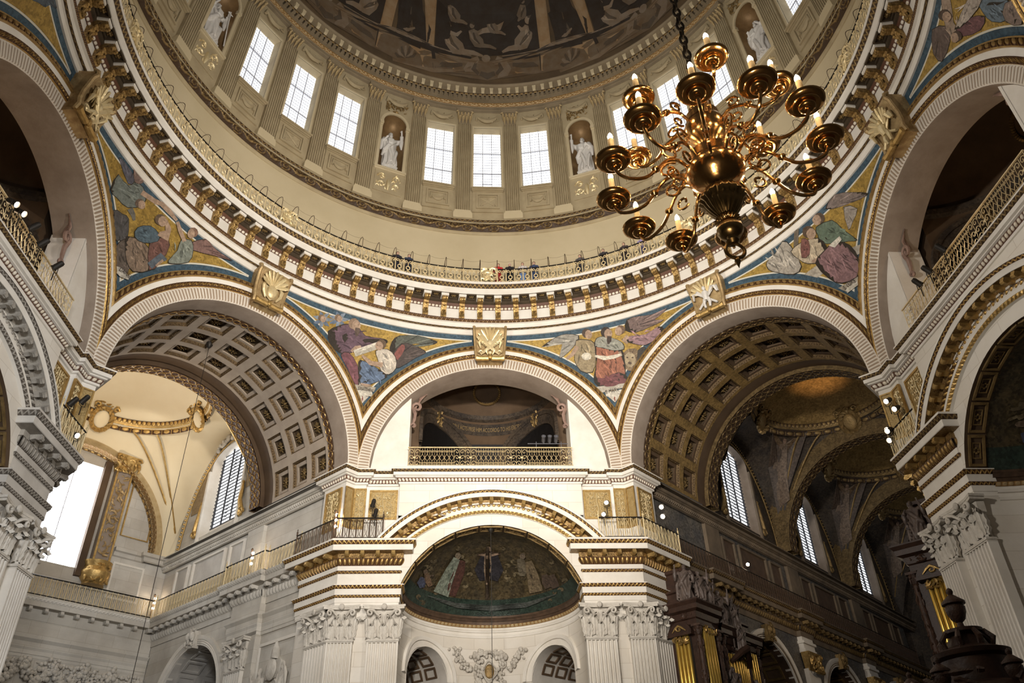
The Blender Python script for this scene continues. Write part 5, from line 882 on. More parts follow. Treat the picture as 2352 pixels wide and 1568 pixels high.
APSEFIG = unpack('''0,89,67,31;-5725,2409,-5443,2504,-5204,2480,-5130,2395,-5206,2314,-5346,2284,-5443,2309,-5474,2269,-5344,2240,-5158,2282,-5058,2396,-5165,2518,-5459,2546,-5765,2446\n0,109,82,38;-677,4352,-907,4375,-1016,4466,-988,4554,-869,4593,-763,4570,-734,4521,-673,4541,-726,4612,-882,4645,-1044,4589,-1081,4454,-931,4330,-682,4302\n0,181,136,63;-6037,3256,-6115,3335,-6031,3406,-5879,3433,-5782,3413,-5773,3381,-5830,3353,-5763,3323,-5688,3368,-5718,3442,-5886,3477,-6095,3439,-6209,3337,-6122,3239\n0,186,140,65;6005,3318,5698,3359,5560,3465,5609,3554,5764,3583,5904,3551,5940,3495,6023,3513,5967,3585,5772,3629,5549,3582,5480,3451,5651,3321,5979,3275\n0,190,142,66;5261,3671,5131,3812,5233,3921,5451,3950,5626,3898,5655,3830,5575,3790,5635,3761,5741,3825,5697,3930,5472,3996,5186,3955,5050,3804,5188,3646\n0,163,122,57;-1915,4147,-1831,4002,-1933,3897,-2111,3875,-2237,3926,-2253,3989,-2185,4030,-2235,4068,-2319,4007,-2285,3897,-2112,3827,-1894,3855,-1766,3992,-1852,4161\n0,158,118,55;-6419,4170,-6160,4094,-6169,3988,-6359,3916,-6566,3911,-6652,3948,-6612,3998,-6723,4009,-6761,3936,-6596,3869,-6311,3876,-6076,3967,-6068,4111,-6358,4205\n0,108,81,38;-6322,3477,-6575,3408,-6791,3417,-6860,3471,-6788,3531,-6657,3557,-6570,3541,-6531,3582,-6669,3600,-6868,3559,-6972,3466,-6849,3378,-6552,3366,-6272,3439\n0,186,140,65;356,5929,325,6056,465,6132,656,6133,752,6079,737,6032,653,6008,695,5955,814,5999,843,6105,691,6191,430,6190,233,6075,264,5921\n0,179,134,63;2034,4596,1806,4486,1566,4501,1448,4595,1480,4687,1601,4727,1712,4703,1738,4753,1598,4779,1426,4717,1381,4576,1535,4453,1817,4437,2068,4554\n0,150,113,53;-7011,4480,-6588,4542,-6317,4490,-6282,4398,-6433,4327,-6622,4315,-6720,4350,-6795,4316,-6637,4272,-6368,4289,-6173,4382,-6229,4515,-6599,4586,-7068,4520\n0,108,81,38;23,4758,-197,4774,-304,4857,-280,4937,-171,4975,-70,4956,-41,4910,23,4934,-31,5001,-183,5028,-340,4971,-372,4841,-224,4726,17,4705\n0,122,91,43;-7069,5090,-6711,4985,-6766,4850,-7075,4767,-7386,4764,-7508,4813,-7429,4879,-7580,4889,-7663,4802,-7442,4722,-7017,4726,-6647,4826,-6583,4995,-6972,5122\n0,102,77,36;-2081,6196,-2082,6377,-1806,6460,-1495,6419,-1371,6325,-1425,6252,-1575,6233,-1527,6174,-1344,6202,-1263,6324,-1453,6471,-1855,6522,-2194,6418,-2193,6213\n0,108,81,38;4689,2563,4745,2634,4859,2648,4951,2614,4969,2574,4938,2554,4882,2556,4880,2512,4965,2513,5037,2567,5003,2644,4870,2692,4707,2670,4631,2584\n0,150,112,52;2744,5575,2629,5679,2701,5771,2872,5810,3012,5784,3036,5735,2976,5700,3046,5672,3135,5740,3092,5830,2891,5867,2641,5806,2534,5661,2662,5538\n0,186,140,65;-45,5578,17,5737,248,5803,466,5762,530,5678,469,5617,351,5603,367,5547,518,5571,617,5679,519,5810,240,5862,-51,5776,-127,5595\n0,148,111,52;-995,4765,-740,4850,-499,4801,-415,4694,-479,4608,-609,4585,-708,4623,-734,4577,-609,4533,-434,4566,-344,4694,-460,4844,-752,4903,-1032,4813\n0,101,76,35;3962,3774,3997,3868,4122,3906,4246,3885,4288,3836,4259,3805,4194,3798,4202,3752,4301,3770,4363,3845,4296,3925,4125,3954,3944,3895,3893,3779\n0,87,65,30;-5873,2487,-6104,2481,-6203,2534,-6163,2602,-6039,2643,-5942,2637,-5921,2605,-5845,2625,-5898,2675,-6060,2684,-6234,2625,-6289,2520,-6136,2439,-5875,2443\n0,157,118,55;-6196,2514,-6276,2601,-6179,2684,-6009,2719,-5900,2698,-5891,2660,-5954,2627,-5893,2598,-5811,2650,-5839,2728,-6012,2762,-6237,2715,-6367,2599,-6278,2494\n0,104,78,36;5731,2930,5635,2854,5482,2848,5371,2893,5356,2943,5404,2966,5477,2959,5488,3004,5382,3008,5285,2953,5311,2865,5463,2805,5671,2815,5793,2903\n0,150,112,52;1710,5141,1760,5029,1669,4953,1526,4937,1431,4976,1426,5019,1482,5047,1437,5087,1354,5034,1370,4940,1509,4884,1702,4909,1836,5025,1787,5162\n0,151,113,53;4485,5784,4346,5937,4526,6068,4855,6113,5087,6063,5096,5986,4964,5938,5040,5908,5224,5986,5215,6104,4912,6168,4466,6105,4225,5921,4374,5750\n0,190,142,66;4233,5142,4191,5251,4312,5323,4492,5336,4599,5293,4591,5249,4516,5225,4560,5187,4680,5236,4697,5326,4541,5387,4283,5367,4097,5251,4139,5120\n0,112,84,39;2759,5429,3058,5431,3201,5342,3163,5249,3028,5201,2900,5214,2858,5264,2780,5229,2847,5166,3029,5150,3231,5224,3290,5368,3109,5483,2779,5484\n0,190,142,66;-7769,4267,-7606,4408,-7261,4481,-7009,4462,-6954,4400,-7058,4343,-7222,4325,-7180,4284,-6974,4310,-6828,4394,-6925,4496,-7291,4523,-7724,4429,-7913,4273\n0,130,97,45;1538,4262,1677,4412,1916,4446,2086,4376,2101,4282,2014,4226,1900,4228,1894,4178,2034,4180,2165,4270,2143,4409,1933,4497,1643,4455,1484,4289\n0,97,73,34;-768,6099,-516,6228,-191,6216,-26,6115,-58,6020,-198,5977,-336,6002,-352,5943,-180,5918,19,5982,66,6135,-158,6274,-558,6288,-840,6147\n0,148,111,52;5970,3007,6234,3054,6487,2995,6581,2898,6514,2839,6378,2833,6272,2872,6226,2836,6363,2790,6567,2802,6672,2898,6547,3026,6239,3098,5944,3049\n0,122,91,43;2418,7006,2714,6951,2737,6857,2599,6789,2416,6773,2314,6805,2331,6850,2190,6835,2191,6759,2362,6707,2639,6736,2877,6857,2853,7004,2519,7071\n0,126,94,44;-4728,3346,-4455,3342,-4327,3258,-4360,3167,-4493,3121,-4612,3136,-4648,3182,-4711,3162,-4645,3098,-4473,3077,-4301,3138,-4259,3268,-4434,3384,-4735,3391\n0,159,119,56;-4848,3404,-4674,3457,-4526,3435,-4479,3382,-4521,3335,-4604,3320,-4663,3340,-4690,3300,-4598,3275,-4469,3300,-4404,3379,-4488,3472,-4693,3502,-4890,3444\n0,148,111,52;-6277,6569,-5687,6584,-5324,6498,-5286,6395,-5495,6342,-5735,6353,-5859,6399,-5981,6376,-5760,6308,-5392,6291,-5121,6361,-5177,6508,-5705,6634,-6384,6619\n0,147,110,51;6984,3268,7139,3372,7441,3366,7688,3281,7732,3199,7626,3170,7472,3191,7458,3148,7666,3126,7850,3179,7787,3299,7473,3407,7086,3412,6898,3293\n0,182,137,64;-4362,5968,-4187,6087,-3862,6095,-3647,6023,-3623,5944,-3736,5903,-3885,5916,-3860,5862,-3671,5849,-3509,5912,-3554,6042,-3875,6148,-4286,6137,-4483,6007\n0,128,96,45;1780,5541,2087,5583,2288,5509,2300,5406,2186,5341,2047,5338,1975,5384,1914,5340,2013,5284,2209,5292,2380,5395,2366,5547,2114,5639,1774,5597\n0,102,77,36;-2874,4444,-2971,4341,-3147,4320,-3278,4364,-3302,4422,-3243,4461,-3153,4460,-3169,4509,-3288,4507,-3380,4440,-3329,4335,-3143,4271,-2923,4298,-2808,4411\n0,172,129,60;-2195,4730,-2175,4874,-1994,4940,-1803,4911,-1729,4839,-1766,4782,-1864,4766,-1833,4716,-1711,4741,-1654,4841,-1772,4955,-2020,4992,-2244,4908,-2271,4745\n0,130,97,45;-3487,5835,-3147,5898,-2841,5833,-2743,5726,-2831,5647,-2997,5635,-3117,5679,-3150,5635,-2986,5581,-2761,5598,-2642,5711,-2789,5871,-3182,5954,-3557,5887\n0,179,134,63;7891,4681,7861,4556,7609,4516,7330,4548,7196,4618,7233,4668,7362,4678,7328,4721,7134,4695,7072,4604,7254,4511,7623,4471,7989,4530,8043,4672\n0,119,90,42;-3694,3799,-3595,3688,-3666,3598,-3819,3569,-3935,3600,-3958,3647,-3905,3683,-3965,3716,-4031,3659,-3981,3569,-3811,3522,-3617,3561,-3524,3684,-3632,3816\n0,126,95,44;2483,4551,2383,4711,2505,4837,2733,4873,2893,4816,2906,4739,2818,4692,2864,4657,2979,4730,2959,4852,2754,4925,2467,4878,2308,4706,2416,4526\n0,100,75,35;-4851,3601,-4700,3560,-4679,3500,-4750,3453,-4849,3446,-4896,3466,-4887,3494,-4967,3500,-4964,3447,-4856,3402,-4707,3413,-4604,3484,-4644,3587,-4823,3641\n0,121,91,42;-3809,3405,-3590,3397,-3488,3323,-3513,3247,-3618,3210,-3711,3224,-3739,3264,-3797,3245,-3742,3186,-3600,3165,-3459,3217,-3425,3333,-3571,3439,-3814,3451\n0,182,136,64;-3825,5016,-4189,4978,-4477,5053,-4560,5166,-4437,5249,-4239,5255,-4121,5204,-4072,5240,-4242,5304,-4511,5294,-4666,5183,-4540,5024,-4175,4928,-3787,4966\n0,28,26,36;-1235,6472,-1636,5229,-897,4424,-100,4524,103,5169,74,6309\n0,28,26,36;-107,6327,-51,5223,-13,4565,760,4378,1506,5169,1181,6448\n0,55,35,20;-891,7210,-266,3202,29,3201,-215,7219\n0,60,35,20;-1745,6254,-341,6491,1586,6376,1738,6576,-455,6835,-1974,6437\n0,340,220,140;-823,6653,-683,5672,-478,4899,-290,4175,-7,4175,107,4894,258,5668,131,6661\n0,300,190,120;287,6904,184,6713,-50,6598,-337,6597,-604,6709,-769,6898,-750,7098,-502,7229,-119,7232,189,7104\n0,200,150,60;-643,5564,-551,5011,47,4997,103,5549\n0,320,200,130;-558,6499,-1740,6540,-1675,6377,-562,6298\n0,320,200,130;21,6302,1330,6437,1345,6604,-59,6503\n0,90,30,22;-3904,5757,-3829,5069,-3751,4021,-3496,3268,-2722,3221,-2603,3913,-2600,4964,-3055,5727\n0,200,250,200;-5011,5811,-4834,4924,-4769,3989,-4834,3253,-3299,3122,-3373,3870,-3523,4816,-3895,5744\n0,220,170,110;-4173,6062,-4025,5902,-4091,5781,-4326,5743,-4656,5796,-4984,5919,-5194,6070,-5176,6196,-4908,6248,-4510,6197\n0,100,140,110;-4355,5329,-4091,4277,-4046,3367,-3905,3351,-3832,4255,-4148,5321\n0,300,340,280;-3983,5385,-3689,4435,-3555,3536,-3444,3527,-3497,4423,-3823,5380\n0,130,105,65;3580,5828,3044,5080,2956,4588,3527,4506,4138,5003,4542,5792\n0,170,120,60;4270,5438,3624,4382,3312,3311,4596,3289,4900,4359,5301,5409\n0,180,130,90;4941,5849,4662,5733,4365,5686,4140,5725,4062,5841,4173,5991,4456,6116,4804,6163,5056,6113,5100,5992\n0,70,50,30;4238,5038,3934,4102,3728,3439,3860,3430,4144,4100,4385,5040\n0,60,80,160;-7220,3690,-7181,3258,-6434,3097,-5987,3259,-6034,3481,-6348,3784\n0,180,100,50;-7032,3960,-6309,3583,-5498,3384,-5198,3585,-5734,3878,-6560,4156\n0,140,90,60;-6430,3868,-5665,4135,-5791,4212,-6629,3963\n0,170,110,70;-6729,4188,-6636,4097,-6695,4009,-6881,3957,-7130,3957,-7358,4007,-7471,4091,-7416,4181,-7212,4243,-6946,4245\n0,80,50,35;5179,4233,4832,3742,4854,3340,5625,3338,5808,3711,5885,4189\n0,80,50,35;5948,4047,5546,3579,5546,3182,6379,3144,6596,3501,6707,3967\n0,75,90,85;-5195,2857,-2463,2766,108,2694,2895,2719,5639,2776,5650,2829,2899,2792,107,2768,-2466,2840,-5206,2910\n0,75,90,85;-4553,2817,-2436,2658,107,2583,2866,2610,4998,2752,5002,2805,2868,2684,106,2657,-2438,2731,-4558,2870\n0,75,90,85;-3963,2753,-2411,2549,107,2472,2838,2502,4407,2704,4403,2758,2839,2575,106,2546,-2412,2622,-3959,2807''')
DOMEFIG = unpack('''0,200,135,75;-2627,706,-2114,952,-1492,935,-24,848,1373,1071,1955,1065,2329,1031,2242,253,1323,327,12,212,-1450,238,-2533,187\n0,420,265,120;-2644,670,-2194,918,-1492,935,-1413,303,-1854,300,-2631,371\n0,420,265,120;-1316,741,-668,735,-741,415,-1258,399\n0,420,265,120;743,775,1355,830,1372,471,769,417\n0,420,265,120;1488,946,1945,968,1928,369,1468,398\n0,55,42,33;-1541,2551,1478,2660,1471,1144,797,1074,-23,1031,-841,1024,-1444,1117\n0,420,265,120;-1916,2440,-1550,2547,-1474,1122,-1679,1091\n0,420,265,120;1478,2660,1827,2586,1797,1147,1482,1133\n0,55,42,33;-2664,2145,-2069,2389,-1808,1906,-1597,1609,-1637,1177,-1919,1079,-2066,1260,-2520,1152\n0,55,42,33;1908,2567,2525,2381,2639,1847,2890,1321,2716,1064,2295,1092,1936,1260\n0,125,90,58;-2514,2094,-2499,1680,-2407,1274,-2244,1168,-2131,1250,-2096,1465,-2211,1804,-2257,2172\n0,270,200,135;-2222,2114,-2236,2030,-2301,1953,-2391,1916,-2472,1932,-2515,1990,-2503,2074,-2438,2151,-2347,2189,-2264,2173\n0,270,200,135;-2438,1353,-2247,1288,-2045,1475,-2066,1522,-2251,1410,-2416,1420\n0,55,42,33;-2751,918,-2448,982,-2036,1029,-1524,919,-935,846,-436,871,-424,978,-904,1041,-1473,1121,-1984,1247,-2414,1265,-2731,1210\n0,55,42,33;428,891,961,876,1387,884,1860,1029,2305,981,2668,896,2670,1175,2293,1245,1816,1242,1346,1085,949,1069,420,998\n0,270,200,135;-2737,1148,-2406,1214,-2026,1210,-1511,1094,-927,1021,-434,995,-430,1026,-921,1059,-1502,1131,-2016,1248,-2401,1252,-2735,1179\n0,270,200,135;427,1019,962,1048,1379,1076,1853,1219,2316,1219,2684,1122,2686,1150,2315,1258,1845,1256,1371,1114,959,1086,425,1047\n0,55,42,33;-1541,985,-1491,685,-1437,292,-1390,310,-1396,720,-1454,1026\n0,55,42,33;1443,1006,1449,707,1448,401,1463,401,1473,704,1475,1002\n0,270,200,135;-255,1022,-485,881,-632,548,-499,239,-269,231,-257,315,-423,368,-457,552,-372,749,-199,893\n0,125,90,58;-309,843,-428,556,-250,365,-198,448,-341,586,-265,820\n0,125,90,58;-672,742,-949,697,-1233,648,-1368,497,-1355,450,-1218,479,-943,517,-662,626\n0,270,200,135;233,908,405,776,487,584,451,400,284,335,295,252,525,277,663,595,519,914,290,1040\n0,125,90,58;298,838,372,609,227,462,278,386,458,588,342,864\n0,125,90,58;695,670,976,581,1253,564,1391,547,1405,591,1271,731,985,762,706,789\n0,200,135,75;255,604,207,437,87,333,-60,328,-179,423,-225,586,-180,750,-59,856,92,862,212,765\n0,270,200,135;98,948,74,873,13,826,-61,823,-122,867,-146,938,-123,1013,-61,1064,15,1067,76,1023\n0,125,90,58;-207,362,13,227,234,377,192,523,14,456,-162,508\n0,125,90,58;-2207,452,-2406,427,-2478,496,-2518,433,-2429,332,-2209,411\n0,270,200,135;-2200,454,-2350,532,-2416,650,-2465,599,-2397,450,-2215,412\n0,125,90,58;-2195,449,-2274,613,-2326,771,-2378,734,-2338,550,-2220,418\n0,270,200,135;-2192,439,-2189,655,-2216,844,-2271,818,-2260,622,-2223,424\n0,125,90,58;-2193,429,-2105,655,-2101,856,-2157,844,-2174,657,-2222,434\n0,270,200,135;-2198,420,-2033,613,-1997,807,-2051,811,-2091,648,-2218,444\n0,125,90,58;-2203,415,-1984,534,-1919,702,-1967,724,-2021,601,-2212,451\n0,270,200,135;-1251,1586,-1161,1263,-954,991,-719,987,-614,1175,-682,1370,-873,1532,-1050,1731\n0,405,300,203;-1246,1539,-1122,1303,-871,1152,-841,1204,-1057,1381,-1194,1583\n0,135,100,68;-1091,1539,-1015,1287,-793,1129,-768,1165,-937,1362,-1042,1568\n0,338,250,169;-1042,1845,-1054,1773,-1096,1719,-1153,1707,-1202,1738,-1226,1805,-1215,1877,-1172,1932,-1115,1944,-1065,1909\n0,108,80,54;-1205,1875,-1138,1881,-1086,1839,-1047,1870,-1101,1984,-1217,1919\n0,324,240,162;-1086,1573,-832,1552,-713,1723,-753,1756,-848,1647,-1059,1697\n0,297,220,149;-710,1002,-384,1024,-123,975,-103,1043,-360,1170,-699,1192\n0,297,220,149;297,2556,142,2297,-3,2087,13,1900,180,1763,403,1839,533,2147,559,2483\n0,446,330,223;300,2433,339,2191,203,1983,252,1946,442,2170,371,2447\n0,148,110,74;489,2412,263,2172,157,1934,194,1910,357,2107,539,2373\n0,371,275,186;523,2687,499,2612,442,2570,374,2570,321,2618,301,2694,324,2766,382,2809,451,2808,505,2760\n0,119,88,60;395,2758,475,2746,531,2689,580,2711,533,2840,387,2804\n0,356,264,179;341,2536,219,2448,155,2539,101,2510,198,2348,404,2426\n0,327,242,164;106,1949,-135,1874,-305,1708,-269,1648,-84,1733,139,1758\n0,270,200,135;1117,1936,952,1704,794,1517,779,1322,914,1155,1132,1193,1289,1489,1345,1827\n0,405,300,203;1111,1808,1129,1570,972,1379,1012,1332,1219,1529,1175,1815\n0,135,100,68;1281,1764,1048,1556,919,1333,950,1305,1126,1478,1321,1719\n0,338,250,169;1323,2035,1297,1965,1243,1930,1183,1939,1137,1991,1125,2066,1150,2137,1205,2173,1266,2163,1312,2110\n0,108,80,54;1216,2121,1287,2101,1333,2037,1379,2053,1345,2188,1213,2171\n0,324,240,162;1149,1911,1005,1838,941,1939,892,1912,982,1740,1192,1788\n0,297,220,149;867,1358,609,1312,417,1167,444,1102,643,1163,884,1159\n0,216,160,108;-13,2158,4,1949,90,1755,230,1715,326,1805,325,1926,233,2051,140,2206\n0,324,240,162;-9,2120,55,1955,175,1830,203,1854,108,1991,30,2138\n0,108,80,54;98,2103,104,1935,214,1806,235,1823,167,1960,134,2109\n0,270,200,135;143,2288,130,2243,98,2213,59,2213,27,2240,15,2285,27,2331,59,2358,99,2361,131,2331\n0,86,64,43;40,2326,86,2323,119,2290,148,2304,117,2383,34,2357\n0,259,192,130;83,2122,215,2076,283,2172,253,2196,206,2139,118,2193\n0,238,176,119;250,1716,407,1702,534,1651,554,1691,435,1787,270,1834\n0,203,150,101;-1201,2397,-1169,2163,-1066,1964,-906,1941,-795,2059,-792,2187,-904,2314,-1024,2477\n0,304,225,152;-1191,2351,-1102,2180,-965,2058,-932,2091,-1041,2229,-1147,2379\n0,102,75,51;-1064,2356,-1050,2167,-922,2041,-897,2062,-976,2204,-1021,2365\n0,254,188,126;-1035,2569,-1044,2515,-1078,2477,-1125,2469,-1166,2493,-1186,2539,-1178,2593,-1143,2634,-1096,2643,-1055,2618\n0,81,60,40;-1159,2595,-1105,2597,-1061,2569,-1029,2593,-1075,2674,-1170,2625\n0,244,180,121;-1091,2372,-945,2343,-887,2465,-926,2481,-965,2411,-1054,2456\n0,223,165,111;-877,1944,-719,1955,-585,1925,-562,1972,-690,2058,-863,2079\n0,189,140,95;1032,2525,955,2365,899,2227,950,2133,1074,2082,1179,2137,1204,2301,1193,2488\n0,283,210,143;1032,2463,1056,2311,1027,2188,1063,2176,1120,2303,1075,2467\n0,95,70,48;1143,2436,1038,2298,1020,2162,1045,2155,1101,2268,1175,2417\n0,236,175,119;1184,2601,1167,2559,1131,2536,1091,2541,1061,2573,1053,2616,1069,2659,1105,2681,1146,2677,1176,2644\n0,76,56,38;1102,2652,1149,2641,1180,2602,1210,2612,1187,2693,1100,2681\n0,227,168,114;1066,2507,1080,2461,1072,2515,1034,2513,1044,2412,1132,2461\n0,208,154,105;994,2173,939,2133,910,2054,945,2026,1000,2066,1043,2067\n0,189,140,95;-535,1753,-486,1498,-347,1274,-170,1248,-78,1379,-111,1530,-244,1669,-370,1839\n0,283,210,143;-531,1716,-446,1523,-270,1383,-243,1420,-391,1573,-489,1742\n0,95,70,48;-410,1702,-371,1501,-214,1362,-193,1385,-305,1545,-370,1718\n0,236,175,119;-363,1930,-375,1875,-410,1839,-454,1832,-492,1863,-508,1915,-496,1973,-461,2009,-416,2013,-378,1985\n0,76,56,38;-486,1968,-434,1969,-394,1931,-363,1953,-401,2043,-493,2004\n0,227,168,114;-412,1726,-230,1686,-140,1809,-171,1835,-240,1759,-383,1816\n0,208,154,105;-158,1255,73,1251,257,1199,275,1249,97,1359,-143,1399''')
for k in range(-2, 3):
    g = G()
    for i, (c, q) in enumerate(DOMEFIG): poly_on(g, dome, [(p[0] + 45 * k, p[1]) for p in q], .02 + .002 * i, c, 3)
    ob('painted_scene', g, FRESCO, cd, None, None, 0)

# ------------------------------------------------------------------ diagonal bays: lower arch, apse, balcony
AZC, AR, ACY = 11.78, 4.51, 16.9      # arch and half-dome: centre height, radius, centre depth
ARING = 13.35
CR = sqrt(AR ** 2 - (ARING - AZC) ** 2)
def mk_dfront():
    g = G()
    us = [-CR * cos(PI * k / 40) for k in range(41)]
    g.grid([[(u, 16.1, AZC + sqrt(AR * AR - u * u)), (u, 16.1, 18.45)] for u in us])
    for s in (-1, 1):
        g.grid([[(s * x, 16.18, 0), (s * x, 16.18, 15.5)] for x in (CR, 7.0)])
        
        g.grid([[(s * CR, v, 0), (s * CR, v, ARING + .05)] for v in (16.1, 17.0)])
    # projecting middle block over the arch
    g.grid([[(u, 15.93, max(16.7, 10.95 + sqrt(6.0 ** 2 - u * u))), (u, 15.93, 18.45)] for u in np.linspace(-4.45, 4.45, 41)])
    for s in (-1, 1): g.grid([[(s * 4.45, v, 14.9), (s * 4.45, v, 18.45)] for v in (15.93, 16.2)])
    return g
def mk_dlow(): return arc_strip(arc_strip(G(), [(6.98, 16.2), (6.98, 15.5), (6.95, 15.44), (6.86, 15.44)], zc=10.95, lim=False, tmin=15.42), [(6.76, 15.52), (6.74, 15.54), (6.56, 15.54), (6.55, 15.56)], zc=10.95, lim=False, tmin=15.42)
def mk_dlow2(): return arc_strip(G(), [(6.15, 16.0), (6.13, 15.92), (6.02, 15.92)], zc=10.95, lim=False, tmin=15.42)
def mk_dlow3(): return arc_strip(G(), [(5.88, 15.98), (5.86, 16.1)], zc=10.95, lim=False, tmin=15.42)
def mk_brk():   # little gilded bracket under a corona; local: y back, z up
    g = G()
    g.extr([(.40, 0), (.36, -.2), (.2, -.16), (.06, -.22), (-.02, -.16), (0, 0)], lambda a, b, t: (t, a, b), -.085, .085)
    g.tube([(-.09, .03, -.13), (.09, .03, -.13)], .075, 7)
    return g
def sph(az, e, d=0):
    """apse half-dome: azimuth and elevation in degrees seen from its centre"""
    r = AR - d
    return (r * sin(rad(az)) * cos(rad(e)), ACY + r * cos(rad(az)) * cos(rad(e)), AZC + r * sin(rad(e)))
E0 = math.degrees(math.asin((ARING - AZC) / AR))
def mk_conch(e0, e1, d):
    def go():
        return G().grid([[sph(a, e, d) for e in np.linspace(e0, e1, 18)] for a in np.linspace(-90, 90, 49)])
    return go
def mk_apsesoffit():
    return G().grid([[(-CR * cos(PI * k / 40), v, AZC + sqrt(AR ** 2 - (CR * cos(PI * k / 40)) ** 2)) for v in (16.1, 16.95)] for k in range(41)])
def mk_apsecoff(th):
    def go():
        g = G()
        for (a0, a1, v0, v1, r) in ((-7, 7, 16.22, 16.30, AR - .05), (-7, 7, 16.74, 16.82, AR - .05), (-7, -5.8, 16.3, 16.74, AR - .05), (5.8, 7, 16.3, 16.74, AR - .05)):
            V = [(rr * sin(rad(a)), v, AZC + rr * cos(rad(a))) for rr in (r, AR + .02) for a, v in ((a0, v0), (a1, v0), (a1, v1), (a0, v1))]
            g.hexa(V)
        for (a0, a1, v0, v1, r) in ((-3.6, 3.6, 16.36, 16.40, AR - .03), (-3.6, 3.6, 16.64, 16.68, AR - .03), (-3.6, -3.1, 16.4, 16.64, AR - .03), (3.1, 3.6, 16.4, 16.64, AR - .03)):
            g.hexa([(rr * sin(rad(a)), v, AZC + rr * cos(rad(a))) for rr in (r, AR + .02) for a, v in ((a0, v0), (a1, v0), (a1, v1), (a0, v1))])
        for k in range(6): g.ell((.09 * cos(k * PI / 3), 16.52 + .09 * sin(k * PI / 3), AZC + AR - .02), (.05, .05, .03), 5, 4)
        return g
    return go
AOP = ((-48.5, 19.2), (48.5, 19.2))
AOZ = 10.15
def mk_apsewall():
    g = G()
    cols = sorted(set([round(x, 3) for x in np.linspace(-90, 90, 61)] + [round(c + w * cos(PI * k / 28), 3) for c, w in AOP for k in range(29)] + [c + s * (w + .01) for c, w in AOP for s in (-1, 1)]))
    P = []
    for az in cols:
        z0 = 0.0
        for c, w in AOP:
            q = (az - c) / w
            if abs(q) <= 1: z0 = AOZ + 1.42 * sqrt(max(0, 1 - q * q))
        P.append([(CR * sin(rad(az)), ACY + CR * cos(rad(az)), z) for z in (z0, 12.35)])
    g.grid(P)
    return g
def cyl_sweep(prof, n=60): return G().grid([[((CR - o) * sin(rad(a)), ACY + (CR - o) * cos(rad(a)), z) for o, z in prof] for a in np.linspace(-90, 90, n + 1)])
def mk_aarch(c, w):
    def go():
        g = G()
        for q0, q1, d in ((1.0, 1.22, .05), (1.22, 1.34, .14)):
            P = []
            for k in range(29):
                b = PI * k / 28
                P.append([(*[(CR - dd) * f(rad(c - w * q * cos(b))) + o for f, o in ((sin, 0), (cos, ACY))], AOZ + 1.42 * q * sin(b)) for q, dd in ((q0, -.02), (q0, d), (q1, d), (q1, -.02))])
            g.grid(P)
        return g
    return go
def mk_atunnel(c):
    def go():
        g = G(); w = 1.40
        n, t = (sin(rad(c)), cos(rad(c))), (cos(rad(c)), -sin(rad(c)))
        def P(u, d, z): return (n[0] * d + t[0] * u, ACY + n[1] * d + t[1] * u, z)
        g.grid([[P(w * cos(PI * k / 20), d, AOZ + w * sin(PI * k / 20)) for d in (CR * .93, CR + 3.2)] for k in range(21)])
        for s in (-1, 1): g.grid([[P(s * w, d, z) for d in (CR * .93, CR + 3.2)] for z in (0, AOZ)])
        return g
    return go
def mk_acoff(c, j, k):
    def go():
        g = G(); w = 1.40
        n, t = (sin(rad(c)), cos(rad(c))), (cos(rad(c)), -sin(rad(c)))
        b0 = 12 + 26 * j
        def P(b, d, r): return (n[0] * d + t[0] * r * cos(rad(b)), ACY + n[1] * d + t[1] * r * cos(rad(b)), AOZ + r * sin(rad(b)))
        d0 = CR + .35 + k * .95
        for (x0, x1, y0, y1) in ((0, 22, 0, .1), (0, 22, .62, .72), (0, 4, .1, .62), (18, 22, .1, .62)):
            g.hexa([P(b0 + x, d0 + y, r) for r in (w - .05, w + .01) for x, y in ((x0, y0), (x1, y0), (x1, y1), (x0, y1))])
        return g
    return go
def mk_garland():
    g = G(); R = random.Random(4)
    def cl(x, z, w, h, n):
        for _ in range(n):
            az = (x + R.gauss(0, w)) / CR; zz = z + R.gauss(0, h)
            r = CR - R.uniform(.05, .22); q = R.uniform(.05, .12)
            g.ell((r * sin(az), ACY + r * cos(az), zz), (q, q, q * R.uniform(.7, 1.3)), 6, 4)
    for s in (-1, 1):
        for k in range(6): cl(s * (.35 + .09 * k), 11.55 - .02 * k, .07, .07, 7)
        for k in range(7): cl(s * .62, 11.4 - .22 * k, .10, .08, 8)
        for k in range(5): cl(s * (1.75 - .17 * k), 11.62 - .2 * k, .12 - .015 * k, .08, 9)
    cl(0, 11.55, .2, .07, 16)
    return g
def mk_cart():
    g = G()
    n = 28
    P = []
    for k in range(n):
        b = 2 * PI * k / n
        q = 1 + .10 * cos(4 * b) + .05 * cos(3 * b)
        P.append([(.36 * q * f * cos(b), ACY + CR - d, 10.72 + .5 * q * f * sin(b)) for f, d in ((1.0, .02), (1.0, .22), (.82, .26), (.74, .16), (.02, .18))])
    return g.grid(P, cu=True)
def mk_plane(u0, u1, v, z0, z1): return G().grid([[(u, v, z) for z in (z0, z1)] for u in (u0, u1)])
def mk_balwall():
    g = G()
    for s in (-1, 1):
        us = np.linspace(4.15, 5.99, 16)
        g.grid([[(s * u, 16.35, 19.0), (s * u, 16.35, ZS + sqrt(36 - u * u))] for u in us])
        g.grid([[(s * 4.15, v, z) for v in (16.35, 17.7)] for z in (19.0, 23.6)])
        g.grid([[(s * 4.15, 16.33, 19.0), (s * 4.15, 16.33, 23.5)], [(s * 4.27, 16.33, 19.0), (s * 4.27, 16.33, 23.5)]])
    g.box(-6.2, 6.2, 15.95, 18.4, 18.9, 19.05); g.box(-4.5, 4.5, 15.8, 16.4, 19.0, 19.26)
    return g
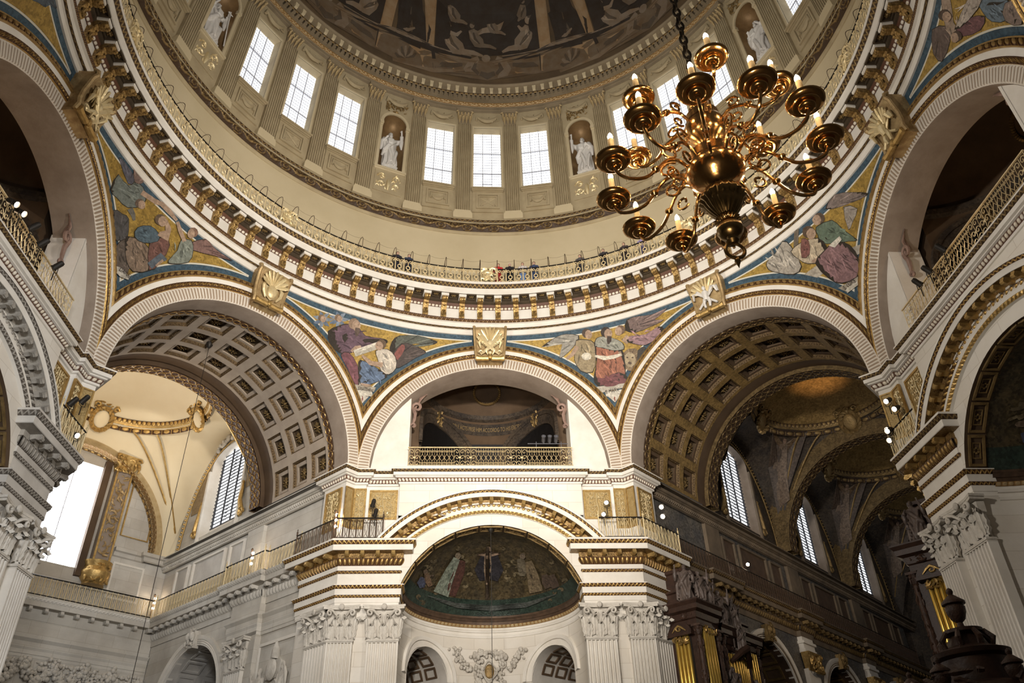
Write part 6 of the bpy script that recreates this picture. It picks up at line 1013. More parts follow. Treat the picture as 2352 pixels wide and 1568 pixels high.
def mk_jscroll(s):
    def go():
        g = G()
        pts = []
        for k in range(13):
            b = k * .62; r = .36 * (1 - k / 15)
            pts.append((s * (3.86 + .72 * r * cos(b)), 16.9, 23.2 + .8 * r * sin(b)))
        g.tube(pts, [.085] * 6 + [.08, .075, .07, .065, .06, .05, .045], 6)
        g.tube([(s * 4.1, 16.9, 23.2), (s * 3.95, 16.9, 22.8), (s * 3.98, 16.9, 22.45), (s * 4.05, 16.9, 22.2)], [.09, .10, .09, .06], 6)
        g.tube([(s * (4.02 + .15 * cos(k * .7) * (1 - k / 10)), 16.9, 22.1 + .15 * sin(k * .7) * (1 - k / 10)) for k in range(9)], .07, 5)
        for k in range(6): leaf(g, [(s * 3.85, 16.9 + .05 * k, 23.4), (s * (3.75 - .05 * (k % 3)), 16.85, 23.65 + .03 * k), (s * (3.55 - .04 * k), 16.85, 23.85 + .03 * k)], .07)
        return g
    return go
XC, XR, XZ = 17.95, 3.75, 25.3
def exd(az, z, d=0): return ((XR - d) * sin(rad(az)), XC + (XR - d) * cos(rad(az)), z)
def exs(az, e, d=0): return ((XR + .15 - d) * sin(rad(az)) * cos(rad(e)), XC + (XR + .15 - d) * cos(rad(az)) * cos(rad(e)), XZ + .15 + (XR - d) * sin(rad(e)))
def mk_exedra():
    g = G().grid([[exd(a, z) for z in (19, 21, 23, 25.2)] for a in np.linspace(-90, 90, 41)])
    g.grid([[exs(a, e) for e in np.linspace(0, 90, 12)] for a in np.linspace(-90, 90, 41)])
    g.box(-5, 5, 17.5, 22, 18.9, 19.0)
    for s in (-1, 1): g.grid([[(s * x, XC, z) for x in (XR, 6.2)] for z in (19, 30)])
    return g
def mk_exring():
    g = G()
    for (d0, z0, d1, z1) in ((0, 24.95, .18, 25.05), (.18, 25.05, .22, 25.3), (.22, 25.3, .0, 25.42)):
        g.grid([[exd(a, z0, d0), exd(a, z1, d1)] for a in np.linspace(-90, 90, 41)])
    return g
def mk_wreath():
    g = G()
    n = 40
    for k in range(n):
        b = 2 * PI * k / n
        p = Vector(exs(13 * cos(b), 23 + 11.5 * sin(b), .12)); q = Vector(exs(13 * cos(b + .25), 23 + 11.5 * sin(b + .25), .1))
        g.tube([p, (p + q) / 2 + Vector((0, -.05, 0)), q], [.04, .10, .05], 5)
    return g
def mk_exarch(s):
    def go():
        g = G()
        for r0, r1, d in ((1.0, 1.25, .12), (1.25, 1.35, .18)):
            P = []
            for k in range(25):
                b = PI * k / 24
                P.append([exd(s * 52 + 33 * r * cos(b), 21.6 + 2.3 * r * sin(b), dd) for r, dd in ((r0, 0), (r0, d), (r1, d), (r1, 0))])
            g.grid(P)
        return g
    return go
def mk_exopen(s):
    def go():
        c = [(s * 52 + 33 * cos(PI * k / 16), 21.6 + 2.3 * sin(PI * k / 16)) for k in range(17)]
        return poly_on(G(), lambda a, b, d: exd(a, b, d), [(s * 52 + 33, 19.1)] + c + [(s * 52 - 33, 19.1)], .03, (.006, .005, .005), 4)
    return go
def mk_balpanel(kind):
    """one bay of the wrought balcony railing, .30 wide and 1.06 high"""
    def go():
        g = G(); r = .017
        if kind == 0:
            for x in (-.15, .15): g.tube([(x, 0, 0), (x, 0, 1.05)], r, 4)
            g.tube([(-.15, 0, .5), (0, 0, .70), (.15, 0, .5), (0, 0, .32)], r, 4, closed=True)
            for z in (.2, .84):
                for s in (-1, 1):
                    g.tube([(s * (.075 + .06 * cos(k * .8) * (1 - k / 9)), 0, z + .075 * sin(k * .8) * (1 - k / 9)) for k in range(8)], r * .8, 4)
            g.tube([(0, 0, .05), (0, 0, .32)], r * .8, 4); g.tube([(0, 0, .7), (0, 0, 1.0)], r * .8, 4)
        else:
            for s in (-1, 1):
                for z, q in ((.2, .16), (.52, .15), (.84, .16)):
                    g.tube([(s * (.17 + q * cos(k * .7) * (1 - k / 12)), 0, z + q * sin(k * .7) * (1 - k / 12)) for k in range(11)], r, 4)
                g.tube([(s * .34, 0, 0), (s * .34, 0, 1.05)], r, 4)
            g.ell((0, 0, .52), (.06, .03, .06), 6, 4); g.tube([(0, 0, .03), (0, 0, .3), (.04, 0, .52), (0, 0, .74), (0, 0, 1.0)], r, 4)
        return g
    return go
def mk_goldfield(seed, w, h):
    """vine scrolls raised on a gold panel w x h, local x across, z up, y towards the back"""
    def go():
        g = G(); R = random.Random(seed)
        f = lambda x, d, z: (x, d, z)
        g.tube([(0, -.02, .05), (.04, -.03, h * .3), (-.04, -.03, h * .6), (0, -.02, h - .08)], .03, 4)
        for k in range(int(h / .26)):
            z0 = .12 + k * .26
            for s in (-1, 1):
                q = min(w * .2, .17)
                g.tube([(s * (w * .26 + q * cos(b * .75 + 2.5) * (1 - b / 13)), -.025, z0 + q * sin(b * .75 + 2.5) * (1 - b / 13)) for b in range(11)], .02, 4)
        return blobs(g, f, -w * .44, w * .44, .06, h - .06, int(w * h * 14), .07, -.02, seed)
    return go
def frame_box(g, x0, x1, z0, z1, t, y0, y1):
    g.box(x0, x1, y0, y1, z0, z0 + t); g.box(x0, x1, y0, y1, z1 - t, z1); g.box(x0, x0 + t, y0, y1, z0 + t, z1 - t); g.box(x1 - t, x1, y0, y1, z0 + t, z1 - t)
    return g
ROSY = mat('rosy_carving', (.36, .24, .19), (.22, .14, .11), 3, .6)
DIAG = {}
SIDE = {0: 'far', -90: 'left', 90: 'right'}
for a in (0, -90, 90):
    M = F(a)
    w = ob('wall_diagonal', mk_dfront, STONEB, None, M, 'dfront', 0, 'structure', 'stone wall with a segmental arch, apse and balcony on the %s side' % SIDE[a])
    DIAG[a] = w
    ob('arch_molding', mk_dlow, STONE, w, None, 'dlow', 50); ob('arch_molding', mk_dlow2, STONE, w, None, 'dlow2', 50); ob('arch_molding', mk_dlow3, STONE, w, None, 'dlow3', 50)
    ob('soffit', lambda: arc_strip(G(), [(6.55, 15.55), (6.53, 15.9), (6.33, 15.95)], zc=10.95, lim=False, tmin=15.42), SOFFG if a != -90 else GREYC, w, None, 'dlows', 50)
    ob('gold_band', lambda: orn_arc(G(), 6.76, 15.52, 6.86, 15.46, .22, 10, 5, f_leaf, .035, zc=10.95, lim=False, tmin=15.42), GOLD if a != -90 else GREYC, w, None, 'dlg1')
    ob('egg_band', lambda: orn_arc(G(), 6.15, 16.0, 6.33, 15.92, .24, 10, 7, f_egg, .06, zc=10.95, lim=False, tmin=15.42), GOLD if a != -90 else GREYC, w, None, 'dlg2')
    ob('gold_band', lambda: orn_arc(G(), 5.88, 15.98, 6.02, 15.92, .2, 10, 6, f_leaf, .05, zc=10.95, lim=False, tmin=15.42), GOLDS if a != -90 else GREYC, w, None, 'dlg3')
    t0 = math.asin((15.6 - 10.95) / 6.45)
    for k in range(19):
        th = t0 + (PI - 2 * t0) * (k + .5) / 19
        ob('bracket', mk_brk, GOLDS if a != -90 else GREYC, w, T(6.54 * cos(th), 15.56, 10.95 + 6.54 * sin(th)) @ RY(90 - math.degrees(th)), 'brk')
    # apse
    ob('apse_soffit', mk_apsesoffit, UMBER, w, None, 'apsesof', 60)
    for j in range(9):
        ob('coffer', mk_apsecoff(0), GOLDD, w, T(0, 0, AZC) @ RY(-60 + j * 15) @ T(0, 0, -AZC), 'apsecoff')
    cz = ob('half_dome', mk_conch(E0, 90, 0), APSE, w, None, 'conch', 90)
    ob('green_border', mk_conch(E0, E0 + 11, .015), GREEN, cz, None, 'conchg', 90)
    ob('mosaic_figures', lambda: (lambda g: [poly_on(g, sph, q, .02 + .001 * i, c, 2) for i, (c, q) in enumerate(APSEFIG)] and g)(G()), DARKP, cz, None, 'apsefig', 0)
    ob('apse_wall', mk_apsewall, STONEB, w, None, 'apsewall', 90)
    ob('apse_cornice', lambda: cyl_sweep([(0, 12.3), (.04, 12.32), (.06, 12.42), (.02, 12.44), (.02, 12.56), (.08, 12.58), (.10, 12.66), (.04, 12.70), (.04, 12.92), (.08, 12.94)]), STONE, w, None, 'apsecor', 40)
    ob('gold_band', lambda: orn(G(), lambda S, Tt: np.stack([(CR - .06 - .1 * Tt) * np.sin(-PI / 2 + PI * S), ACY + (CR - .06 - .1 * Tt) * np.cos(-PI / 2 + PI * S), 12.80 + .13 * Tt], -1), lambda S, Tt: np.stack([-np.sin(-PI / 2 + PI * S), -np.cos(-PI / 2 + PI * S), 0 * S], -1), 60, 8, 5, f_bead, .03), CREAM, w, None, 'apseg1')
    ob('apse_cornice', lambda: cyl_sweep([(.08, 12.93), (.08, 13.1), (.12, 13.12), (.16, 13.22), (.22, 13.26), (.22, 13.34), (0, 13.42)]), IRONB, w, None, 'apsecor2', 40)
    for c, ww in AOP:
        q = ob('archivolt', mk_aarch(c, ww), STONE, w, None, 'aarch%g' % c, 40)
        ob('passage_vault', mk_atunnel(c), GREY if a == 0 else UMBER, q, None, 'atun%g' % c, 60)
        for j in range(6):
            for k in range(3): ob('coffer', mk_acoff(c, j, k), UMBER, q, None, 'acof%g%d%d' % (c, j, k), 0)
        n_ = (sin(rad(c)), cos(rad(c)))
        ob('passage_end', G().grid([[(n_[0] * (CR + 3.2) + n_[1] * u, ACY + n_[1] * (CR + 3.2) - n_[0] * u, z) for z in (0, 12)] for u in (-1.6, 1.6)]), REDST, q, None, 'aend%g' % c, 0)
    if a == 0:
        ob('carved_garland', mk_garland, CARVE, w, None, 'garl', 60, 'stuff', 'stone festoons of flowers between the two apse arches')
        c_ = ob('cartouche', mk_cart, CARVE, w, None, 'cart')
        ob('painted_oval', G().ell((0, ACY + CR - .17, 10.72), (.24, .05, .34), 12, 8), GOLDD, c_)
    # gold wall panels over the gallery
    for s in (-1, 1):
        fr = ob('panel_frame', lambda: frame_box(G(), -.68, .68, 0, 1.5, .09, -.05, .05), GOLDS, w, T(s * 5.22, 16.17, 16.6), 'gpf', 0)
        ob('gold_panel', lambda: G().box(-.6, .6, -.01, .05, .08, 1.42), PANELG, fr, None, 'gpp', 0)
        ob('vine_relief', mk_goldfield(3, 1.1, 1.3), GOLDP, fr, T(0, -.01, .1), 'gpv')
        fr = ob('panel_frame', lambda: frame_box(G(), -.29, .29, 0, 2.05, .07, -.05, .05), GOLDS, w, T(s * 6.33, 15.98, 16.05), 'gqf', 0)
        ob('gold_panel', lambda: G().box(-.23, .23, -.01, .05, .06, 1.98), PANELG, fr, None, 'gqp', 0)
        ob('vine_relief', mk_goldfield(9, .46, 1.85), GOLDP, fr, T(0, -.01, .1), 'gqv')
    # balcony
    b = ob('wall_balcony', mk_balwall, STONE, None, M, 'balwall', 0, 'structure', 'white jamb walls and floor of the balcony on the %s side' % SIDE[a])
    for s in (-1, 1): ob('scroll_bracket', mk_jscroll(s), ROSY, b, None, 'jscroll%d' % s)
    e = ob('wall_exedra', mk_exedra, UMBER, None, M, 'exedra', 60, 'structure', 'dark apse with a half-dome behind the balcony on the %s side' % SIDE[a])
    ob('ring_molding', mk_exring, DARKM, e, None, 'exring', 40)
    ob('wreath', mk_wreath, GOLDD, e, None, 'wreath')
    for s in (-1, 1):
        q = ob('opening_shade_patch', mk_exopen(s), PAINT, e, None, 'exopen%d' % s, 0); ob('arch_molding', mk_exarch(s), DARKM, e, None, 'exarch%d' % s, 40)  # near-black patch paints the shade inside each arched opening
        leafs = lambda s=s: blobs(G(), lambda x, d, h: exd(x, h, -d), *sorted((s * 46, s * 54)), 23.9, 24.9, 16, .16, -.15, 5)
        ob('carved_bracket', leafs, GOLDD, e, None, 'exbr%d' % s)
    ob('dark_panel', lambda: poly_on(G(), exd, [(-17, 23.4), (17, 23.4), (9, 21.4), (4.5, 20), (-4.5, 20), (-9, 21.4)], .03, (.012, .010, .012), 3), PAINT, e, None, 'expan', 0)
    ob('text_band', lambda: G().grid([[exd(x, z, .02) for z in (24.05, 24.8)] for x in np.linspace(-62, 62, 40)]), DARKM, e, None, 'exband', 60)
    if a == 0: txt = 'IS NOBLE ACTS PRSE HIM ACCORDG TO HIS EXCELLENT'
    elif a == 90: txt = 'PSE HIM IN THE SOVND'
    else: txt = 'LOVD CYMBALS'
    ob('inscription', textmesh(txt, .40, lambda x, y: exd(math.degrees(x * .50 / XR), 24.42 + y, .035), 1.0), TEXTG, e, None, None, 0)
    # balcony railing
    r = empty('balcony_railing', M, label={0: 'gilt wrought-iron balcony railing under the middle arch', -90: 'dim balcony railing across the arch at the left edge', 90: 'balcony railing rising across the arch at the right edge'}[a], cat='railing', group=None)
    r.location = (*(M @ Vector((0, 15.95, 19.26)))[:2], 19.26)
    rl = G()
    for z in (0, 1.05): rl.box(-4.15, 4.15, -.03, .03, z, z + .045)
    for z in (.03, ): rl.box(-4.15, 4.15, -.02, .02, z + .06, z + .08)
    ob('rail_bars', rl, RAILG, r, None, 'balrail', 0)
    xs = -4.05
    lay = [1] + [0] * 7 + [1, 1] + [0] * 6 + [1, 1] + [0] * 7 + [1]
    wid = sum(.68 if q else .30 for q in lay)
    k = 8.2 / wid; x = -4.1
    for q in lay:
        ww = (.68 if q else .30) * k
        ob('railing_panel', mk_balpanel(q), RAILG, r, T(x + ww / 2, 0, 0) @ S3(k, 1, 1), 'balp%d' % q, 0); x += ww
# ------------------------------------------------------------------ piers: entablatures, pilasters, capitals, galleries
R2 = sqrt(.5)
def card(s, u, v):
    """point of the neighbouring cardinal arm in the frame of a diagonal bay"""
    x, y = (u - v) * R2, (u + v) * R2
    return (x if s < 0 else -x, y)
def pathof(s, pts, order=True):
    return pts if s < 0 else [p for p in reversed(pts)]
def front(s, u, v): return (u if s < 0 else -u, v)
def mk_leafc(w=.40, h=.66):
    g = G(); P = []
    for t in np.linspace(0, 1, 10):
        row = []
        ww = w * .5 * (.72 + .45 * sin(PI * min(t * 1.05, 1))) * (1 - .72 * max(0, t - .72) / .28) * (1 + .16 * cos(t * 30))
        if t < .72: y, z = -.03 - .13 * t * t, h * t / .80
        else:
            b = (t - .72) / .28 * 2.5
            y, z = -.097 - .13 * (1 - cos(b)) , h * .90 + .12 * sin(b) - .035 * b
        for c in np.linspace(-1, 1, 7):
            row.append((ww * c, y + .07 * c * c - .025 * cos(c * 3 * PI), z - .05 * abs(c)))
        P.append(row)
    g.grid(P)
    return g
def mk_volute(s):
    def go():
        g = G()
        pts = [(s * .12, -.10, .72), (s * .25, -.16, 1.0), (s * .42, -.24, 1.18)]
        for k in range(12):
            b = 1.7 - k * .62; r = .15 * (1 - k / 14)
            pts.append((s * (.56 + r * cos(b)), -.30 - .01 * k, 1.08 + r * sin(b)))
        g.tube(pts, [.04, .06, .07] + [.07 - .003 * k for k in range(12)], 6)
        g.tube([(s * .08, -.08, .75)] + [(s * (.17 + .1 * cos(2.6 - k * .7) * (1 - k / 10)), -.17, 1.0 + .1 * sin(2.6 - k * .7) * (1 - k / 10)) for k in range(9)], .035, 5)
        return g
    return go
def mk_bell(w, d):
    def go():
        g = G()
        a, b = w / 2 - .06, w / 2 + .06
        g.hexa([(-a, -d + .12, 0), (a, -d + .12, 0), (a, .1, 0), (-a, .1, 0), (-b, -d + .06, 1.26), (b, -d + .06, 1.26), (b, .1, 1.26), (-b, .1, 1.26)])
        n = 12; A = []
        for k in range(n + 1):
            x = -1 + 2 * k / n
            A.append((x * (w / 2 + .26), -d - .24 + .14 * (1 - x * x)))
        A += [(w / 2 + .2, .1), (-w / 2 - .2, .1)]
        for z0, z1, q in ((1.27, 1.36, .95), (1.36, 1.45, 1.0)):
            g.extr(A, lambda p, r, t: (p * q, r * q, t), z0, z1)
        g.box(-w / 2 - .03, w / 2 + .03, -d - .03, .1, -.08, 0); g.box(-w / 2 - .01, w / 2 + .01, -d - .015, .1, -.13, -.09)
        g.ell((0, -d - .2, 1.36), (.13, .08, .14), 7, 5)
        return g
    return go
def mk_plshaft(w, d, n):
    def go():
        g = G(); hw = w / 2
        sec = [(-hw, .1), (-hw, -d)]
        pw = (w - .1) / n
        for k in range(n):
            x = -hw + .05 + k * pw
            sec += [(x + pw * .16, -d), (x + pw * .2, -d + .07), (x + pw * .5, -d + .12), (x + pw * .8, -d + .07), (x + pw * .84, -d)]
        sec += [(hw, -d), (hw, .1)]
        g.extr(sec, lambda a, b, t: (a, b, t), .0, 10.86)
        return g
    return go
def pilaster(parent, M, w, d, m=None, cm=None, leaves=3, n=7):
    """fluted pilaster with a Corinthian capital; M puts x across, y to the wall, z up from the floor"""
    m = m or STONE; cm = cm or CARVE
    ob('pilaster', mk_plshaft(w, d, n), m, parent, M, 'pls%g%g' % (w, d), 0)
    k = ob('capital', mk_bell(w, d), cm, parent, M @ T(0, 0, 10.98), 'bell%g%g' % (w, d), 40)
    q = (w - .30) / 2
    for x in np.linspace(-q, q, leaves): ob('leaf', mk_leafc, cm, k, T(x, -d + .04, 0), 'leafc', 60)
    for x in (np.linspace(-q, q, leaves)[:-1] + q / (leaves - 1)): ob('leaf', mk_leafc, cm, k, T(x, -d + .05, .12) @ S3(1.0, 1.25, 1.3), 'leafc', 60)
    for s in (-1, 1):
        ob('leaf', mk_leafc, cm, k, T(s * (w / 2 - .0), -d + .06, .10) @ RZ(s * 50) @ S3(.9, 1.3, 1.3), 'leafc', 60)
        ob('volute', mk_volute(s), cm, k, S3(w / 1.3, 1, 1) @ T(0, -d + .1, 0), 'vol%d' % s, 60)
    return k
CORN0 = [(0, 14.62), (.14, 14.64), (.14, 14.86), (.55, 14.88)]
CORN = [(.55, 14.88), (.56, 14.88), (.58, 14.9), (.58, 15.14)]
CORN2 = [(.70, 15.30), (.70, 15.38), (.64, 15.42), (-.6, 15.42)]
MID = [(0, 13.38), (0, 13.93), (.03, 13.95)]
MID2 = [(.03, 14.08), (.06, 14.10), (.06, 14.30), (.02, 14.32)]
ARCH = [(-.10, 12.45), (.02, 12.47), (.02, 12.62), (.05, 12.64), (.05, 12.84), (.06, 12.86)]
ARCH2 = [(.10, 12.96), (.10, 13.22), (.11, 13.24)]
ARCH3 = [(.22, 13.38), (.22, 13.42), (0, 13.43)]
UPC = [(-.05, 18.30), (.06, 18.32), (.06, 18.42)]
UPC2 = [(.14, 18.60), (.22, 18.62), (.22, 18.66), (.32, 18.68), (.32, 18.84)]
UPC3 = [(.42, 18.96), (.42, 19.02), (.36, 19.06), (-.6, 19.08)]
FAR, NEARB = 34.0, 17.6
PIERS = []
for D, sides in ((0, (-1, 1)), (-90, (1,)), (90, (-1,))):
    M = F(D)
    for s in sides:
        # which arm does it look into: transept (stone) or choir (dull gold)
        choir = (D == 0 and s > 0) or D == 90
        cx = -7.05
        near = [front(s, cx, 16.1), front(s, -4.23, 16.1), front(s, -4.23, 17.0)]
        nearc = [card(s, 6.65, 19.3), card(s, 6.4, 19.3)]
        farc = [card(s, 6.65, FAR), card(s, 6.65, 25.1), card(s, 6.4, 25.1), card(s, 6.4, 22.5), card(s, 6.65, 22.5), card(s, 6.65, 19.3)] if not choir else \
               [card(s, 6.65, 56), card(s, 6.65, 44.9), card(s, 6.4, 44.9), card(s, 6.4, 43.1), card(s, 6.65, 43.1), card(s, 6.65, 34.9), card(s, 6.4, 34.9), card(s, 6.4, 33.1), card(s, 6.65, 33.1), card(s, 6.65, 24.8), card(s, 6.4, 24.8), card(s, 6.4, 22.8), card(s, 6.65, 22.8), card(s, 6.65, 19.3)]
        pn = pathof(s, nearc + near); pf = pathof(s, farc)
        w = ob('wall_pier', G().sweep(pn, [(-.06, 0), (-.06, 12.5)], capends=False).sweep(pn, [(0, 12.4), (0, 13.4)], capends=False), STONEB, None, M, None, 0, 'structure', {(0, -1): 'white stone pier between the middle arch and the bright transept', (0, 1): 'white stone pier between the middle arch and the organ', (-90, 1): 'grey stone pier at the left edge of the picture', (90, -1): 'stone pier at the right edge, behind the pulpit'}[(D, s)])
        PIERS.append((D, s, w))
        st = STONE if D != -90 else GREY  # left pier stone is greyed to carry its cool daylight in the colour
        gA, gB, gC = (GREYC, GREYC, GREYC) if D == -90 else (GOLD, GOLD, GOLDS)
        ob('architrave', G().sweep(pn, ARCH, capends=False).sweep(pn, ARCH2, capends=False).sweep(pn, ARCH3, capends=False), st, w, None, None, 0)
        ob('frieze', G().sweep(pn, MID, capends=False).sweep(pn, MID2, capends=False), st, w, None, None, 0)
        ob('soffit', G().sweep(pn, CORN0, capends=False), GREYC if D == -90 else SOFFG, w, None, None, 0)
        ob('cornice', G().sweep(pn, CORN, capends=False).sweep(pn, CORN2, capends=False), st, w, None, None, 0)
        ob('gold_band', orn_path(orn_path(G(), pn, .06, 12.85, .11, 12.97, .15, 8, 5, f_leaf, .035), pn, .11, 13.24, .22, 13.38, .18, 8, 5, f_leaf, .035), gA, w)
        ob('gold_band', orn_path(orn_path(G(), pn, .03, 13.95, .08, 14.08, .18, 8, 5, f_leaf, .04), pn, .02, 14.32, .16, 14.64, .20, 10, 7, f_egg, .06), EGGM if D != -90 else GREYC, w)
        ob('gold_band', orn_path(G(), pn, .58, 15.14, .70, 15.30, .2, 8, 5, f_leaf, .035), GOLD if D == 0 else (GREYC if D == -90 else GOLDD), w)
        for x, y, hd in along(pn, .14, .68, .1):
            ob('bracket', mk_brk, gC, w, T(x, y, 14.87) @ RZ(hd) @ T(0, -.40, 0), 'brk')
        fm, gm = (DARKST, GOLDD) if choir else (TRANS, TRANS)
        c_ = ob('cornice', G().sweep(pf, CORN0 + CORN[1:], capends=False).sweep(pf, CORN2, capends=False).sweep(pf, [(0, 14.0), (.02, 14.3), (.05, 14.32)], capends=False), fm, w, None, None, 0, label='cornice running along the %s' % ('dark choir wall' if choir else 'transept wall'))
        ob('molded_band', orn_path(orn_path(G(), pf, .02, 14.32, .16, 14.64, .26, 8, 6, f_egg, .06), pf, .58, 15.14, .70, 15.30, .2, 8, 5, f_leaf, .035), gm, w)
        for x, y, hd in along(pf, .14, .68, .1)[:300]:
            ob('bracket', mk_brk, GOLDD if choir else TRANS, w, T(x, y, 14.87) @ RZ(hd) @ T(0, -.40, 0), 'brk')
        if not choir:
            pa = pathof(s, farc[1:])
            ob('architrave', G().sweep(pa, ARCH, capends=False).sweep(pa, [(.06, 12.86), (.10, 12.96), (.10, 13.22), (.22, 13.38), (.22, 13.42), (0, 13.43)], capends=False), TRANS, w, None, None, 0)
        # upper cornice along the springing of the great arches
        # pilasters
        pilaster(w, T(*front(s, -4.80, 16.1), 0), 1.36, .25, leaves=3)
        pilaster(w, T(*front(s, -6.66, 16.1), 0), 1.12, .25, leaves=3)
        for vv, ww in ((17.25, 1.5),):
            x, y = card(s, 6.4, vv)
            pilaster(w, T(x, y, 0) @ RZ(-45 if s < 0 else 45), ww, .25, leaves=3)
# the wall between the galleries and the springing, and the upper cornice
for D in (0, -90, 90):
    M = F(D)
    def half(s, lim=34.0):
        return [card(s, 6.4, lim), card(s, 6.4, 17.7), card(s, 6.08, 17.7), card(s, 6.08, 15.98), front(s, -6.627, 16.0), front(s, -6.06, 16.0), front(s, -6.06, 16.2), front(s, -4.45, 16.2), front(s, -4.45, 15.93)]
    nl = 34.0 if D != 90 else 56
    L = half(-1, {0: 34.0, -90: 20, 90: 56}[D]); Rr = half(1, {0: 56, -90: 34.0, 90: 20}[D])
    path = L + list(reversed(Rr))
    w = ob('trim_4', G().sweep(path[1:-1], UPC, capends=False).sweep(path[1:-1], UPC2, capends=False).sweep(path[1:-1], UPC3, capends=False), STONE, None, M, None, 0, 'structure', 'white dentilled cornice under the great arches, %s side' % SIDE[D])
    for e_, s_ in ((path[:2], -1), (path[-2:], 1)):
        dk = (D == 0 and s_ > 0) or D == 90
        q_ = ob('side_cornice', G().sweep(e_, UPC, capends=False).sweep(e_, UPC2, capends=False).sweep(e_, UPC3, capends=False), DARKST if dk else TRANS, w, None, None, 0, label='upper cornice along the %s' % ('dark choir wall' if dk else 'transept wall'))
        ob('dentil_course', orn_path(G(), e_, .06, 18.42, .14, 18.60, .17, 8, 5, f_bead, .07), DARKST if dk else TRANS, q_, smooth=20, kind='stuff')
    ob('gold_band', orn_path(G(), path[1:-1], .32, 18.84, .42, 18.96, .2, 8, 5, f_leaf, .035), GOLDD, w)
    ob('dentil_course', orn_path(G(), path[1:-1], .06, 18.42, .14, 18.60, .17, 8, 5, f_bead, .07), GOLDW, w, smooth=20, kind='stuff')
    q0, q1 = L[1:6], list(reversed(Rr))[-6:-1]
    for e_ in (path[1:8], path[-8:-1]): ob('wall_face', G().sweep(e_, [(-.02, 15.4), (-.02, 18.4)], capends=False), STONE, w, None, None, 0)
    for s in (-1, 1):   # canted gold panel on the short cheek beside each corner
        x, y = card(s, 6.34, 16.0)
        fr = ob('panel_frame', lambda: frame_box(G(), -.24, .24, 0, 2.05, .06, -.05, .05), GOLDS, w, T(x, y, 16.05) @ RZ(-45 if s > 0 else 45), 'gsf', 0)
        ob('gold_panel', lambda: G().box(-.19, .19, -.01, .05, .06, 1.98), PANELG, fr, None, 'gsp', 0)
        x, y = card(s, 6.08, 16.85)
        fr = ob('panel_frame', lambda: frame_box(G(), -.62, .62, 0, 2.05, .09, -.05, .05), GOLDS, w, T(x, y, 16.05) @ RZ(-45 if s < 0 else 45), 'guf', 0)
        ob('gold_panel', lambda: G().box(-.55, .55, -.01, .05, .08, 1.98), PANELG, fr, None, 'gup', 0)
        ob('vine_relief', mk_goldfield(5, 1.0, 1.85), GOLDP, fr, T(0, -.01, .1), 'guv')
# gallery railings along the cornice edges
def mk_gpanel(kind):
    def go():
        g = G(); r = .026
        g.tube([(-.15, 0, 0), (-.15, 0, 1.0)], r, 4)
        for s in (-1, 1):
            g.tube([(s * .09, 0, .06), (s * .02, 0, .22), (s * .07, 0, .5), (s * .02, 0, .78), (s * .09, 0, .95)], r * .5, 4)
        return g
    return go
def railing(M, path, off, z, m, label, hand=IRON, spikes=True):
    r = empty('gallery_railing', M, label=label, cat='railing')
    r.location.z = 0
    pp = mitre(path, off)
    g = G()
    for i in range(len(pp) - 1):
        for zz, t in ((z + .04, .03), (z + 1.0, .04)):
            g.tube([(*pp[i], zz), (*pp[i + 1], zz)], t, 4)
    ob('handrail', g, hand, r, None, None, 0)
    for x, y, hd in along(path, off, .31, 0):
        ob('railing_panel', mk_gpanel(0), m, r, T(x, y, z) @ RZ(hd), 'gpanel', 0)
    for i, p in enumerate(pp):
        ob('post', lambda: G().lathe([(0, 0), (.05, 0), (.035, .1), (.03, 1.0), (.05, 1.04), (.03, 1.1), (.05, 1.16), (.012, 1.24), (.03, 1.28), (0, 1.36)], 8), m, r, T(*p, z), 'gpost')
    return r
for D, s, w in PIERS:
    M = F(D)
    choir = (D == 0 and s > 0) or D == 90
    if D == 0:
        a = pathof(s, [card(s, 6.4, 19.3), front(s, -7.05, 16.1), front(s, -5.1, 16.1)])
        railing(M, a, .5, 15.44, IRONB if s < 0 else RAILG, 'dark wrought-iron railing on the corner of the pier beside the coffered transept arch' if s < 0 else 'gilt wrought-iron railing on the corner of the pier above the organ')
        b = pathof(s, [card(s, 6.65, 33.4), card(s, 6.65, 25.1), card(s, 6.4, 25.1), card(s, 6.4, 22.5), card(s, 6.65, 22.5), card(s, 6.65, 19.3)] if s < 0 else [card(s, 6.65, 54), card(s, 6.65, 34.9), card(s, 6.65, 24.8), card(s, 6.65, 19.3)])
        railing(M, b, .5, 15.44, RAILG if s < 0 else IRONB, 'gilt railing running along the transept wall to its far corner' if s < 0 else 'brown iron railing running along the dark choir wall')
    else:
        a = pathof(s, [card(s, 6.4, 19.3), front(s, -7.05, 16.1), front(s, -5.1, 16.1)])
        railing(M, a, .5, 15.44, RAILG, 'short iron railing on the pier at the left edge, beside the bright transept window' if D == -90 else 'short iron railing with lamps on the pier at the right edge')
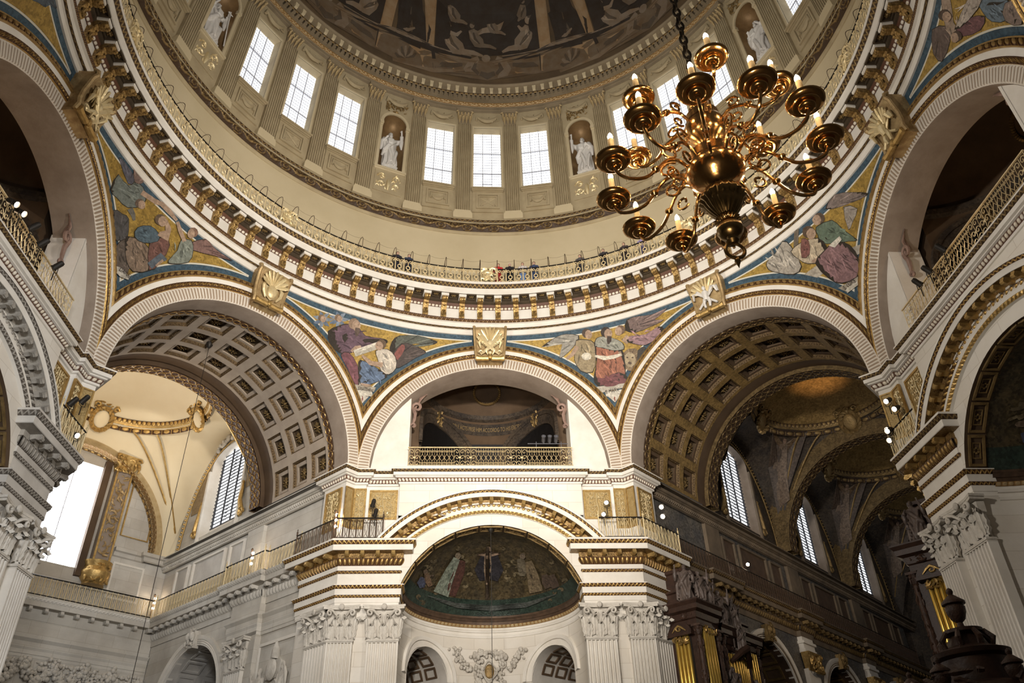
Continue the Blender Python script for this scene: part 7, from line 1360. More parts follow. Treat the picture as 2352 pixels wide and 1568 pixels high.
# gallery railing of the drum
def gp(az, r, z): return (sin(rad(az)) * r, cos(rad(az)) * r, z)
gr = empty('whispering_gallery_railing', label='gilt iron railing round the gallery at the foot of the dome drum', cat='railing')
def mk_ringpanel():
    g = G(); R0, Z0 = 14.82, 30.12
    def p(x, z): return (x, R0, Z0 + z)
    g.tube([p(-.242, 0), p(-.242, .98)], .034, 4)
    g.tube([p(.105 * cos(k * PI / 5), .40 + .125 * sin(k * PI / 5)) for k in range(10)], .032, 4, closed=True)
    g.tube([p(0, .02), p(0, .27)], .026, 4); g.tube([p(0, .53), p(0, .78)], .026, 4)
    for s in (-1, 1):
        g.tube([p(s * .02, .74)] + [p(s * (.12 + .07 * cos(2.8 - k * .8)), .84 + .07 * sin(2.8 - k * .8)) for k in range(7)], .026, 4)
        g.tube([p(s * .22, .06), p(s * .12, .12), p(s * .03, .2)], .024, 4)
    g.hexa([p(-.25, -.0), p(.25, -.0), p(.25, .0), p(-.25, .0)][:2] + [(.25, R0 + .04, Z0), (-.25, R0 + .04, Z0)] + [p(-.25, .04), p(.25, .04), (.25, R0 + .04, Z0 + .04), (-.25, R0 + .04, Z0 + .04)])
    return g
def mk_richpanel():
    g = G(); f = lambda x, d, z: (x, 14.80 + d, 30.12 + z)
    return blobs(g, f, -.44, .44, .08, 1.0, 60, .13, -.02, 11)
def mk_hoop():
    pts = [(0, 14.86, 31.0), (0, 14.86, 31.62)] + [(0, 15.24 - .38 * cos(k * PI / 9), 31.66 + .40 * sin(k * PI / 9)) for k in range(9)] + [(0, 15.62, 31.45)]
    return G().tube(pts, .016, 4)
rich = {int(round((k * 45 - 0.1 + 180) / 1.875)) for k in range(8)}
hr = []
for i in range(192):
    az = -0.1 + .9375 + 1.875 * i - 180
    if abs(az) > 122: continue
    isr = any(abs(((az + .1) - 45 * k + 180) % 360 - 180) < 1.5 for k in range(8))
    if isr:
        c = 45 * round(az / 45) - .1
        if az < c:
            q_ = ob('scrollwork_panel', lambda: frame_box(G(), -.48, .48, 30.12, 31.18, .05, 14.77, 14.83), RAILG, gr, F(c), 'richframe', 0)
            ob('foliage', mk_richpanel, GOLDP, q_, None, 'richpanel', 35, 'stuff')
    else: ob('railing_panel', mk_ringpanel, RAILG, gr, F(az), 'ringpanel', 0)
g = G(); g.lathe([(14.80, 31.08), (14.80, 31.13), (14.85, 31.13), (14.85, 31.08), (14.80, 31.08)], 128, a0=-122, a1=122)
ob('handrail', g, IRON, gr, None, None, 0)
for i in range(96):
    az = -.1 + 1.875 + 3.75 * i - 180
    if abs(az) < 122: ob('hoop', mk_hoop, IRONB, gr, F(az), 'hoop')
g = G()
for r_, z_, sg in ((15.1, 31.98, .10), (15.55, 31.60, .08)):
    g.tube([gp(-118 + 236 * k / 378, r_, z_ - sg * sin(PI * (k % 6) / 6)) for k in range(379)], .005, 3)
ob('net_wires', g, IRONB, gr, None, None, 0, 'stuff')
# ------------------------------------------------------------------ the two arms seen through the side arches
def cy(th, r, v): return (r * cos(rad(th)), v, ZS + r * sin(rad(th)))
CV = (18.25, 19.85, 21.45)
def rect_ring(g, r0, a0, v0, r1, a1, v1, n=3):
    """band between two rectangles bent on the barrel vault, centred on th=90, v=0"""
    def outline(r, a, v):
        L = [cy(90 - a + 2 * a * k / n, r, -v) for k in range(n)] + [cy(90 + a, r, -v + 2 * v * k / n) for k in range(n)]
        return L + [cy(90 + a - 2 * a * k / n, r, v) for k in range(n)] + [cy(90 - a, r, v - 2 * v * k / n) for k in range(n)]
    A, B = outline(r0, a0, v0), outline(r1, a1, v1)
    return g.grid([[p, q] for p, q in zip(A, B)], cu=True)
def mk_ribs():
    g = G()
    for k in range(10):
        for v in CV:
            gg = G(); rect_ring(gg, 6.0, 9.0, .80, 6.0, 6.7, .60)
            g.join(gg, T(0, v, ZS) @ RY(-(9 + 18 * k - 90)) @ T(0, 0, -ZS))
    return g
def mk_coffer():
    g = G(); rect_ring(g, 6.0, 6.7, .60, 6.16, 5.7, .51)
    for sgn in (-1, 1):      # rows of beads round the sunk edge
        for k in range(9):
            g.ell(cy(90 + sgn * 6.2, 6.06, -.5 + k * .125), .035, 5, 3); g.ell(cy(90 - 5.6 + 1.4 * k, 6.06, sgn * .555), .035, 5, 3)
    return g
def mk_cfr(): return rect_ring(rect_ring(G(), 6.16, 5.7, .51, 6.16, 4.0, .36), 6.16, 4.0, .36, 6.22, 3.9, .35)
def mk_cpan():
    g = rect_ring(G(), 6.22, 3.9, .35, 6.36, 3.7, .33)
    return g.grid([[cy(90 + a, 6.36, v) for v in (-.33, .33)] for a in (-3.7, 0, 3.7)])
def mk_cros():
    g = G().ell(cy(90, 6.27, 0), (.09, .09, .07), 8, 4)
    for k in range(8):
        b = k * PI / 4
        leaf(g, [Vector(cy(90, 6.3, 0)) + Vector((.08 * cos(b), .08 * sin(b), -.02)), Vector(cy(90, 6.3, 0)) + Vector((.18 * cos(b), .16 * sin(b), -.06)), Vector(cy(90, 6.3, 0)) + Vector((.28 * cos(b), .24 * sin(b), -.0))], .075, .5, 5)
    return g
def guil_soffit(g, r, v0, v1, per, fun=f_guil, amp=.05):
    return orn(g, lambda S, Tt: np.stack([r * np.cos(PI * S), v0 + (v1 - v0) * Tt, ZS + r * np.sin(PI * S)], -1), lambda S, Tt: np.stack([-np.cos(PI * S), 0 * S, -np.sin(PI * S)], -1), round(PI * r / per), 12, 12, fun, amp)
def band_faces(r0, r1, v0, v1): return arc_strip(G(), [(r0, v0), (r1, v0), (r1, v1), (r0, v1)], lim=False, n=48)
def sail(g, vc, hv, hu, rf, lun, rz, rr, n=96):
    """sail vault over one bay, from its four arches up to the ring of its saucer dome"""
    P = []
    for k in range(n + 1):
        b = 2 * PI * k / n; cu, cv = cos(b), sin(b)
        t = min(hu / abs(cu) if abs(cu) > 1e-6 else 1e9, hv / abs(cv) if abs(cv) > 1e-6 else 1e9)
        u, v = cu * t, cv * t
        if abs(abs(v) - hv) < 1e-4: z = ZS + sqrt(max(rf * rf - u * u, 0))
        else: z = ZS + lun * sqrt(max(0, 1 - (v / hv) ** 2))
        row = []
        for w in np.linspace(0, 1, 10):
            row.append((u + (cu * rr - u) * w, vc + v + (cv * rr - v) * w, z + (rz - z) * sin(w * PI / 2) ** .9))
        P.append(row)
    return g.grid(P)
def saucer_pt(vc, rr, rz, rise):
    R = (rr * rr + rise * rise) / (2 * rise)
    def f(az, q, d=0):   # az degrees, q 0 rim .. 1 apex
        a0 = math.asin(min(1, rr / R)); b = a0 * (1 - q)
        return ((R - d) * sin(b) * sin(rad(az)), vc + (R - d) * sin(b) * cos(rad(az)), rz + rise - R + (R - d) * cos(b))
    return f
def ring_at(vc, prof, n=72): return G().lathe(prof, n, (0, vc, 0))
def mk_cartouche():
    """shield in a curling frame, facing -y, about 1.2 wide"""
    g = G()
    for k in range(16):
        b = k * PI / 8
        g.tube([(.5 * cos(b), -.05, .6 * sin(b)), (.6 * cos(b + .3), -.18, .72 * sin(b + .3)), (.66 * cos(b + .55), -.1, .76 * sin(b + .55))], [.10, .13, .05], 5)
    for s in (-1, 1): g.tube([(s * (.55 + .2 * cos(k * .8) * (1 - k / 9)), -.2, .75 + .2 * sin(k * .8) * (1 - k / 9)) for k in range(8)], .07, 5)
    return blobs(g, lambda x, d, z: (x, d, z), -.7, .7, .55, 1.0, 10, .16, -.12, 6)
def mk_shield(): return G().ell((0, -.08, 0), (.44, .16, .55), 12, 8)
def arm_wall(a, s, bays, st, detail):
    M = F(a)
    W = lambda x, v, z: (s * x, v, z)
    lm = 3.02; zc0 = 10.1
    dark = st == 'dark'
    m0 = DARKST if dark else TRANS
    far = bays[-1] + 5.2
    g = G()
    # lower wall with an arch per bay
    vs = [17.0]
    seg = []
    for c in bays: seg += [(c - lm, c + lm)]
    cur = 17.0
    for v0, v1 in seg:
        g.grid([[W(6.7, cur, z) for z in (0, 14.4)], [W(6.7, v0, z) for z in (0, 14.4)]])
        g.grid([[W(6.7, (v0 + v1) / 2 - lm * cos(PI * k / 28), zc0 + lm * sin(PI * k / 28)), W(6.7, (v0 + v1) / 2 - lm * cos(PI * k / 28), 14.4)] for k in range(29)])
        cur = v1
    g.grid([[W(6.7, cur, z) for z in (0, 14.4)], [W(6.7, far, z) for z in (0, 14.4)]])
    # wall above the gallery
    g.grid([[W(6.58, v, z) for z in (15.3, 18.4)] for v in (17.6, far)])
    w = ob('wall_arm', g, m0 if not dark else CHMOS, None, M, None, 0, 'structure', ('dark mosaic' if dark else 'pale stone') + ' side wall of the %s' % ('choir' if dark else 'transept') + ('' if detail else ', the hidden side'))
    for c in bays:
        q = ob('archivolt', lambda: (lambda G_: [G_.grid([[W(x, c - lm * f * cos(PI * k / 28), zc0 + lm * f * sin(PI * k / 28)) for f, x in ((1, 7.0), (1, 6.60), (f1, 6.60), (f1, 6.56), (f2, 6.52), (f2, 6.72))] for k in range(29)]) for f1, f2 in ((1.10, 1.17),)][0])(G()), STONE, w, None, None, 40)
        if detail:
            g2 = G()
            for rr_ in (1.035, 1.07): g2.tube([W(6.59, c - lm * rr_ * cos(PI * k / 28), zc0 + lm * rr_ * sin(PI * k / 28)) for k in range(29)], .03, 4)
            ob('arch_line', g2, STONE if not dark else DARKST, q)
            kk = G(); kk.box(-.28, .28, 6.35, 6.7, 12.95, 13.85); 
            kk = blobs(kk, lambda x, d, z: (x, 6.35 + d, z), -.34, .34, 13.0, 13.95, 26, .13, -.05, 7)
            for sg in (-1, 1): kk.ell((sg * .2, 6.28, 13.55), (.17, .16, .24))
            ob('arch_keystone', kk, CARVE if not dark else GOLDD, q, T(0, c, 0) @ RZ(-90 if s > 0 else 90), None, 60)
            # passage behind the arch, with its own ribs and coffers
            pg = G()
            pg.grid([[W(x, c - lm * cos(PI * k / 20), zc0 + lm * sin(PI * k / 20)) for x in (6.7, 13)] for k in range(21)])
            for sg in (-1, 1): pg.grid([[W(x, c + sg * lm, z) for x in (6.7, 13)] for z in (0, zc0)])
            pg.grid([[W(13, v, z) for z in (0, 14)] for v in (c - lm, c + lm)])
            ob('passage_vault', pg, GREY if not dark else REDST, q, None, None, 60)
            for j in range(9):
                for kx in range(2):
                    fr = G()
                    b0 = 8 + j * 18.5
                    for (x0, x1, y0, y1) in ((0, 15, 0, .12), (0, 15, .95, 1.07), (0, 2.5, .12, .95), (12.5, 15, .12, .95)):
                        fr.hexa([W(7.2 + kx * 1.5 + y, c - r_ * cos(rad(b0 + x)), zc0 + r_ * sin(rad(b0 + x))) for r_ in (lm - .07, lm + .01) for x, y in ((x0, y0), (x1, y0), (x1, y1), (x0, y1))])
                    ob('coffer', fr, GREY if not dark else GOLDD, q, None, None, 0)
        # lunette wall with its window, arch moulding and scrolls
        wu0, wu1, wz0, wz1 = c - 2.0, c + 2.0, 19.7, 25.3
        gl = G(); hv = 4.75; lun = 7.0
        cols = sorted(set(np.round(list(np.linspace(c - hv, c + hv, 41)) + [c - hv - .55, c + hv + .55] + [wu0, wu1, wu0 - .01, wu1 + .01], 3)))
        top = lambda v: ZS + lun * sqrt(max(0, 1 - ((v - c) / hv) ** 2))
        wt = lambda v: wz1 - .9 + .9 * sqrt(max(0, 1 - ((v - c) / 2.0) ** 2))
        gl.grid([[W(6.62, v, 18.9), W(6.62, v, wz0 if wu0 - .005 <= v <= wu1 + .005 else top(v))] for v in cols])
        gl.grid([[W(6.62, v, wt(v)), W(6.62, v, max(top(v), wt(v)))] for v in cols if wu0 - .005 <= v <= wu1 + .005])
        lw = ob('lunette_wall', gl, TRANS if not dark else DARKM, w, None, None, 0)
        # splayed reveal
        out = [(wu0, wz0)] + [(c - 2.0 * cos(PI * k / 12), wt(c - 2.0 * cos(PI * k / 12))) for k in range(13)] + [(wu1, wz0)]
        inn = [(c + (v - c) * .86, wz0 + .55 + (z - wz0) * .905) for v, z in out]
        wn_ = ob('window_%d' % (100 + int(c) + (50 if a > 0 else 0) + (200 if s * a > 0 else 0)), G().grid([[W(6.60, v, z), W(6.85, c + (v - c) * .95, z), W(7.08, *i_)] for (v, z), i_ in zip(out, inn)], cu=True), STONE if not dark else STONEG, None, M, None, 30, 'structure', (('first', 'second', 'third')[bays.index(c)] + ' tall barred window of the choir counted from the organ' if dark else 'tall barred window high in the transept side wall') + ('' if detail else ', on the hidden side'))
        n_ = len(inn)
        ob('pane', G().add([W(7.1, *i_) for i_ in inn], [tuple(range(n_))]), PANE, wn_, None, None, 0)
        gb = G()
        v0, v1, z0, z1 = inn[0][0], inn[-1][0], inn[0][1], wz0 + .55 + (wz1 - wz0) * .905
        for k in range(0, 22):
            z = z0 + (z1 - .35 - z0) * k / 21; x0, x1 = sorted((s * 7.02, s * 7.08)); gb.box(x0, x1, v0, v1, z - .018, z + .018)
        for k in range(4):
            v = v0 + (v1 - v0) * (k + .25) / 3.5; x0, x1 = sorted((s * 6.98, s * 7.08)); gb.box(x0, x1, v - .02, v + .02, z0, z1 - (.55 if k in (0, 3) else .1))
        for k in range(20):   # the stouter ladder down the middle
            z = z0 + .1 + (z1 - .4 - z0) * k / 20
            gb.tube([W(6.98, c + .14 * cos(q * PI / 4), z + .1 + .14 * sin(q * PI / 4)) for q in range(8)], .014, 4, closed=True)
        ob('glazing_bars', gb, BARSD, wn_, None, None, 0, 'stuff')
        if detail:
            mg = G(); mm = GOLDS if not dark else GOLDD
            pts = [W(6.56, c - (hv - .35) * cos(PI * k / 40), ZS + (lun - .4) * sin(PI * k / 40)) for k in range(41)]
            for k in range(80): mg.ell(W(6.56, c - (hv - .35) * cos(PI * k / 79), ZS + (lun - .4) * sin(PI * k / 79)), .07, 5, 4)
            mg.tube([W(6.58, c - (hv - .55) * cos(PI * k / 40), ZS + (lun - .62) * sin(PI * k / 40)) for k in range(41)], .05, 5)
            ob('beaded_arch', mg, mm, lw)
            for sg in (-1, 1):   # scroll consoles at the foot of the window surround
                sc = G()
                sc.tube([W(6.5, c + sg * (2.5 + .27 * cos(k * .7) * (1 - k / 12)), 19.95 + .30 * sin(k * .7) * (1 - k / 12)) for k in range(11)], .09, 6)
                sc.tube([W(6.5, c + sg * 2.5, 20.2), W(6.45, c + sg * 2.3, 20.8), W(6.5, c + sg * 2.33, 21.5), W(6.5, c + sg * 2.25, 22.0)], [.14, .12, .09, .05], 6)
                sc.ell(W(6.5, c + sg * 2.28, 21.9), .10, 6, 4)
                ob('scroll_console', sc, mm, lw)
                sr = G()
                pr_ = [(1.50, 19.6), (1.50, 24.0)]
                x0, x1 = sorted((s * 6.48, s * 6.62)); sr.box(x0, x1, c + sg * 2.1 - .1, c + sg * 2.1 + .1, 19.4, 24.0)
                ob('window_surround', sr, STONE if not dark else DARKST, lw, None, None, 0)
            if not dark:   # tan vine panels above the window, with a stone garland at its crown
                for sg in (-1, 1):
                    sp = G()
                    vs_ = np.linspace(.55, 3.6, 14)
                    zt_ = lambda x: ZS + (lun - .75) * sqrt(max(0, 1 - (x / (hv - .62)) ** 2))
                    zb_ = lambda x: max(21.5 if x > 2.3 else 0, (wz1 - .9 + .9 * sqrt(max(0, 1 - (x / 2.0) ** 2)) + .35) if x < 2.3 else 21.5)
                    sp.grid([[W(6.585, c + sg * x, min(zb_(x), zt_(x))), W(6.585, c + sg * x, zt_(x))] for x in vs_])
                    ob('vine_spandrel', sp, TAN, lw, None, None, 0)
                gn = G(); R_g = random.Random(6)
                for k in range(60):
                    x = R_g.uniform(-1.5, 1.5); q = R_g.uniform(.08, .16); gn.ell(W(6.45, c + x, 25.75 - .22 * x * x + R_g.gauss(0, .1)), q, 6, 4)
                ob('stone_garland', gn, CARVE, lw, None, None, 60, 'stuff')
            # parapet panels over the gallery
            for sg, wd_ in ((-2.9, 1.5), (0, 3.4), (2.9, 1.5)):
                pf = frame_box(G(), -wd_ / 2, wd_ / 2, 16.0, 18.1, .12, -.13, .06)
                p_ = ob('parapet_panel', pf, (STONE if not dark else DARKST), w, T(s * 6.56, c + sg, 0) @ RZ(-90 if s > 0 else 90), None, 0)
                ob('panel_field', G().box(-wd_ / 2 + .1, wd_ / 2 - .1, -.012, .05, 16.1, 18.0), GREY if not dark else REDST, p_, None, None, 0)
            for sg in (-4.75, ):
                pb = G(); x0, x1 = sorted((s * 6.38, s * 6.6)); pb.box(x0, x1, c + sg - .75, c + sg + .75, 15.4, 18.4)
                ob('pier_strip', pb, m0, w, None, None, 0)
    return w
def arm(a, s, bays, st):
    M = F(a); dark = st == 'dark'
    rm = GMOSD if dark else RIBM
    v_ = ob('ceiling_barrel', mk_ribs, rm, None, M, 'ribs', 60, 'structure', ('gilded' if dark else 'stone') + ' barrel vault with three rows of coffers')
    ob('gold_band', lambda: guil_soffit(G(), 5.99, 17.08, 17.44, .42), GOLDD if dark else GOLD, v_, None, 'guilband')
    ob('plain_band', lambda: G().grid([[cy(t, 6.0, v) for v in (17.0, 17.46)] for t in np.linspace(0, 180, 49)]).grid([[cy(t, 6.0, v) for v in (22.25, 23.05)] for t in np.linspace(0, 180, 49)]), UMBER, v_, None, 'plainband', 60)
    for k in range(10):
        for v in CV:
            Mc = T(0, v, ZS) @ RY(-(9 + 18 * k - 90)) @ T(0, 0, -ZS)
            c = ob('coffer', mk_coffer, COFG, v_, Mc, 'coffer')
            ob('inner_frame', mk_cfr, UMBER if dark else RIBM, c, None, 'cofferfr', 0)
            ob('sunk_panel', mk_cpan, COFF, c, None, 'cofferpan', 0)
            ob('rosette', mk_cros, GOLDD, c, None, 'cofferros', 60)
    for s_ in (s, -s): arm_wall(a, s_, bays, st, s_ == s)
    for i, c in enumerate(bays):
        # transverse arch in front of the bay
        v0, v1 = c - 5.75, c - 4.75
        b = ob('trim_arch', lambda: band_faces(5.75, 6.2 if i == 0 else 7.2, v0, v1), UMBER if not dark else TANARCH, None, M, None, 40, 'structure', ('transverse arch with a gilded soffit at the mouth of the transept dome' if not dark else ('first', 'second', 'third')[i] + ' dark transverse arch of the choir'))
        gs = G(); guil_soffit(gs, 5.74, v0 + .04, (v0 + v1) / 2, .5); guil_soffit(gs, 5.74, (v0 + v1) / 2, v1 - .04, .5)
        ob('guilloche_band', gs, GOLD if not dark else GOLDD, b)
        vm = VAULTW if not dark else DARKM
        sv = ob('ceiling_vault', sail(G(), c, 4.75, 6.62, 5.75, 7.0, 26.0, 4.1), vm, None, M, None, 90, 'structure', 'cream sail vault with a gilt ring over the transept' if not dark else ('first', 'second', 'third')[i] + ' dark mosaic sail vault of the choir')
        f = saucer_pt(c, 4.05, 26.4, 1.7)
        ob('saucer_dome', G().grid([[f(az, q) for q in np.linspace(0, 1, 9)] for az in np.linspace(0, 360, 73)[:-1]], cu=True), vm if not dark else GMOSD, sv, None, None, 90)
        rg = ring_at(c, [(4.30, 25.85), (4.28, 25.95), (4.05, 26.05), (4.02, 26.3)])
        r_ = ob('ring_molding', rg, GOLDS if not dark else GOLDD, sv, None, None, 60)
        og = G()
        o1 = orn_lathe(G(), 4.34, 25.70, 4.26, 25.98, 44, 12, 8, f_egg, .08); o2 = orn_lathe(G(), 4.06, 26.12, 3.98, 26.4, 90, 8, 6, f_bead, .06)
        for o_ in (o1, o2): og.add(np.concatenate(o_.v) + np.array((0, c, 0)), o_.f, h=list(o_.h.values())[0])
        ob('gold_band', og, GOLD if not dark else GOLDD, sv)
        for k in range(4):
            az = 45 + 90 * k if False else 90 * k
            Mc = T(4.12 * sin(rad(az)), c + 4.12 * cos(rad(az)), 26.0) @ RZ(-az) @ RX(25)
            q = ob('cartouche', mk_cartouche, GOLDS if not dark else GOLDD, sv, Mc, 'cartou'); ob('shield', mk_shield, VAULTW if not dark else GOLDD, q, None, 'shieldm')
        if dark:   # dim winged figures with spread arms on the pendentives
            for su, sw in ((-1, 1), (-1, -1), (1, 1), (1, -1)):
                def sp(a_, t_, d_):
                    b = rad(35.6 + a_); cu_, cv_ = cos(b), sin(b)
                    t = min(6.62 / abs(cu_), 4.75 / abs(cv_)); u_, v__ = cu_ * t, cv_ * t
                    z_ = ZS + (sqrt(max(5.75 ** 2 - u_ * u_, 0)) if abs(abs(v__) - 4.75) < 1e-4 else 7.0 * sqrt(max(0, 1 - (v__ / 4.75) ** 2)))
                    q_ = (u_ + (cu_ * 4.1 - u_) * t_, v__ + (cv_ * 4.1 - v__) * t_, z_ + (26.0 - z_) * sin(max(t_, 0) * PI / 2) ** .9)
                    r_ = sqrt(q_[0] ** 2 + q_[1] ** 2)
                    return (su * q_[0] * (1 - d_ / r_), c + sw * q_[1] * (1 - d_ / r_), q_[2] - d_)
                fg = G()
                poly_on(fg, sp, [(-17, .97), (17, .97), (5, .3), (0, .12), (-5, .3)], .03, (.085, .06, .045), 4)
                for s3 in (-1, 1): poly_on(fg, sp, [(0, .74), (s3 * 7, .80), (s3 * 13, .93), (s3 * 12, .80), (s3 * 7, .70), (s3 * 2, .66)], .05, (.15, .10, .06), 2)
                poly_on(fg, sp, [(-2.2, .74), (2.2, .74), (2.6, .5), (3.5, .28), (0, .22), (-3.5, .28), (-2.6, .5)], .06, (.17, .12, .085), 2)
                poly_on(fg, sp, [(1.3 * cos(k * PI / 4), .785 + .04 * sin(k * PI / 4)) for k in range(8)], .07, (.2, .13, .09), 1)
                ob('mosaic_figure', fg, DARKP, sv, None, None, 0)
        # gilded ribs down the pendentives, and the dark vine panels beside the windows
        for k in range(4):
            pg = G()
            for sg in (-1, 1):
                b = rad(35.7 + (sg * 9)); su = (1, 1, -1, -1)[k]; sv_ = (1, -1, 1, -1)[k]
                u0, w0 = 4.3 * sin(b), 4.3 * cos(b)
                pg.tube([(su * (u0 + (6.3 - u0) * t), c + sv_ * (w0 + (4.55 - w0) * t), 25.8 - 5.2 * t ** 1.3) for t in np.linspace(0, 1, 10)], .06, 5)
            ob('gilded_rib', pg, GOLDS if not dark else GOLDD, sv)
arm(-45, 1, [28.8], 'pale')
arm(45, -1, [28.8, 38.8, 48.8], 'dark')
for bb, aa in ((54.0, 45),):
    ob('wall_choir_end', G().grid([[(u, 56, z) for z in (0, 30)] for u in (-8, 8)]), DARKM, None, F(aa), None, 0, 'structure', 'dark far end of the choir')
# transept pilaster, relief panel and side arch furniture
Mt = F(-45)
tw = ob('wall_transept_strip', G().box(6.38, 6.75, 22.5, 25.1, 0, 14.0), TRANS, None, Mt, None, 0, 'structure', 'stone strip carrying the single transept pilaster')
pilaster(tw, T(6.4, 23.8, 0) @ RZ(-90), 1.45, .22)
rp = ob('panel_frame', frame_box(G(), -1.6, 1.6, 7.5, 12.0, .14, -.08, .08), STONE, tw, T(6.68, 20.9, 0) @ RZ(-90), None, 0)
rel = G(); R = random.Random(3)
RELIEF_AT = ((-.95, 8.35), (.95, 8.35))
rel.extr([(-.5, 10.2), (.5, 10.2), (.6, 10.9), (.3, 11.2), (-.3, 11.2), (-.6, 10.9)], lambda a_, b_, t: (a_, t, b_), -.12, .02)
rel.ell((0, -.2, 10.6), (.42, .12, .5), 12, 8); rel.tube([(.15, -.15, 11.1), (.25, -.2, 11.45), (.2, -.2, 11.85)], [.22, .2, .04], 7)
ob('shield_relief', rel, CARVE, rp, None, None, 60)
# transept end wall
VE = 34.05
g = G()
def endtop(u): return ZS + sqrt(max(0, 5.75 ** 2 - u * u))
cols = sorted(set(np.round(list(np.linspace(-6.7, 6.7, 55)) + [-1.35, 1.35, -1.36, 1.36], 3)))
g.grid([[(u, VE, 0), (u, VE, 17.45 if abs(u) <= 1.355 else 27.5)] for u in cols])
g.grid([[(u, VE, 23.6), (u, VE, 27.5)] for u in (-1.36, 1.36)])
ew = ob('wall_transept_end', g, TRANS, None, Mt, None, 0, 'structure', 'end wall of the transept round the bright window')
win = G()
for x in (-1.35, 1.35): win.grid([[(x, v, z) for v in (VE, VE + .8)] for z in (17.45, 23.6)])
for z in (17.45, 23.6): win.grid([[(x, v, z) for v in (VE, VE + .8)] for x in (-1.35, 1.35)])
wo = ob('window_90', win, GREY, None, Mt, None, 0, 'structure', 'dazzling tall window in the transept end wall')
for i in range(2):
    for j in range(3): ob('pane', G().box(-1.35 + i * 1.35, i * 1.35, VE + .7, VE + .74, 17.45 + j * 2.05, 19.5 + j * 2.05), PANEB, wo, None, None, 0)
gb = G()
for k in range(1, 20): gb.box(-1.35, 1.35, VE + .66, VE + .7, 17.45 + k * .31 - .008, 17.45 + k * .31 + .008)
gb.box(-.025, .025, VE + .62, VE + .7, 17.45, 23.6)
ob('glazing_bars', gb, BARS, wo, None, None, 0)
for sgn in (-1, 1):
    x0, x1 = sorted((sgn * 1.36, sgn * 1.75))
    ob('window_jamb', G().box(x0, x1, VE - .25, VE + .1, 17.0, 24.0), UMBER, ew, None, None, 0)
    c_ = ob('carved_pier', G().box(-.46, .46, -.42, .3, 17.9, 23.6), STONEG, ew, T(sgn * 2.45, VE - .1, 0), None, 0)
    ob('drop_relief', blobs(G(), lambda x, d, z: (x, d, z), -.3, .3, 18.3, 23.2, 60, .17, -.44, 21), KEYG, c_)
    for xx in (-.44, .44): ob('gilded_edge', G().box(xx - .05, xx + .05, -.48, -.38, 17.9, 23.6), GOLDS, c_, None, None, 0)
    kp = blobs(G().hexa([(-.45, -.42, 23.5), (.45, -.42, 23.5), (.45, .2, 23.5), (-.45, .2, 23.5), (-.75, -.7, 24.5), (.75, -.7, 24.5), (.75, .2, 24.5), (-.75, .2, 24.5)]), lambda x, d, z: (x, d, z), -.7, .7, 23.4, 24.4, 30, .2, -.62, 4)
    for s2 in (-1, 1): kp.tube([(s2 * (.55 + .2 * cos(k * .7) * (1 - k / 11)), -.72, 24.25 + .2 * sin(k * .7) * (1 - k / 11)) for k in range(10)], .08, 6)
    ob('capital', kp, GOLDS, c_)
    vb = G().lathe([(.0, 16.6), (.62, 16.6), (.55, 16.72), (.78, 17.0), (.82, 17.3), (.66, 17.6), (.74, 17.8), (.8, 17.92), (0, 17.95)], 18, (0, -.1, 0))
    vb = blobs(vb, lambda x, d, z: (x * .8, d - .55 + x * x * .5, z), -.8, .8, 16.75, 17.7, 40, .18, -.2, 13)
    ob('gilded_base', vb, GOLDS, c_)
    pf = G().tube([(u, VE - .03, z) for u, z in ((sgn * 3.35, 19.9), (sgn * 5.0, 19.9), (sgn * 5.0, 21.6), (sgn * 4.4, 22.9), (sgn * 3.35, 23.6))], .06, 5, closed=True)
    ob('gilded_frame', pf, GOLDS, ew)
    ob('parapet_panel', frame_box(G(), -.95, .95, 16.2, 18.3, .12, -.06, .06), STONE, ew, T(sgn * 4.3, VE, 0), None, 0)
ob('arch_face', band_faces(5.74, 7.6, VE - .52, VE - .46), VAULTW, ew, None, None, 40)
b = ob('gold_arch', arc_strip(G(), [(5.75, VE - .5), (5.75, VE - .55), (5.25, VE - .55), (5.2, VE - .35), (5.2, VE)], lim=False, n=48), CREAM, ew, None, None, 40)
ob('beaded_arch', guil_soffit(G(), 5.2, VE - .34, VE - .02, .4, f_egg, .06), GOLD, ew)
ob('bracket_vault', guil_soffit(G(), 5.2, VE - .9, VE - .36, .3, f_guil, .05), CREAM, ew)
ep = [(-6.65, VE), (6.65, VE)]
for e_ in ([(-6.65, VE), (-3.2, VE)], [(3.2, VE), (5.0, VE), (5.0, VE - .3), (6.4, VE - .3)]): ob('ledge', G().sweep(e_, [(0, 18.6), (.1, 18.65), (.14, 18.85), (.28, 18.9), (.28, 19.1), (0, 19.12)]), TRANS, ew, None, None, 0)
ec = G().sweep(ep, CORN0 + CORN[1:], capends=False).sweep(ep, CORN2, capends=False).sweep(ep, [(0, 14.0), (.02, 14.3), (.05, 14.32), (.16, 14.64)], capends=False)
ec.sweep(ep, ARCH, capends=False).sweep(ep, [(.06, 12.86), (.10, 12.96), (.10, 13.22), (.22, 13.38), (.22, 13.42), (0, 13.43)], capends=False)
ob('cornice', ec, TRANS, ew, None, None, 0)
for x, y, hd in along(ep, .14, .8, .1): ob('bracket', mk_brk, TRANS, ew, T(x, y, 14.87) @ RZ(hd) @ T(0, -.40, 0), 'brk')
ob('molded_band', orn_path(G(), ep, .58, 15.14, .70, 15.30, .2, 8, 5, f_leaf, .035), STONE, ew)
railing(Mt, [(-6.0, VE), (6.05, VE)], .55, 15.44, RAILG, 'gilt railing in front of the transept end window')
gg = G(); R = random.Random(9)
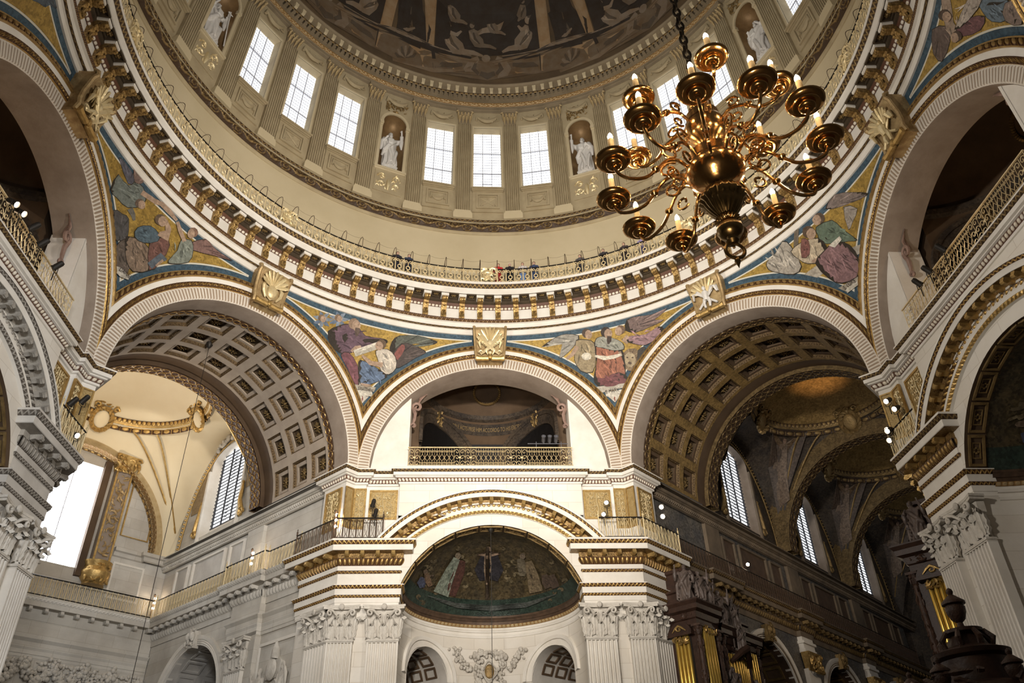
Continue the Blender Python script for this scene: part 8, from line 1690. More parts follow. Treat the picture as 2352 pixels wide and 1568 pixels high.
for k in range(7):
    u0 = -4.5 + k * 1.55
    for j in range(26):
        t = j / 25; x = u0 + t * 1.55; z = 12.15 - .75 * sin(PI * t)
        for q in range(3):
            r = R.uniform(.07, .15); gg.ell((x + R.gauss(0, .08), VE - .1 - R.uniform(0, .15), z + R.gauss(0, .10)), (r, r, r), 6, 4)
    for j in range(40):
        r = R.uniform(.05, .13); gg.ell((u0 + R.uniform(0, 1.55), VE - .1 - R.uniform(0, .12), R.uniform(11.7, 12.35)), (r, r * .7, r), 6, 4)
    for j in range(26):
        r = R.uniform(.07, .15); gg.ell((u0 + R.gauss(0, .16), VE - .2 - R.uniform(0, .15), 12.1 + R.gauss(0, .22)), (r, r, r), 6, 4)
ob('carved_festoons', gg, CARVE, ew, None, None, 60, 'stuff', 'row of carved stone festoons under the transept cornice')
# white pilaster strips with gilded capitals between the choir arches
Mc = F(45)
for v in (33.9, 43.9):
    st = ob('wall_choir_strip', G().box(-6.75, -6.42, v - .75, v + .75, 0, 12.2), STONE, None, Mc, None, 0, 'structure', 'white pilaster strip beside the %s choir arch' % ('first' if v < 40 else 'second'))
    ob('capital', blobs(G().hexa([(-.7, -.06, 12.1), (.7, -.06, 12.1), (.7, .2, 12.1), (-.7, .2, 12.1), (-.9, -.3, 13.1), (.9, -.3, 13.1), (.9, .2, 13.1), (-.9, .2, 13.1)]), lambda x, d, z: (x, d, z), -.85, .85, 12.0, 13.0, 34, .22, -.25, 3), GOLDS, st, T(-6.42, v, 0) @ RZ(90))
    ob('entablature_block', G().box(-6.8, -6.32, v - .8, v + .8, 13.1, 13.3).box(-6.8, -6.38, v - .76, v + .76, 13.3, 13.6).box(-6.8, -6.28, v - .85, v + .85, 13.6, 13.75).box(-6.8, -6.4, v - .75, v + .75, 13.75, 14.4), STONE, st, None, None, 0)
# ------------------------------------------------------------------ things: statues, people, chandelier, organ, pulpit, lamps
def voxel(g, size, name, smooth=True):
    """one continuous skin from overlapping shapes"""
    me = g.mesh(name)
    o = bpy.data.objects.new(name, me); COL.objects.link(o)
    m = o.modifiers.new('r', 'REMESH'); m.mode = 'VOXEL'; m.voxel_size = size
    s = o.modifiers.new('s', 'SMOOTH'); s.iterations = 2; s.factor = .5
    bpy.context.view_layer.update()
    dg = bpy.context.evaluated_depsgraph_get()
    r = bpy.data.meshes.new_from_object(o.evaluated_get(dg))
    bpy.data.objects.remove(o); bpy.data.meshes.remove(me)
    r.name = name
    return r
def robed(seed=0, raise_l=0.0, raise_r=0.0, turn=0.0, book=True, wings=False, beard=True, sit=False):
    """draped standing figure of height 1 facing -y: folds, bent arms, hands, head with face and hair"""
    R = random.Random(seed)
    g = G()
    prof = [(0, .17, .13), (.05, .175, .135), (.15, .165, .13), (.28, .155, .125), (.4, .15, .12), (.5, .145, .115), (.58, .15, .11), (.66, .16, .108), (.73, .168, .10), (.78, .15, .088), (.805, .09, .07), (.83, .05, .05), (.86, .045, .05)]
    ph = R.uniform(0, 6); ph2 = R.uniform(0, 6); P = []
    for z, rx, ry in prof:
        row = []
        for k in range(40):
            b = 2 * PI * k / 40
            am = .018 * max(0, 1 - z / .72) + .006
            q = 1 + am / .15 * (sin(7 * b + ph + z * 3) + .7 * sin(11 * b + ph2 - z * 5))
            if z < .3: q += .12 * max(0, -sin(b)) * sin(z / .3 * PI) * (1 if cos(b) * (1 if seed % 2 else -1) > 0 else 0)
            row.append((rx * q * cos(b) + .018 * sin(z * 6 + ph), ry * q * sin(b), z))
        P.append(row)
    g.grid(P, cv=True)
    b0 = g.n - len(prof) * 40
    g.f.append(tuple(b0 + k for k in range(40))); g.f.append(tuple(b0 + (len(prof) - 1) * 40 + k for k in reversed(range(40))))
    cx = .018 * sin(.86 * 6 + ph); hy = -.01
    tx = sin(turn) * .03
    g.ell((cx, hy, .915), (.052, .062, .072), 12, 8)                      # skull
    g.ell((cx + tx * .6, hy - .035, .895), (.038, .04, .05), 8, 6)               # face
    g.ell((cx + tx, hy - .075, .9), (.009, .016, .018), 6, 4)                    # nose
    for s in (-1, 1):
        g.ell((cx + tx + s * .02, hy - .06, .925), (.016, .012, .007), 6, 4)     # brows
        g.ell((cx + s * .052, hy + .004, .905), (.008, .014, .02), 6, 4)         # ears
    g.ell((cx + tx * .9, hy - .062, .873), (.017, .014, .008), 6, 4)             # mouth
    g.ell((cx, hy + .018, .935), (.06, .062, .06), 10, 6)                        # hair
    if beard:
        for k in range(6): g.ell((cx + tx + R.uniform(-.025, .025), hy - .052, .855 - .02 * R.random()), (.02, .024, .034), 6, 4)
    for s, up in ((-1, raise_l), (1, raise_r)):
        sh = Vector((s * .145 + cx * .5, 0, .765))
        el = sh + Vector((s * (.05 + .05 * up), -.05 - .06 * up, -.17 + .16 * up))
        hd = el + Vector((-s * (.09 - .06 * up), -.10 + .03 * up, .03 + .17 * up))
        g.tube([sh + Vector((-s * .05, 0, -.02)), sh, el, el + (hd - el) * .6], [.05, .062, .055, .045], 9)
        g.tube([el + Vector((0, 0, .0)), el + Vector((0, .01, -.10)), el + Vector((s * .01, .02, -.2))], [.055, .05, .02], 7)   # hanging sleeve
        g.tube([el + (hd - el) * .5, hd], [.026, .022], 7)
        d = (hd - el).normalized()
        g.ell(hd + d * .018, (.02, .02, .026), 7, 5)
        side = d.cross(Vector((0, 0, 1))).normalized()
        for f in range(4): g.tube([hd + d * .03 + side * (.010 * (f - 1.5)), hd + d * .05 + side * (.011 * (f - 1.5)), hd + d * (.058 - .004 * abs(f - 1.4)) + side * (.011 * (f - 1.5)) + Vector((0, 0, -.012))], [.0075, .007, .006], 5)
        g.tube([hd + side * .016, hd + side * .03 + d * .02, hd + side * .03 + d * .035], [.008, .008, .006], 5)
    # mantle thrown across the body
    g.tube([(.14, -.05, .76), (.05, -.12, .66), (-.06, -.135, .52), (-.15, -.09, .40), (-.16, .02, .34)], [.035, .045, .05, .05, .03], 8)
    g.tube([(-.13, -.06, .77), (-.10, -.115, .60), (-.05, -.13, .45), (.0, -.14, .28), (.02, -.13, .12)], [.03, .03, .035, .04, .03], 8)
    g.tube([(.15, -.03, .5), (.13, -.11, .38), (.10, -.13, .22), (.09, -.13, .06)], [.03, .04, .035, .03], 8)
    if book: g.box(-.09, .03, -.19, -.15, .56, .68)
    if wings:
        for s in (-1, 1):
            for k in range(6):
                g.tube([(s * .06, .07, .72), (s * (.16 + .02 * k), .12, .80 - .06 * k), (s * (.22 + .012 * k), .13, .62 - .10 * k), (s * .2, .12, .48 - .085 * k)], [.02, .035, .035, .012], 6)
    # feet
    for s in (-1, 1): g.ell((s * .06, -.14, .018), (.03, .06, .02), 7, 5)
    return g
def plinth(w, d, h): return G().box(-w, w, -d, d, 0, h * .25).box(-w * .9, w * .9, -d * .9, d * .9, h * .25, h * .8).box(-w, w, -d, d, h * .8, h)
poses = [dict(seed=1, raise_l=.2, raise_r=.9, beard=True), dict(seed=2, raise_l=1.0, raise_r=.1, beard=True), dict(seed=3, raise_l=.5, raise_r=.6), dict(seed=4, raise_l=.2, raise_r=.3)]
sl = {-22.5: 'white marble robed statue in the niche left of the three middle drum windows', 22.5: 'white marble bearded statue with a hand at its chin, in the niche beside the chandelier',
      -67.5: 'white marble statue with a staff in the steep niche near the top left', 67.5: 'white marble statue in the niche behind the topmost candles of the chandelier'}
for i, az in enumerate((-22.5, 22.5, -67.5, 67.5)):
    x, y, z = dm(0, .40, NH0)
    st = empty('saint_statue', F(az) @ T(x, y, z), label=sl[az], cat='statue', group='marble statues in the drum niches')
    ob('plinth', plinth(.52, .36, .42), MARBLE, st, None, None, 0)
    me = voxel(robed(**poses[i]), .0085, 'figure')
    ob('figure', me, MARBLE, st, T(0, 0, .40) @ S3(2.85, 2.9, 3.4), None, 180)
    ob('inscription', textmesh('S. ' + ('CHRYS', 'BASIL', 'ATHAN', 'GREG')[i] if False else ('S·AVGVSTINE', 'S·BASIL', 'S·', 'S·')[i], .13, lambda a_, b_: (a_, -.335, .21 + b_)), TEXTM, st, None, None, 0)
    if i == 2: ob('staff', G().tube([(.62, -.62, .4), (.50, -.60, 2.4), (.48, -.6, 3.3)], .035, 6).tube([(.3, -.6, 3.1), (.66, -.6, 3.14)], .03, 6), MARBLE, st)

for i, (x_, z_) in enumerate(RELIEF_AT):
    ob('figure_relief', voxel(robed(seed=21 + i, raise_l=.9 - .8 * i, raise_r=.1 + .8 * i, book=False, beard=False), .012, 'figure'), CARVE, rp, T(x_, -.14, z_) @ S3(1.9, 1.5, 2.5), None, 180)
# people on the gallery
PEOPLE = [(-20.0, (.03, .03, .04), (.03, .03, .05), (.05, .03, .02), 'person in a black coat leaning at the gallery railing, left of the middle'),
          (-17.5, (.04, .05, .09), (.03, .03, .04), (.08, .05, .03), 'person in dark blue close beside a companion in black at the gallery railing'),
          (2.0, (.50, .03, .03), (.35, .03, .03), (.10, .06, .04), 'person in red standing next to the gilt scrollwork panel of the gallery'),
          (4.5, (.02, .02, .022), (.02, .02, .02), (.75, .73, .70), 'white-haired person in black at the gallery railing'),
          (7.3, (.60, .55, .52), (.16, .24, .42), (.12, .08, .05), 'person in a pale top and blue jeans at the gallery railing'),
          (9.8, (.05, .07, .14), (.05, .08, .16), (.05, .03, .02), 'person all in navy blue at the gallery railing, with lifted hands'),
          (19.9, (.10, .09, .09), (.04, .04, .05), (.06, .04, .03), 'person in dark grey alone at the gallery railing right of the middle'),
          (25.1, (.05, .045, .05), (.03, .03, .03), (.04, .03, .02), 'person in charcoal bending over the gallery railing'),
          (29.7, (.07, .05, .05), (.04, .03, .03), (.07, .05, .03), 'person in brown-black by the railing below the chandelier arms'),
          (33.7, (.34, .28, .46), (.10, .09, .14), (.10, .07, .04), 'person in a lilac top by the railing below the lowest chandelier candle')]
def body_g():
    g = G()
    g.tube([(0, 0, .88), (0, 0, 1.0), (0, .0, 1.2), (0, 0, 1.4), (0, 0, 1.47), (0, 0, 1.56)], [.15, .15, .15, .17, .075, .05], 12, sq=.7)
    g.ell((0, -.01, 1.64), (.075, .09, .11), 12, 8); g.ell((0, -.10, 1.63), (.014, .022, .026), 6, 4)
    for s in (-1, 1):
        g.ell((s * .077, 0, 1.63), (.012, .02, .03), 6, 4); g.ell((s * .03, -.085, 1.66), (.016, .01, .008), 6, 4)
        g.tube([(s * .12, 0, 1.42), (s * .19, 0, 1.40), (s * .24, -.02, 1.14), (s * .18, -.24, 1.06)], [.06, .06, .047, .035], 9)
        g.ell((s * .165, -.28, 1.06), (.03, .045, .022), 7, 5)
        for f in range(4): g.tube([(s * .165 + (f - 1.5) * .016, -.31, 1.06), (s * .165 + (f - 1.5) * .017, -.345, 1.055), (s * .165 + (f - 1.5) * .017, -.355, 1.03)], .0085, 5)
        g.tube([(s * .14, -.27, 1.06), (s * .12, -.30, 1.05)], .01, 5)
        g.tube([(s * .09, 0, .92), (s * .10, -.01, .5), (s * .10, .01, .08)], [.095, .065, .045], 9); g.ell((s * .10, -.05, .045), (.045, .12, .045), 8, 6)
    g.ell((0, -.075, 1.595), (.025, .012, .008), 6, 4)
    return g
body_me = None
for az, top, leg, hair, lab in PEOPLE:
    p = empty('person', F(az) @ T(0, 15.22, 30.12), label=lab, cat='person', group='visitors on the gallery')
    if body_me is None: body_me = voxel(body_g(), .016, 'body')
    ob('body', body_me, SKIN, p, None, 'pbody', 180)
    mt, ml, mh = mat('cloth', top, None, 5, .9), mat('trouser_cloth', leg, None, 5, .9), mat('hair', hair, None, 8, .8)
    def mk_shirt():
        g = G().tube([(0, 0, .86), (0, 0, 1.0), (0, 0, 1.2), (0, 0, 1.4), (0, 0, 1.48)], [.18, .175, .175, .19, .085], 12, sq=.75)
        for s in (-1, 1): g.tube([(s * .12, 0, 1.42), (s * .19, 0, 1.41), (s * .245, -.02, 1.14), (s * .20, -.16, 1.08)], [.075, .075, .062, .05], 9)
        return g
    def mk_trs():
        g = G().tube([(0, 0, .80), (0, 0, .98)], [.17, .165], 12, sq=.75)
        for s in (-1, 1): g.tube([(s * .09, 0, .93), (s * .10, -.01, .5), (s * .10, .01, .06)], [.108, .08, .065], 9)
        return g
    ob('jacket', mk_shirt, mt, p, None, 'pshirt'); ob('trousers', mk_trs, ml, p, None, 'ptrs')
    ob('hair', lambda: G().ell((0, .012, 1.685), (.088, .098, .088), 12, 8).ell((0, .06, 1.62), (.075, .05, .09), 10, 6), mh, p, None, 'phair')

# ------------------------------------------------------------------ chandelier
K = 1.2
ch = empty('brass_chandelier', T(1.4915, -14.0134, 8.336), label='large two-tier brass chandelier with eighteen lit candles on a long chain', cat='chandelier')
def LP(p): return [(r * K, z * K) for r, z in p]
ob('bowl', G().lathe(LP([(0, -.16), (.10, -.17), (.13, -.12), (.20, -.08), (.265, -.02), (.285, .05), (.265, .11), (.235, .13), (.235, .24), (.2, .26), (.1, .27), (0, .27)]), 40), BRASS, ch, smooth=50)
def mk_melon(r, z0, z1, n, k):
    g = G(); A = 64; P = []
    for i in range(A):
        b = 2 * PI * i / A
        row = []
        for t in np.linspace(0, 1, 12):
            q = r * (sin(PI * (.12 + .80 * t)) ** .8) * (1 - .35 * (1 - t) * (t < .5)) * (1 + k * abs(sin(n * b / 2)))
            row.append((q * K * cos(b), q * K * sin(b), (z0 + (z1 - z0) * t) * K))
        P.append(row)
    return g.grid(P, cu=True)
ob('gadrooned_knop', mk_melon(.20, -.56, -.16, 22, .14), BRASSM, ch, smooth=60)
ob('beaded_collar', mk_melon(.10, -.64, -.56, 20, .25), BRASS, ch, smooth=60)
ob('lower_ball', G().lathe(LP([(0, -.64), (.075, -.645), (.115, -.68), (.12, -.73), (.09, -.78), (.045, -.80), (.04, -.83), (.06, -.85), (.035, -.88), (0, -.88)]), 28), BRASSM, ch, smooth=50)
ob('ring_finial', G().tube([(.085 * K * cos(k * PI / 9), 0, (-.955 + .085 * sin(k * PI / 9)) * K) for k in range(18)], .018 * K, 8, closed=True).lathe(LP([(0, -1.02), (.02, -1.04), (.028, -1.08), (.012, -1.12), (0, -1.16)]), 12), BRASSM, ch)
ob('gadrooned_knop', mk_melon(.125, .25, .42, 18, .14), BRASS, ch, smooth=60)
ob('upper_globe', G().lathe(LP([(0, .40), (.09, .41), (.12, .46), (.17, .50), (.20, .58), (.205, .66), (.18, .73), (.165, .74), (.165, .83), (.12, .86), (0, .87)]), 36), BRASS, ch, smooth=50)
ob('gadrooned_knop', mk_melon(.105, .86, 1.03, 16, .14), BRASS, ch, smooth=60)
ob('top_stem', G().lathe(LP([(0, 1.02), (.06, 1.03), (.075, 1.08), (.045, 1.14), (.03, 1.2), (.05, 1.24), (.03, 1.3), (0, 1.3)]), 20), BRASS, ch, smooth=50)
def mk_arm(R_, r0, z0, zd):
    def go():
        g = G(); k = K * R_
        pts = [(r0, z0), (.36, z0 + .08), (.47, z0 + .06), (.58, .0 + zd), (.70, -.13 + zd), (.84, -.17 + zd), (.95, -.14 + zd), (1.0, -.05 + zd), (1.0, .0 + zd)]
        C_ = [Vector((p[0] * k, 0, p[1] * k)) for p in pts]
        cr = []
        for i in range(len(C_) - 1):
            p0, p1, p2, p3 = C_[max(i - 1, 0)], C_[i], C_[i + 1], C_[min(i + 2, len(C_) - 1)]
            for t in np.linspace(0, 1, 6)[:-1]:
                cr.append(.5 * ((2 * p1) + (p2 - p0) * t + (2 * p0 - 5 * p1 + 4 * p2 - p3) * t * t + (3 * p1 - p0 - 3 * p2 + p3) * t ** 3))
        cr.append(C_[-1])
        g.tube(cr, .017 * K, 8)
        for sc, q in ((1, .10),):   # curls that spring from the root of the arm
            g.tube([Vector(((.42 + q * cos(2.4 - i * .5) * (1 - i / 22)) * k, 0, (z0 + .17 + q * sin(2.4 - i * .5) * (1 - i / 22)) * k)) for i in range(16)], .014 * K, 6)
            g.tube([Vector(((.42 + .085 * cos(-2.4 + i * .5) * (1 - i / 20)) * k, 0, (z0 - .10 + .085 * sin(-2.4 + i * .5) * (1 - i / 20)) * k)) for i in range(13)], .013 * K, 6)
        return g
    return go
def mk_knop(): return G().lathe([(0, -.03), (.02, -.03), (.045, -.01), (.05, .012), (.03, .03), (.0, .035)], 14)
def mk_pan(s): return lambda: G().lathe([(0, -.05 * s), (.03 * s, -.05 * s), (.034 * s, -.03 * s), (.05 * s, -.03 * s), (.072 * s, -.02 * s), (.08 * s, .0), (.074 * s, .012 * s), (.085 * s, .014 * s), (.10 * s, .006 * s), (.118 * s, .008 * s), (.122 * s, .02 * s), (.118 * s, .026 * s), (.15 * s, .034 * s), (.168 * s, .05 * s), (.172 * s, .064 * s), (.165 * s, .062 * s), (.12 * s, .04 * s), (.05 * s, .034 * s), (.036 * s, .07 * s), (.05 * s, .085 * s), (.036 * s, .10 * s), (0, .10 * s)], 32)
def mk_cand(): return G().lathe([(0, .09), (.034, .09), (.034, .37), (.028, .375), (0, .375)], 16)
def mk_bulb(): return G().lathe([(0, .375), (.018, .378), (.029, .40), (.031, .415), (.026, .44), (.014, .465), (.004, .48), (0, .482)], 14)
for R_, ph, n, zd0, r0, z0, sc in ((1.0, 4.2864, 12, 0.0, .27, .06, 1.0), (.761, 10.8366, 6, .6808, .25, .0, .92)):
    for i in range(n):
        th = ph + i * 2 * PI / n
        A = ob('arm', mk_arm(R_, r0, z0, 0.0), BRASS, ch, T(0, 0, zd0 * K) @ Matrix.Rotation(th, 4, 'Z'), 'charm%g' % R_)
        x = K * R_
        ob('knop', mk_knop, BRASS, A, T(.60 * x, 0, -.02 * x), 'chknop')
        ob('drip_pan', mk_pan(K * sc), BRASS, A, T(x, 0, 0), 'chpan%g' % sc, 50)
        ob('candle', mk_cand, CANDLE, A, T(x, 0, 0) @ S3(1, 1, K * .9), 'chcand')
        ob('bulb', mk_bulb, BULB, A, T(x, 0, 0) @ S3(1, 1, K * .9), 'chbulb', 60)
        l = bpy.data.lights.new('candle_light', 'POINT'); l.energy = 8.0; l.color = (1.0, .72, .42); l.shadow_soft_size = .075
        lo = bpy.data.objects.new('candle_light', l); COL.objects.link(lo)
        lo.location = (1.4915 + x * cos(th), -14.0134 + x * sin(th), 8.336 + zd0 * K + .445)
def mk_link(): return G().tube([(.045 * cos(k * PI / 6), 0, .095 * sin(k * PI / 6)) for k in range(12)], .017, 6, closed=True)
zt = 9.85
for k in range(60): ob('chain_link', mk_link, BRASS if k < 3 else IRON, ch, T(0, 0, zt - 8.336 + .08 + k * .155) @ RZ(90 * (k % 2)), 'link')
z_end = DC + 1.12 * sqrt(DRAD ** 2 - 1.4915 ** 2 - 14.0134 ** 2) - 8.336
ob('cable', G().tube([(0, 0, zt - 8.336 + 9.3), (0, 0, z_end + .3)], .05, 6), IRON, ch)

# ------------------------------------------------------------------ organ cases on both sides of the choir mouth
def mk_pipe(h):
    def go():
        return G().lathe([(.03, -.25), (.04, -.2), (.095, .0), (.095, .14), (.055, .17), (.055, .2), (.095, .24), (.095, h - .03), (.08, h), (0, h)], 12)
    return go
def organ(M, lab, full):
    o = empty('organ_case', M, label=lab, cat='organ')
    g = G().box(-6.6, -4.8, 17.75, 19.6, 3.2, 12.25).box(-6.6, -4.95, 19.6, 23.6, 3.2, 11.6)
    g.box(-6.6, -4.55, 17.5, 19.8, 8.0, 8.25).box(-6.6, -4.6, 19.6, 23.8, 7.6, 7.85).box(-6.4, -4.8, 17.75, 23.4, 0, 3.2)
    ob('case', g, WOOD, o, None, None, 0)
    cp = [(-4.8, 19.65), (-4.8, 17.75), (-6.6, 17.75)][::-1]
    cp2 = [(-4.95, 23.7), (-4.95, 19.65)][::-1]
    cg = G()
    for p_, z in ((cp, 12.25), (cp2, 11.6)):
        p_ = [(x, y) for x, y in p_]
        cg.sweep(p_, [(0, z - .75), (.06, z - .72), (.06, z - .5), (.12, z - .45), (.16, z - .2), (.34, z - .12), (.36, z + .08), (.46, z + .22), (.46, z + .28), (-1.2, z + .3)], capends=False)
        cg.sweep(p_, [(-.3, z + .3), (-.3, z + .9), (-.2, z + .95), (-.2, z + 1.05), (-1.4, z + 1.1)], capends=False)
        if z > 12: cg.sweep(p_, [(-.55, z + 1.1), (-.55, z + 1.9), (-.45, z + 1.95), (-.45, z + 2.1), (-1.5, z + 2.15)], capends=False)
    ob('cornice', cg, WOOD, o, None, None, 0)
    ob('carved_frieze', blobs(G(), lambda x, d, z: (-4.7 + d * .3, x, z), 17.8, 19.5, 11.8, 12.05, 16, .12, -.05, 3), WOODC, o)
    ob('carved_frieze', (blobs(G(), lambda x, d, z: (x, 17.68 + d, z), -6.5, -4.9, 11.8, 12.05, 16, .12, -.05, 5)), WOODC, o)
    for x, v in ((-4.78, 17.78), (-4.78, 19.45), (-4.93, 20.2), (-4.93, 22.35), (-4.93, 23.5)):
        c = ob('column', G().lathe([(.16, 8.25), (.16, 8.4), (.12, 8.45), (.125, 9.8), (.105, 11.0), (.14, 11.05)], 14, (x + .02, v, 0)), WOODC, o)
        ob('column_carving', blobs(G(), lambda a_, d, z: (x + .02 + .13 * sin(a_), v - .13 * cos(a_), z), -3.1, 3.1, 8.5, 10.9, 60, .10, 0, 3), WOODC, c)
        k_ = blobs(G().box(x - .2, x + .24, v - .22, v + .22, 11.4, 11.5).lathe([(.12, 11.05), (.2, 11.4)], 10, (x + .02, v, 0)), lambda a_, d, z: (x + .02 + .18 * sin(a_), v - .18 * cos(a_), z), -3.1, 3.1, 11.05, 11.4, 16, .1, 0, 8)
        ob('capital', k_, WOODC, c)
    # round-headed niche of pipes on the front
    ob('niche_back', G().box(-5.95, -5.15, 17.70, 17.76, 8.25, 11.0), IRON, o, None, None, 0)
    for k in range(4): ob('pipe', mk_pipe(2.5), PIPE, o, T(-5.83 + .185 * k, 17.62, 8.55), 'pipe2.5', 40)
    ob('pipe_shade', blobs(G(), lambda x, d, z: (x, 17.5 + d, z), -5.95, -5.15, 10.72, 11.1, 14, .11, -.02, 3), GOLDS, o)
    ob('pipe_shade', (blobs(G(), lambda x, d, z: (x, 17.5 + d, z), -5.95, -5.15, 8.27, 8.5, 12, .1, -.02, 5)), GOLDS, o)
    hd = G().extr([(-5.55 + .62 * cos(PI * k / 12), 11.15 + .5 * sin(PI * k / 12)) for k in range(13)], lambda a_, b_, t: (a_, t, b_), 17.45, 17.76)
    hd.box(-6.2, -4.92, 17.38, 17.76, 11.06, 11.18)
    h_ = ob('arched_hood', hd, WOOD, o, None, None, 0)
    ob('gilt_crest', G().tube([(-5.55 + .2 * cos(k * .7) * (1 - k / 14), 17.42, 11.35 + .14 * sin(k * .7) * (1 - k / 14)) for k in range(12)], .035, 5).tube([(-5.9, 17.42, 11.25), (-5.7, 17.4, 11.42), (-5.55, 17.4, 11.5), (-5.4, 17.4, 11.42), (-5.2, 17.42, 11.25)], [.02, .05, .06, .05, .02], 5), GOLDS, h_)
    # tall pipes on the choir side
    for k in range(4): ob('pipe', mk_pipe(2.95), PIPE, o, T(-4.72, 18.15 + .24 * k, 8.5) @ S3(1.15, 1.15, 1), 'pipe2.95', 40)
    ob('pipe_shade', blobs(G(), lambda x, d, z: (-4.58 + d, x, z), 18.0, 19.15, 11.2, 11.5, 16, .12, 0, 4), GOLDS, o)
    ob('pipe_shade', (blobs(G(), lambda x, d, z: (-4.58 + d, x, z), 18.0, 19.15, 8.28, 8.55, 16, .12, 0, 6)), GOLDS, o)
    if full:
        for k in range(9): ob('pipe', mk_pipe(2.6), PIPE, o, T(-4.9 + .12 * sin(k * PI / 8), 20.48 + .205 * k, 8.1), 'pipe2.6', 40)
        for k in range(3): ob('pipe', mk_pipe(2.95), PIPE, o, T(-4.88, 22.65 + .24 * k, 8.1) @ S3(1.1, 1.1, 1), 'pipe2.95', 40)
        ob('pipe_canopy', blobs(G().tube([(-4.75, 20.4, 10.3), (-4.5, 21.0, 10.75), (-4.35, 21.35, 10.95), (-4.5, 21.7, 10.75), (-4.75, 22.2, 10.3)], [.1, .16, .2, .16, .1], 8), lambda x, d, z: (-4.6, x, z), 20.4, 22.2, 10.5, 10.9, 14, .13, 0, 4), WOOD, o)
    return o
O1 = organ(F(45), 'dark oak organ case with gilt pipes against the left choir wall', True)
O2 = organ(F(45) @ S3(-1, 1, 1), 'second organ case, half hidden behind the big fluted pier', False)
angel_me = [voxel(robed(seed=11 + k, raise_l=(.9, .2, .6)[k], raise_r=(.3, 1.0, .5)[k], wings=True, beard=False, book=False), .013, 'figure') for k in range(3)]
AN = [(-5.05, 17.75, 12.56, 1.75, 20, 0, 'dark carved angel at the front corner of the organ cornice'), (-4.75, 18.45, 12.56, 1.55, 60, 1, 'dark carved angel second from the front on the organ cornice'), (-4.75, 19.15, 12.56, 1.5, 80, 2, 'dark carved angel at the back of the taller organ cornice'),
      (-4.85, 20.3, 11.92, 1.7, 70, 1, 'dark carved angel at the near end of the lower organ cornice'), (-4.85, 21.6, 11.92, 1.6, 90, 0, 'dark carved angel in the middle of the lower organ cornice'), (-4.55, 21.3, 10.9, 1.2, 80, 2, 'dark carved angel seated over the middle organ pipes'), (-4.7, 20.25, 8.7, 1.35, 70, 0, 'dark carved figure holding a trumpet between the organ pipes'), (-4.7, 22.4, 8.3, 1.5, 80, 1, 'dark carved figure beside the last narrow organ pipes')]
for x, v, z, h, rz, k, lab in AN:
    s_ = empty('angel_statue', F(45) @ T(x, v, z), label=lab, cat='statue', group='carved angels on the organ')
    q = ob('figure', angel_me[k], ANGELM, s_, RZ(rz) @ S3(h, h, h), 'angel%d' % k, 180)
    ob('base', G().lathe([(0, 0), (.2, 0), (.18, .06), (0, .06)], 12), WOODC, s_)
s_ = empty('angel_statue', F(45) @ S3(-1, 1, 1) @ T(-5.5, 17.8, 12.56), label='dark carved figure on the half-hidden second organ case', cat='statue', group='carved angels on the organ')
ob('figure', angel_me[0], ANGELM, s_, S3(1.7, 1.7, 1.7), 'angel0', 180)

# ------------------------------------------------------------------ pulpit canopy
PX, PY = 7.93, -5.48
pu = empty('pulpit', T(PX, PY, 0), label='dark oak pulpit with a domed canopy and urn finial before the big fluted pier', cat='pulpit')
cn = ob('sounding_board', G().lathe([(.0, 4.2), (1.25, 4.2), (1.3, 4.3), (1.1, 4.42), (.62, 4.55), (.58, 4.95), (.66, 5.0), (.68, 5.08), (.5, 5.14), (.36, 5.2), (.30, 5.34), (.24, 5.4), (.34, 5.44), (.34, 5.5), (.14, 5.52), (0, 5.52)], 32), WOOD, pu, smooth=40)
def mk_urn(): return G().lathe([(0, 0), (.12, 0), (.13, .04), (.06, .08), (.05, .14), (.12, .2), (.17, .32), (.18, .42), (.15, .46), (.21, .48), (.21, .52), (.14, .58), (.07, .64), (.04, .66), (.065, .71), (.05, .76), (0, .80)], 20)
ob('urn_finial', mk_urn, WOODC, cn, T(0, 0, 5.5), 'urn', 50)
for k in range(6):
    b = k * PI / 3 + .5
    u = ob('urn_finial', mk_urn, WOODC, cn, T(1.12 * cos(b), 1.12 * sin(b), 4.28) @ S3(.8, .8, .8), 'urn', 50)
ob('carved_border', blobs(G(), lambda x, d, z: (1.2 * sin(x), 1.2 * cos(x), z), -3.14, 3.14, 4.2, 4.6, 90, .16, 0, 5), WOODC, cn)
ob('console_scrolls', (lambda g: [g.tube([(sin(b) * r, cos(b) * r, z) for r, z in ((.34, 5.45), (.46, 5.3), (.42, 5.15), (.58, 5.06))], [.04, .06, .05, .05], 6) for b in np.linspace(0, 2 * PI, 8, endpoint=False)] and g)(G()), WOODC, cn)
ob('back_post', G().box(-.3, .3, .85, 1.0, 0, 4.25), WOOD, pu, None, None, 0)
ob('tub', G().lathe([(0, 1.3), (.9, 1.3), (1.0, 1.4), (1.0, 2.3), (1.08, 2.4), (.95, 2.42), (.95, 1.45), (0, 1.45)], 8), WOOD, pu, None, None, 0)
ob('stem', G().lathe([(.0, 0), (.5, 0), (.4, .2), (.25, .4), (.25, 1.1), (.5, 1.3), (0, 1.3)], 16), WOOD, pu)
for x, y, lab in ((9.35, -5.75, 'dark urn finial on its post at the right edge of the pulpit'),):
    n_ = empty('newel_post', T(x, y, 0), label=lab, cat='post')
    ob('urn', mk_urn, WOODC, n_, T(0, 0, 4.52) @ S3(1.0, 1.0, 1.05), 'urn', 50); ob('post', G().box(-.2, .2, -.2, .2, 0, 4.4).box(-.3, .3, -.3, .3, 4.4, 4.52), WOOD, n_, None, None, 0)

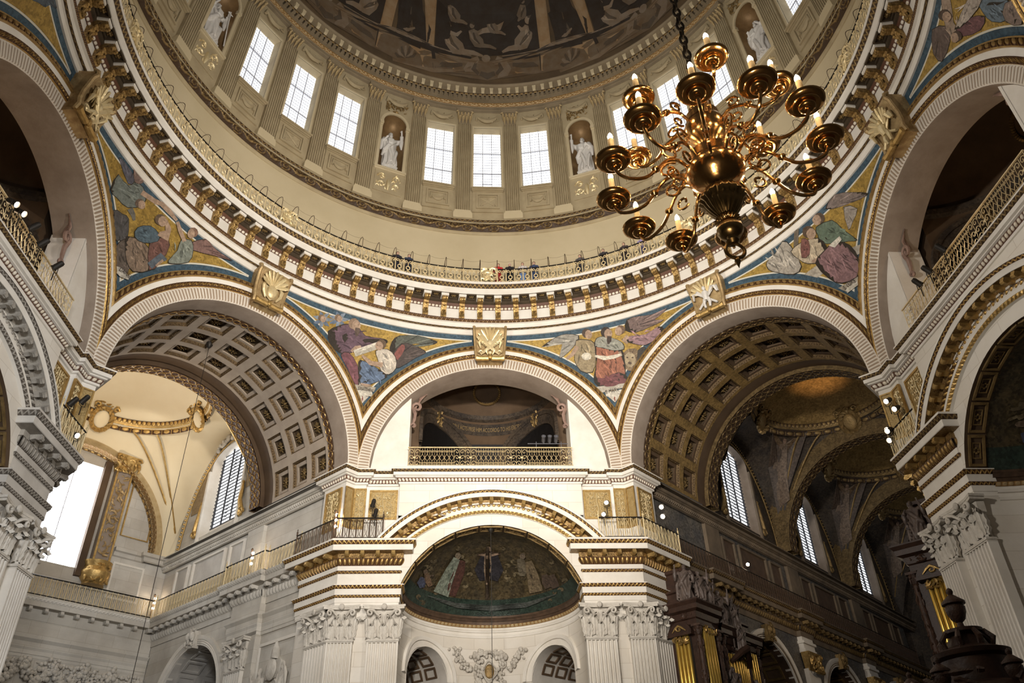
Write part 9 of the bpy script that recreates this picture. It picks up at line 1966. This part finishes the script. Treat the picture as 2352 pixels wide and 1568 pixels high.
# ------------------------------------------------------------------ lamps on the galleries
def mk_can(): return G().lathe([(0, .28), (.07, .27), (.10, .2), (.10, -.05), (.12, -.08), (.12, -.12), (.105, -.12), (.095, -.06), (0, -.05)], 14)
def mk_lens(): return G().lathe([(0, -.09), (.085, -.085), (.09, -.06), (0, -.05)], 12)
def mk_yoke(): return G().tube([(-.13, 0, 0), (-.14, 0, -.2), (0, 0, -.24), (.14, 0, -.2), (.13, 0, 0)], .015, 5).tube([(0, 0, -.24), (0, 0, -.6)], .02, 5)
RLAMPS = [((-15.9, 7.0, 16.3), 'upper pair of lit lamps on the railing beside the bright transept window'), ((-15.6, 6.6, 16.0), 'lower lit lamp on the railing beside the bright transept window'), ((15.9, 7.6, 16.9), 'topmost lit lamp hanging off the railing of the right pier'), ((15.4, 6.8, 16.4), 'left lit lamp below the railing of the right pier'), ((15.6, 7.2, 16.2), 'lowest lit lamp below the railing of the right pier')]
LAMPS = [((-5.64, 15.6, 17.13), 0, 'upper black spotlight in front of the left gold wall panel'), ((-5.5, 15.6, 16.65), 0, 'lower black spotlight in front of the left gold wall panel'),
         ((5.57, 15.6, 17.21), 1, 'upper blazing lamp in front of the right gold wall panel'), ((5.38, 15.6, 16.61), 1, 'lower blazing lamp in front of the right gold wall panel'),
         ((8.14, 15.2, 16.81), 2, 'upper small lamp at the pier corner above the organ'), ((8.14, 15.2, 16.33), 2, 'lower small lamp at the pier corner above the organ'),
         ((-15.5, 5.47, 16.69), 0, 'black spotlight leaning out from the left pier gallery'), ((-15.5, 6.18, 17.2), 0, 'black spotlight nearest the left pier gold panel'),
         ((-15.5, -1.39, 19.9), 1, 'upper lit lamp on the balcony at the left edge'), ((-15.5, -.91, 19.95), 1, 'lower lit lamp on the balcony at the left edge'),
         ((-15.5, -.17, 20.0), 0, 'topmost black spotlight on the left balcony'), ((-15.5, .56, 19.95), 0, 'middle black spotlight on the left balcony'), ((-15.5, 1.74, 19.95), 0, 'lowest black spotlight on the left balcony'),
         ((15.5, 6.38, 17.51), 1, 'upper lit lamp in front of the right pier gold panel'), ((15.5, 6.02, 16.95), 1, 'lower lit lamp in front of the right pier gold panel'),
         ((15.5, .22, 20.1), 0, 'topmost black spotlight on the right balcony'), ((15.5, 1.3, 20.0), 0, 'middle black spotlight on the right balcony'), ((15.5, 2.04, 20.0), 0, 'lowest black spotlight on the right balcony'),
         ((14.95, 23.72, 16.94), 1, 'single small lit lamp on the dark choir gallery railing')]
LAMPS += [(tuple(p), 1, l) for p, l in RLAMPS]
for p, on, lab in LAMPS:
    a = math.degrees(math.atan2(p[0], p[1])); k = 1.0
    M = T(*p) @ RZ(-a) @ RX(0)
    o = empty('spotlight', M, label=lab, cat='lamp', group='spotlights along the galleries')
    q = ob('lamp_head', mk_can, IRON if on != 2 else GREY, o, RX(-60 if on else 50), 'can')
    ob('lens', mk_lens, LAMPW if on else IRONB, q, None, 'lens%d' % bool(on))
    ob('yoke', mk_yoke, IRON, o, None, 'yoke')
tb = empty('lamp_bar', T(2.99, 16.6, 20.9), label='thin horizontal lamp bar over the right half of the middle balcony railing', cat='lamp bar')
ob('bar', G().tube([(-1.05, 0, 0), (1.05, 0, 0)], .025, 6).tube([(-.6, 0, -.55), (-.6, 0, .12)], .02, 5).tube([(.7, 0, -.55), (.7, 0, .12)], .02, 5), STEEL, tb)
for k, x in enumerate((2.79, 3.11, 3.44)):
    o = empty('spotlight', T(x, 16.62, 21.25) @ RZ(180), label='%s of three small silver spotlights over the middle balcony railing' % ('left-hand', 'middle', 'right-hand')[k], cat='lamp', group='silver spotlights on the balcony')
    ob('lamp_head', mk_can, STEEL, o, RX(120), 'can'); ob('yoke', lambda: G().tube([(0, 0, 0), (0, .02, -.36)], .02, 5), STEEL, o, None, 'syoke')
for k, (p, lab) in enumerate((((-7.37, 15.71), 'lamp post with two glowing bulbs at the pier end of the transept railing'), ((-12.3, 20.7), 'lamp post with two glowing bulbs half way along the transept railing'), ((-19.53, 28.16), 'lamp post with two glowing bulbs in the far corner of the transept gallery'))):
    o = empty('lamp_post', T(*p, 15.44), label=lab, cat='lamp', group='lamp posts on the transept gallery')
    ob('post', G().lathe([(0, 0), (.07, 0), (.05, .1), (.04, 1.35), (.07, 1.4), (0, 1.5)], 8), IRONB, o)
    for z in (.62, .92, 1.18): ob('bulb', G().ell((.08, -.08, z), .07, 8, 6), LAMPW, o, None, 'pbulb%g' % z)
wires = [((-14.33, 13.92), 25.1, 2.0, 'thin lamp cable hanging from the coffered transept vault'), ((-.02, 16.5), 16.25, 2.0, 'thin lamp cable hanging from the crown of the middle arch')]
for (x, y), z1, z0, lab in wires:
    o = empty('hanging_cable', T(x, y, z0), label=lab, cat='cable')
    ob('cable', G().tube([(0, 0, 0), (0, 0, z1 - z0)], .014, 5), IRON, o)
    ob('ceiling_hook', G().lathe([(0, -.25), (.06, -.2), (.16, -.05), (.17, .1), (0, .12)], 10), IRON, o, T(0, 0, z1 - z0))
    ob('lamp_weight', G().lathe([(0, -.2), (.12, -.1), (.12, .1), (0, .2)], 12), BRASS, o)
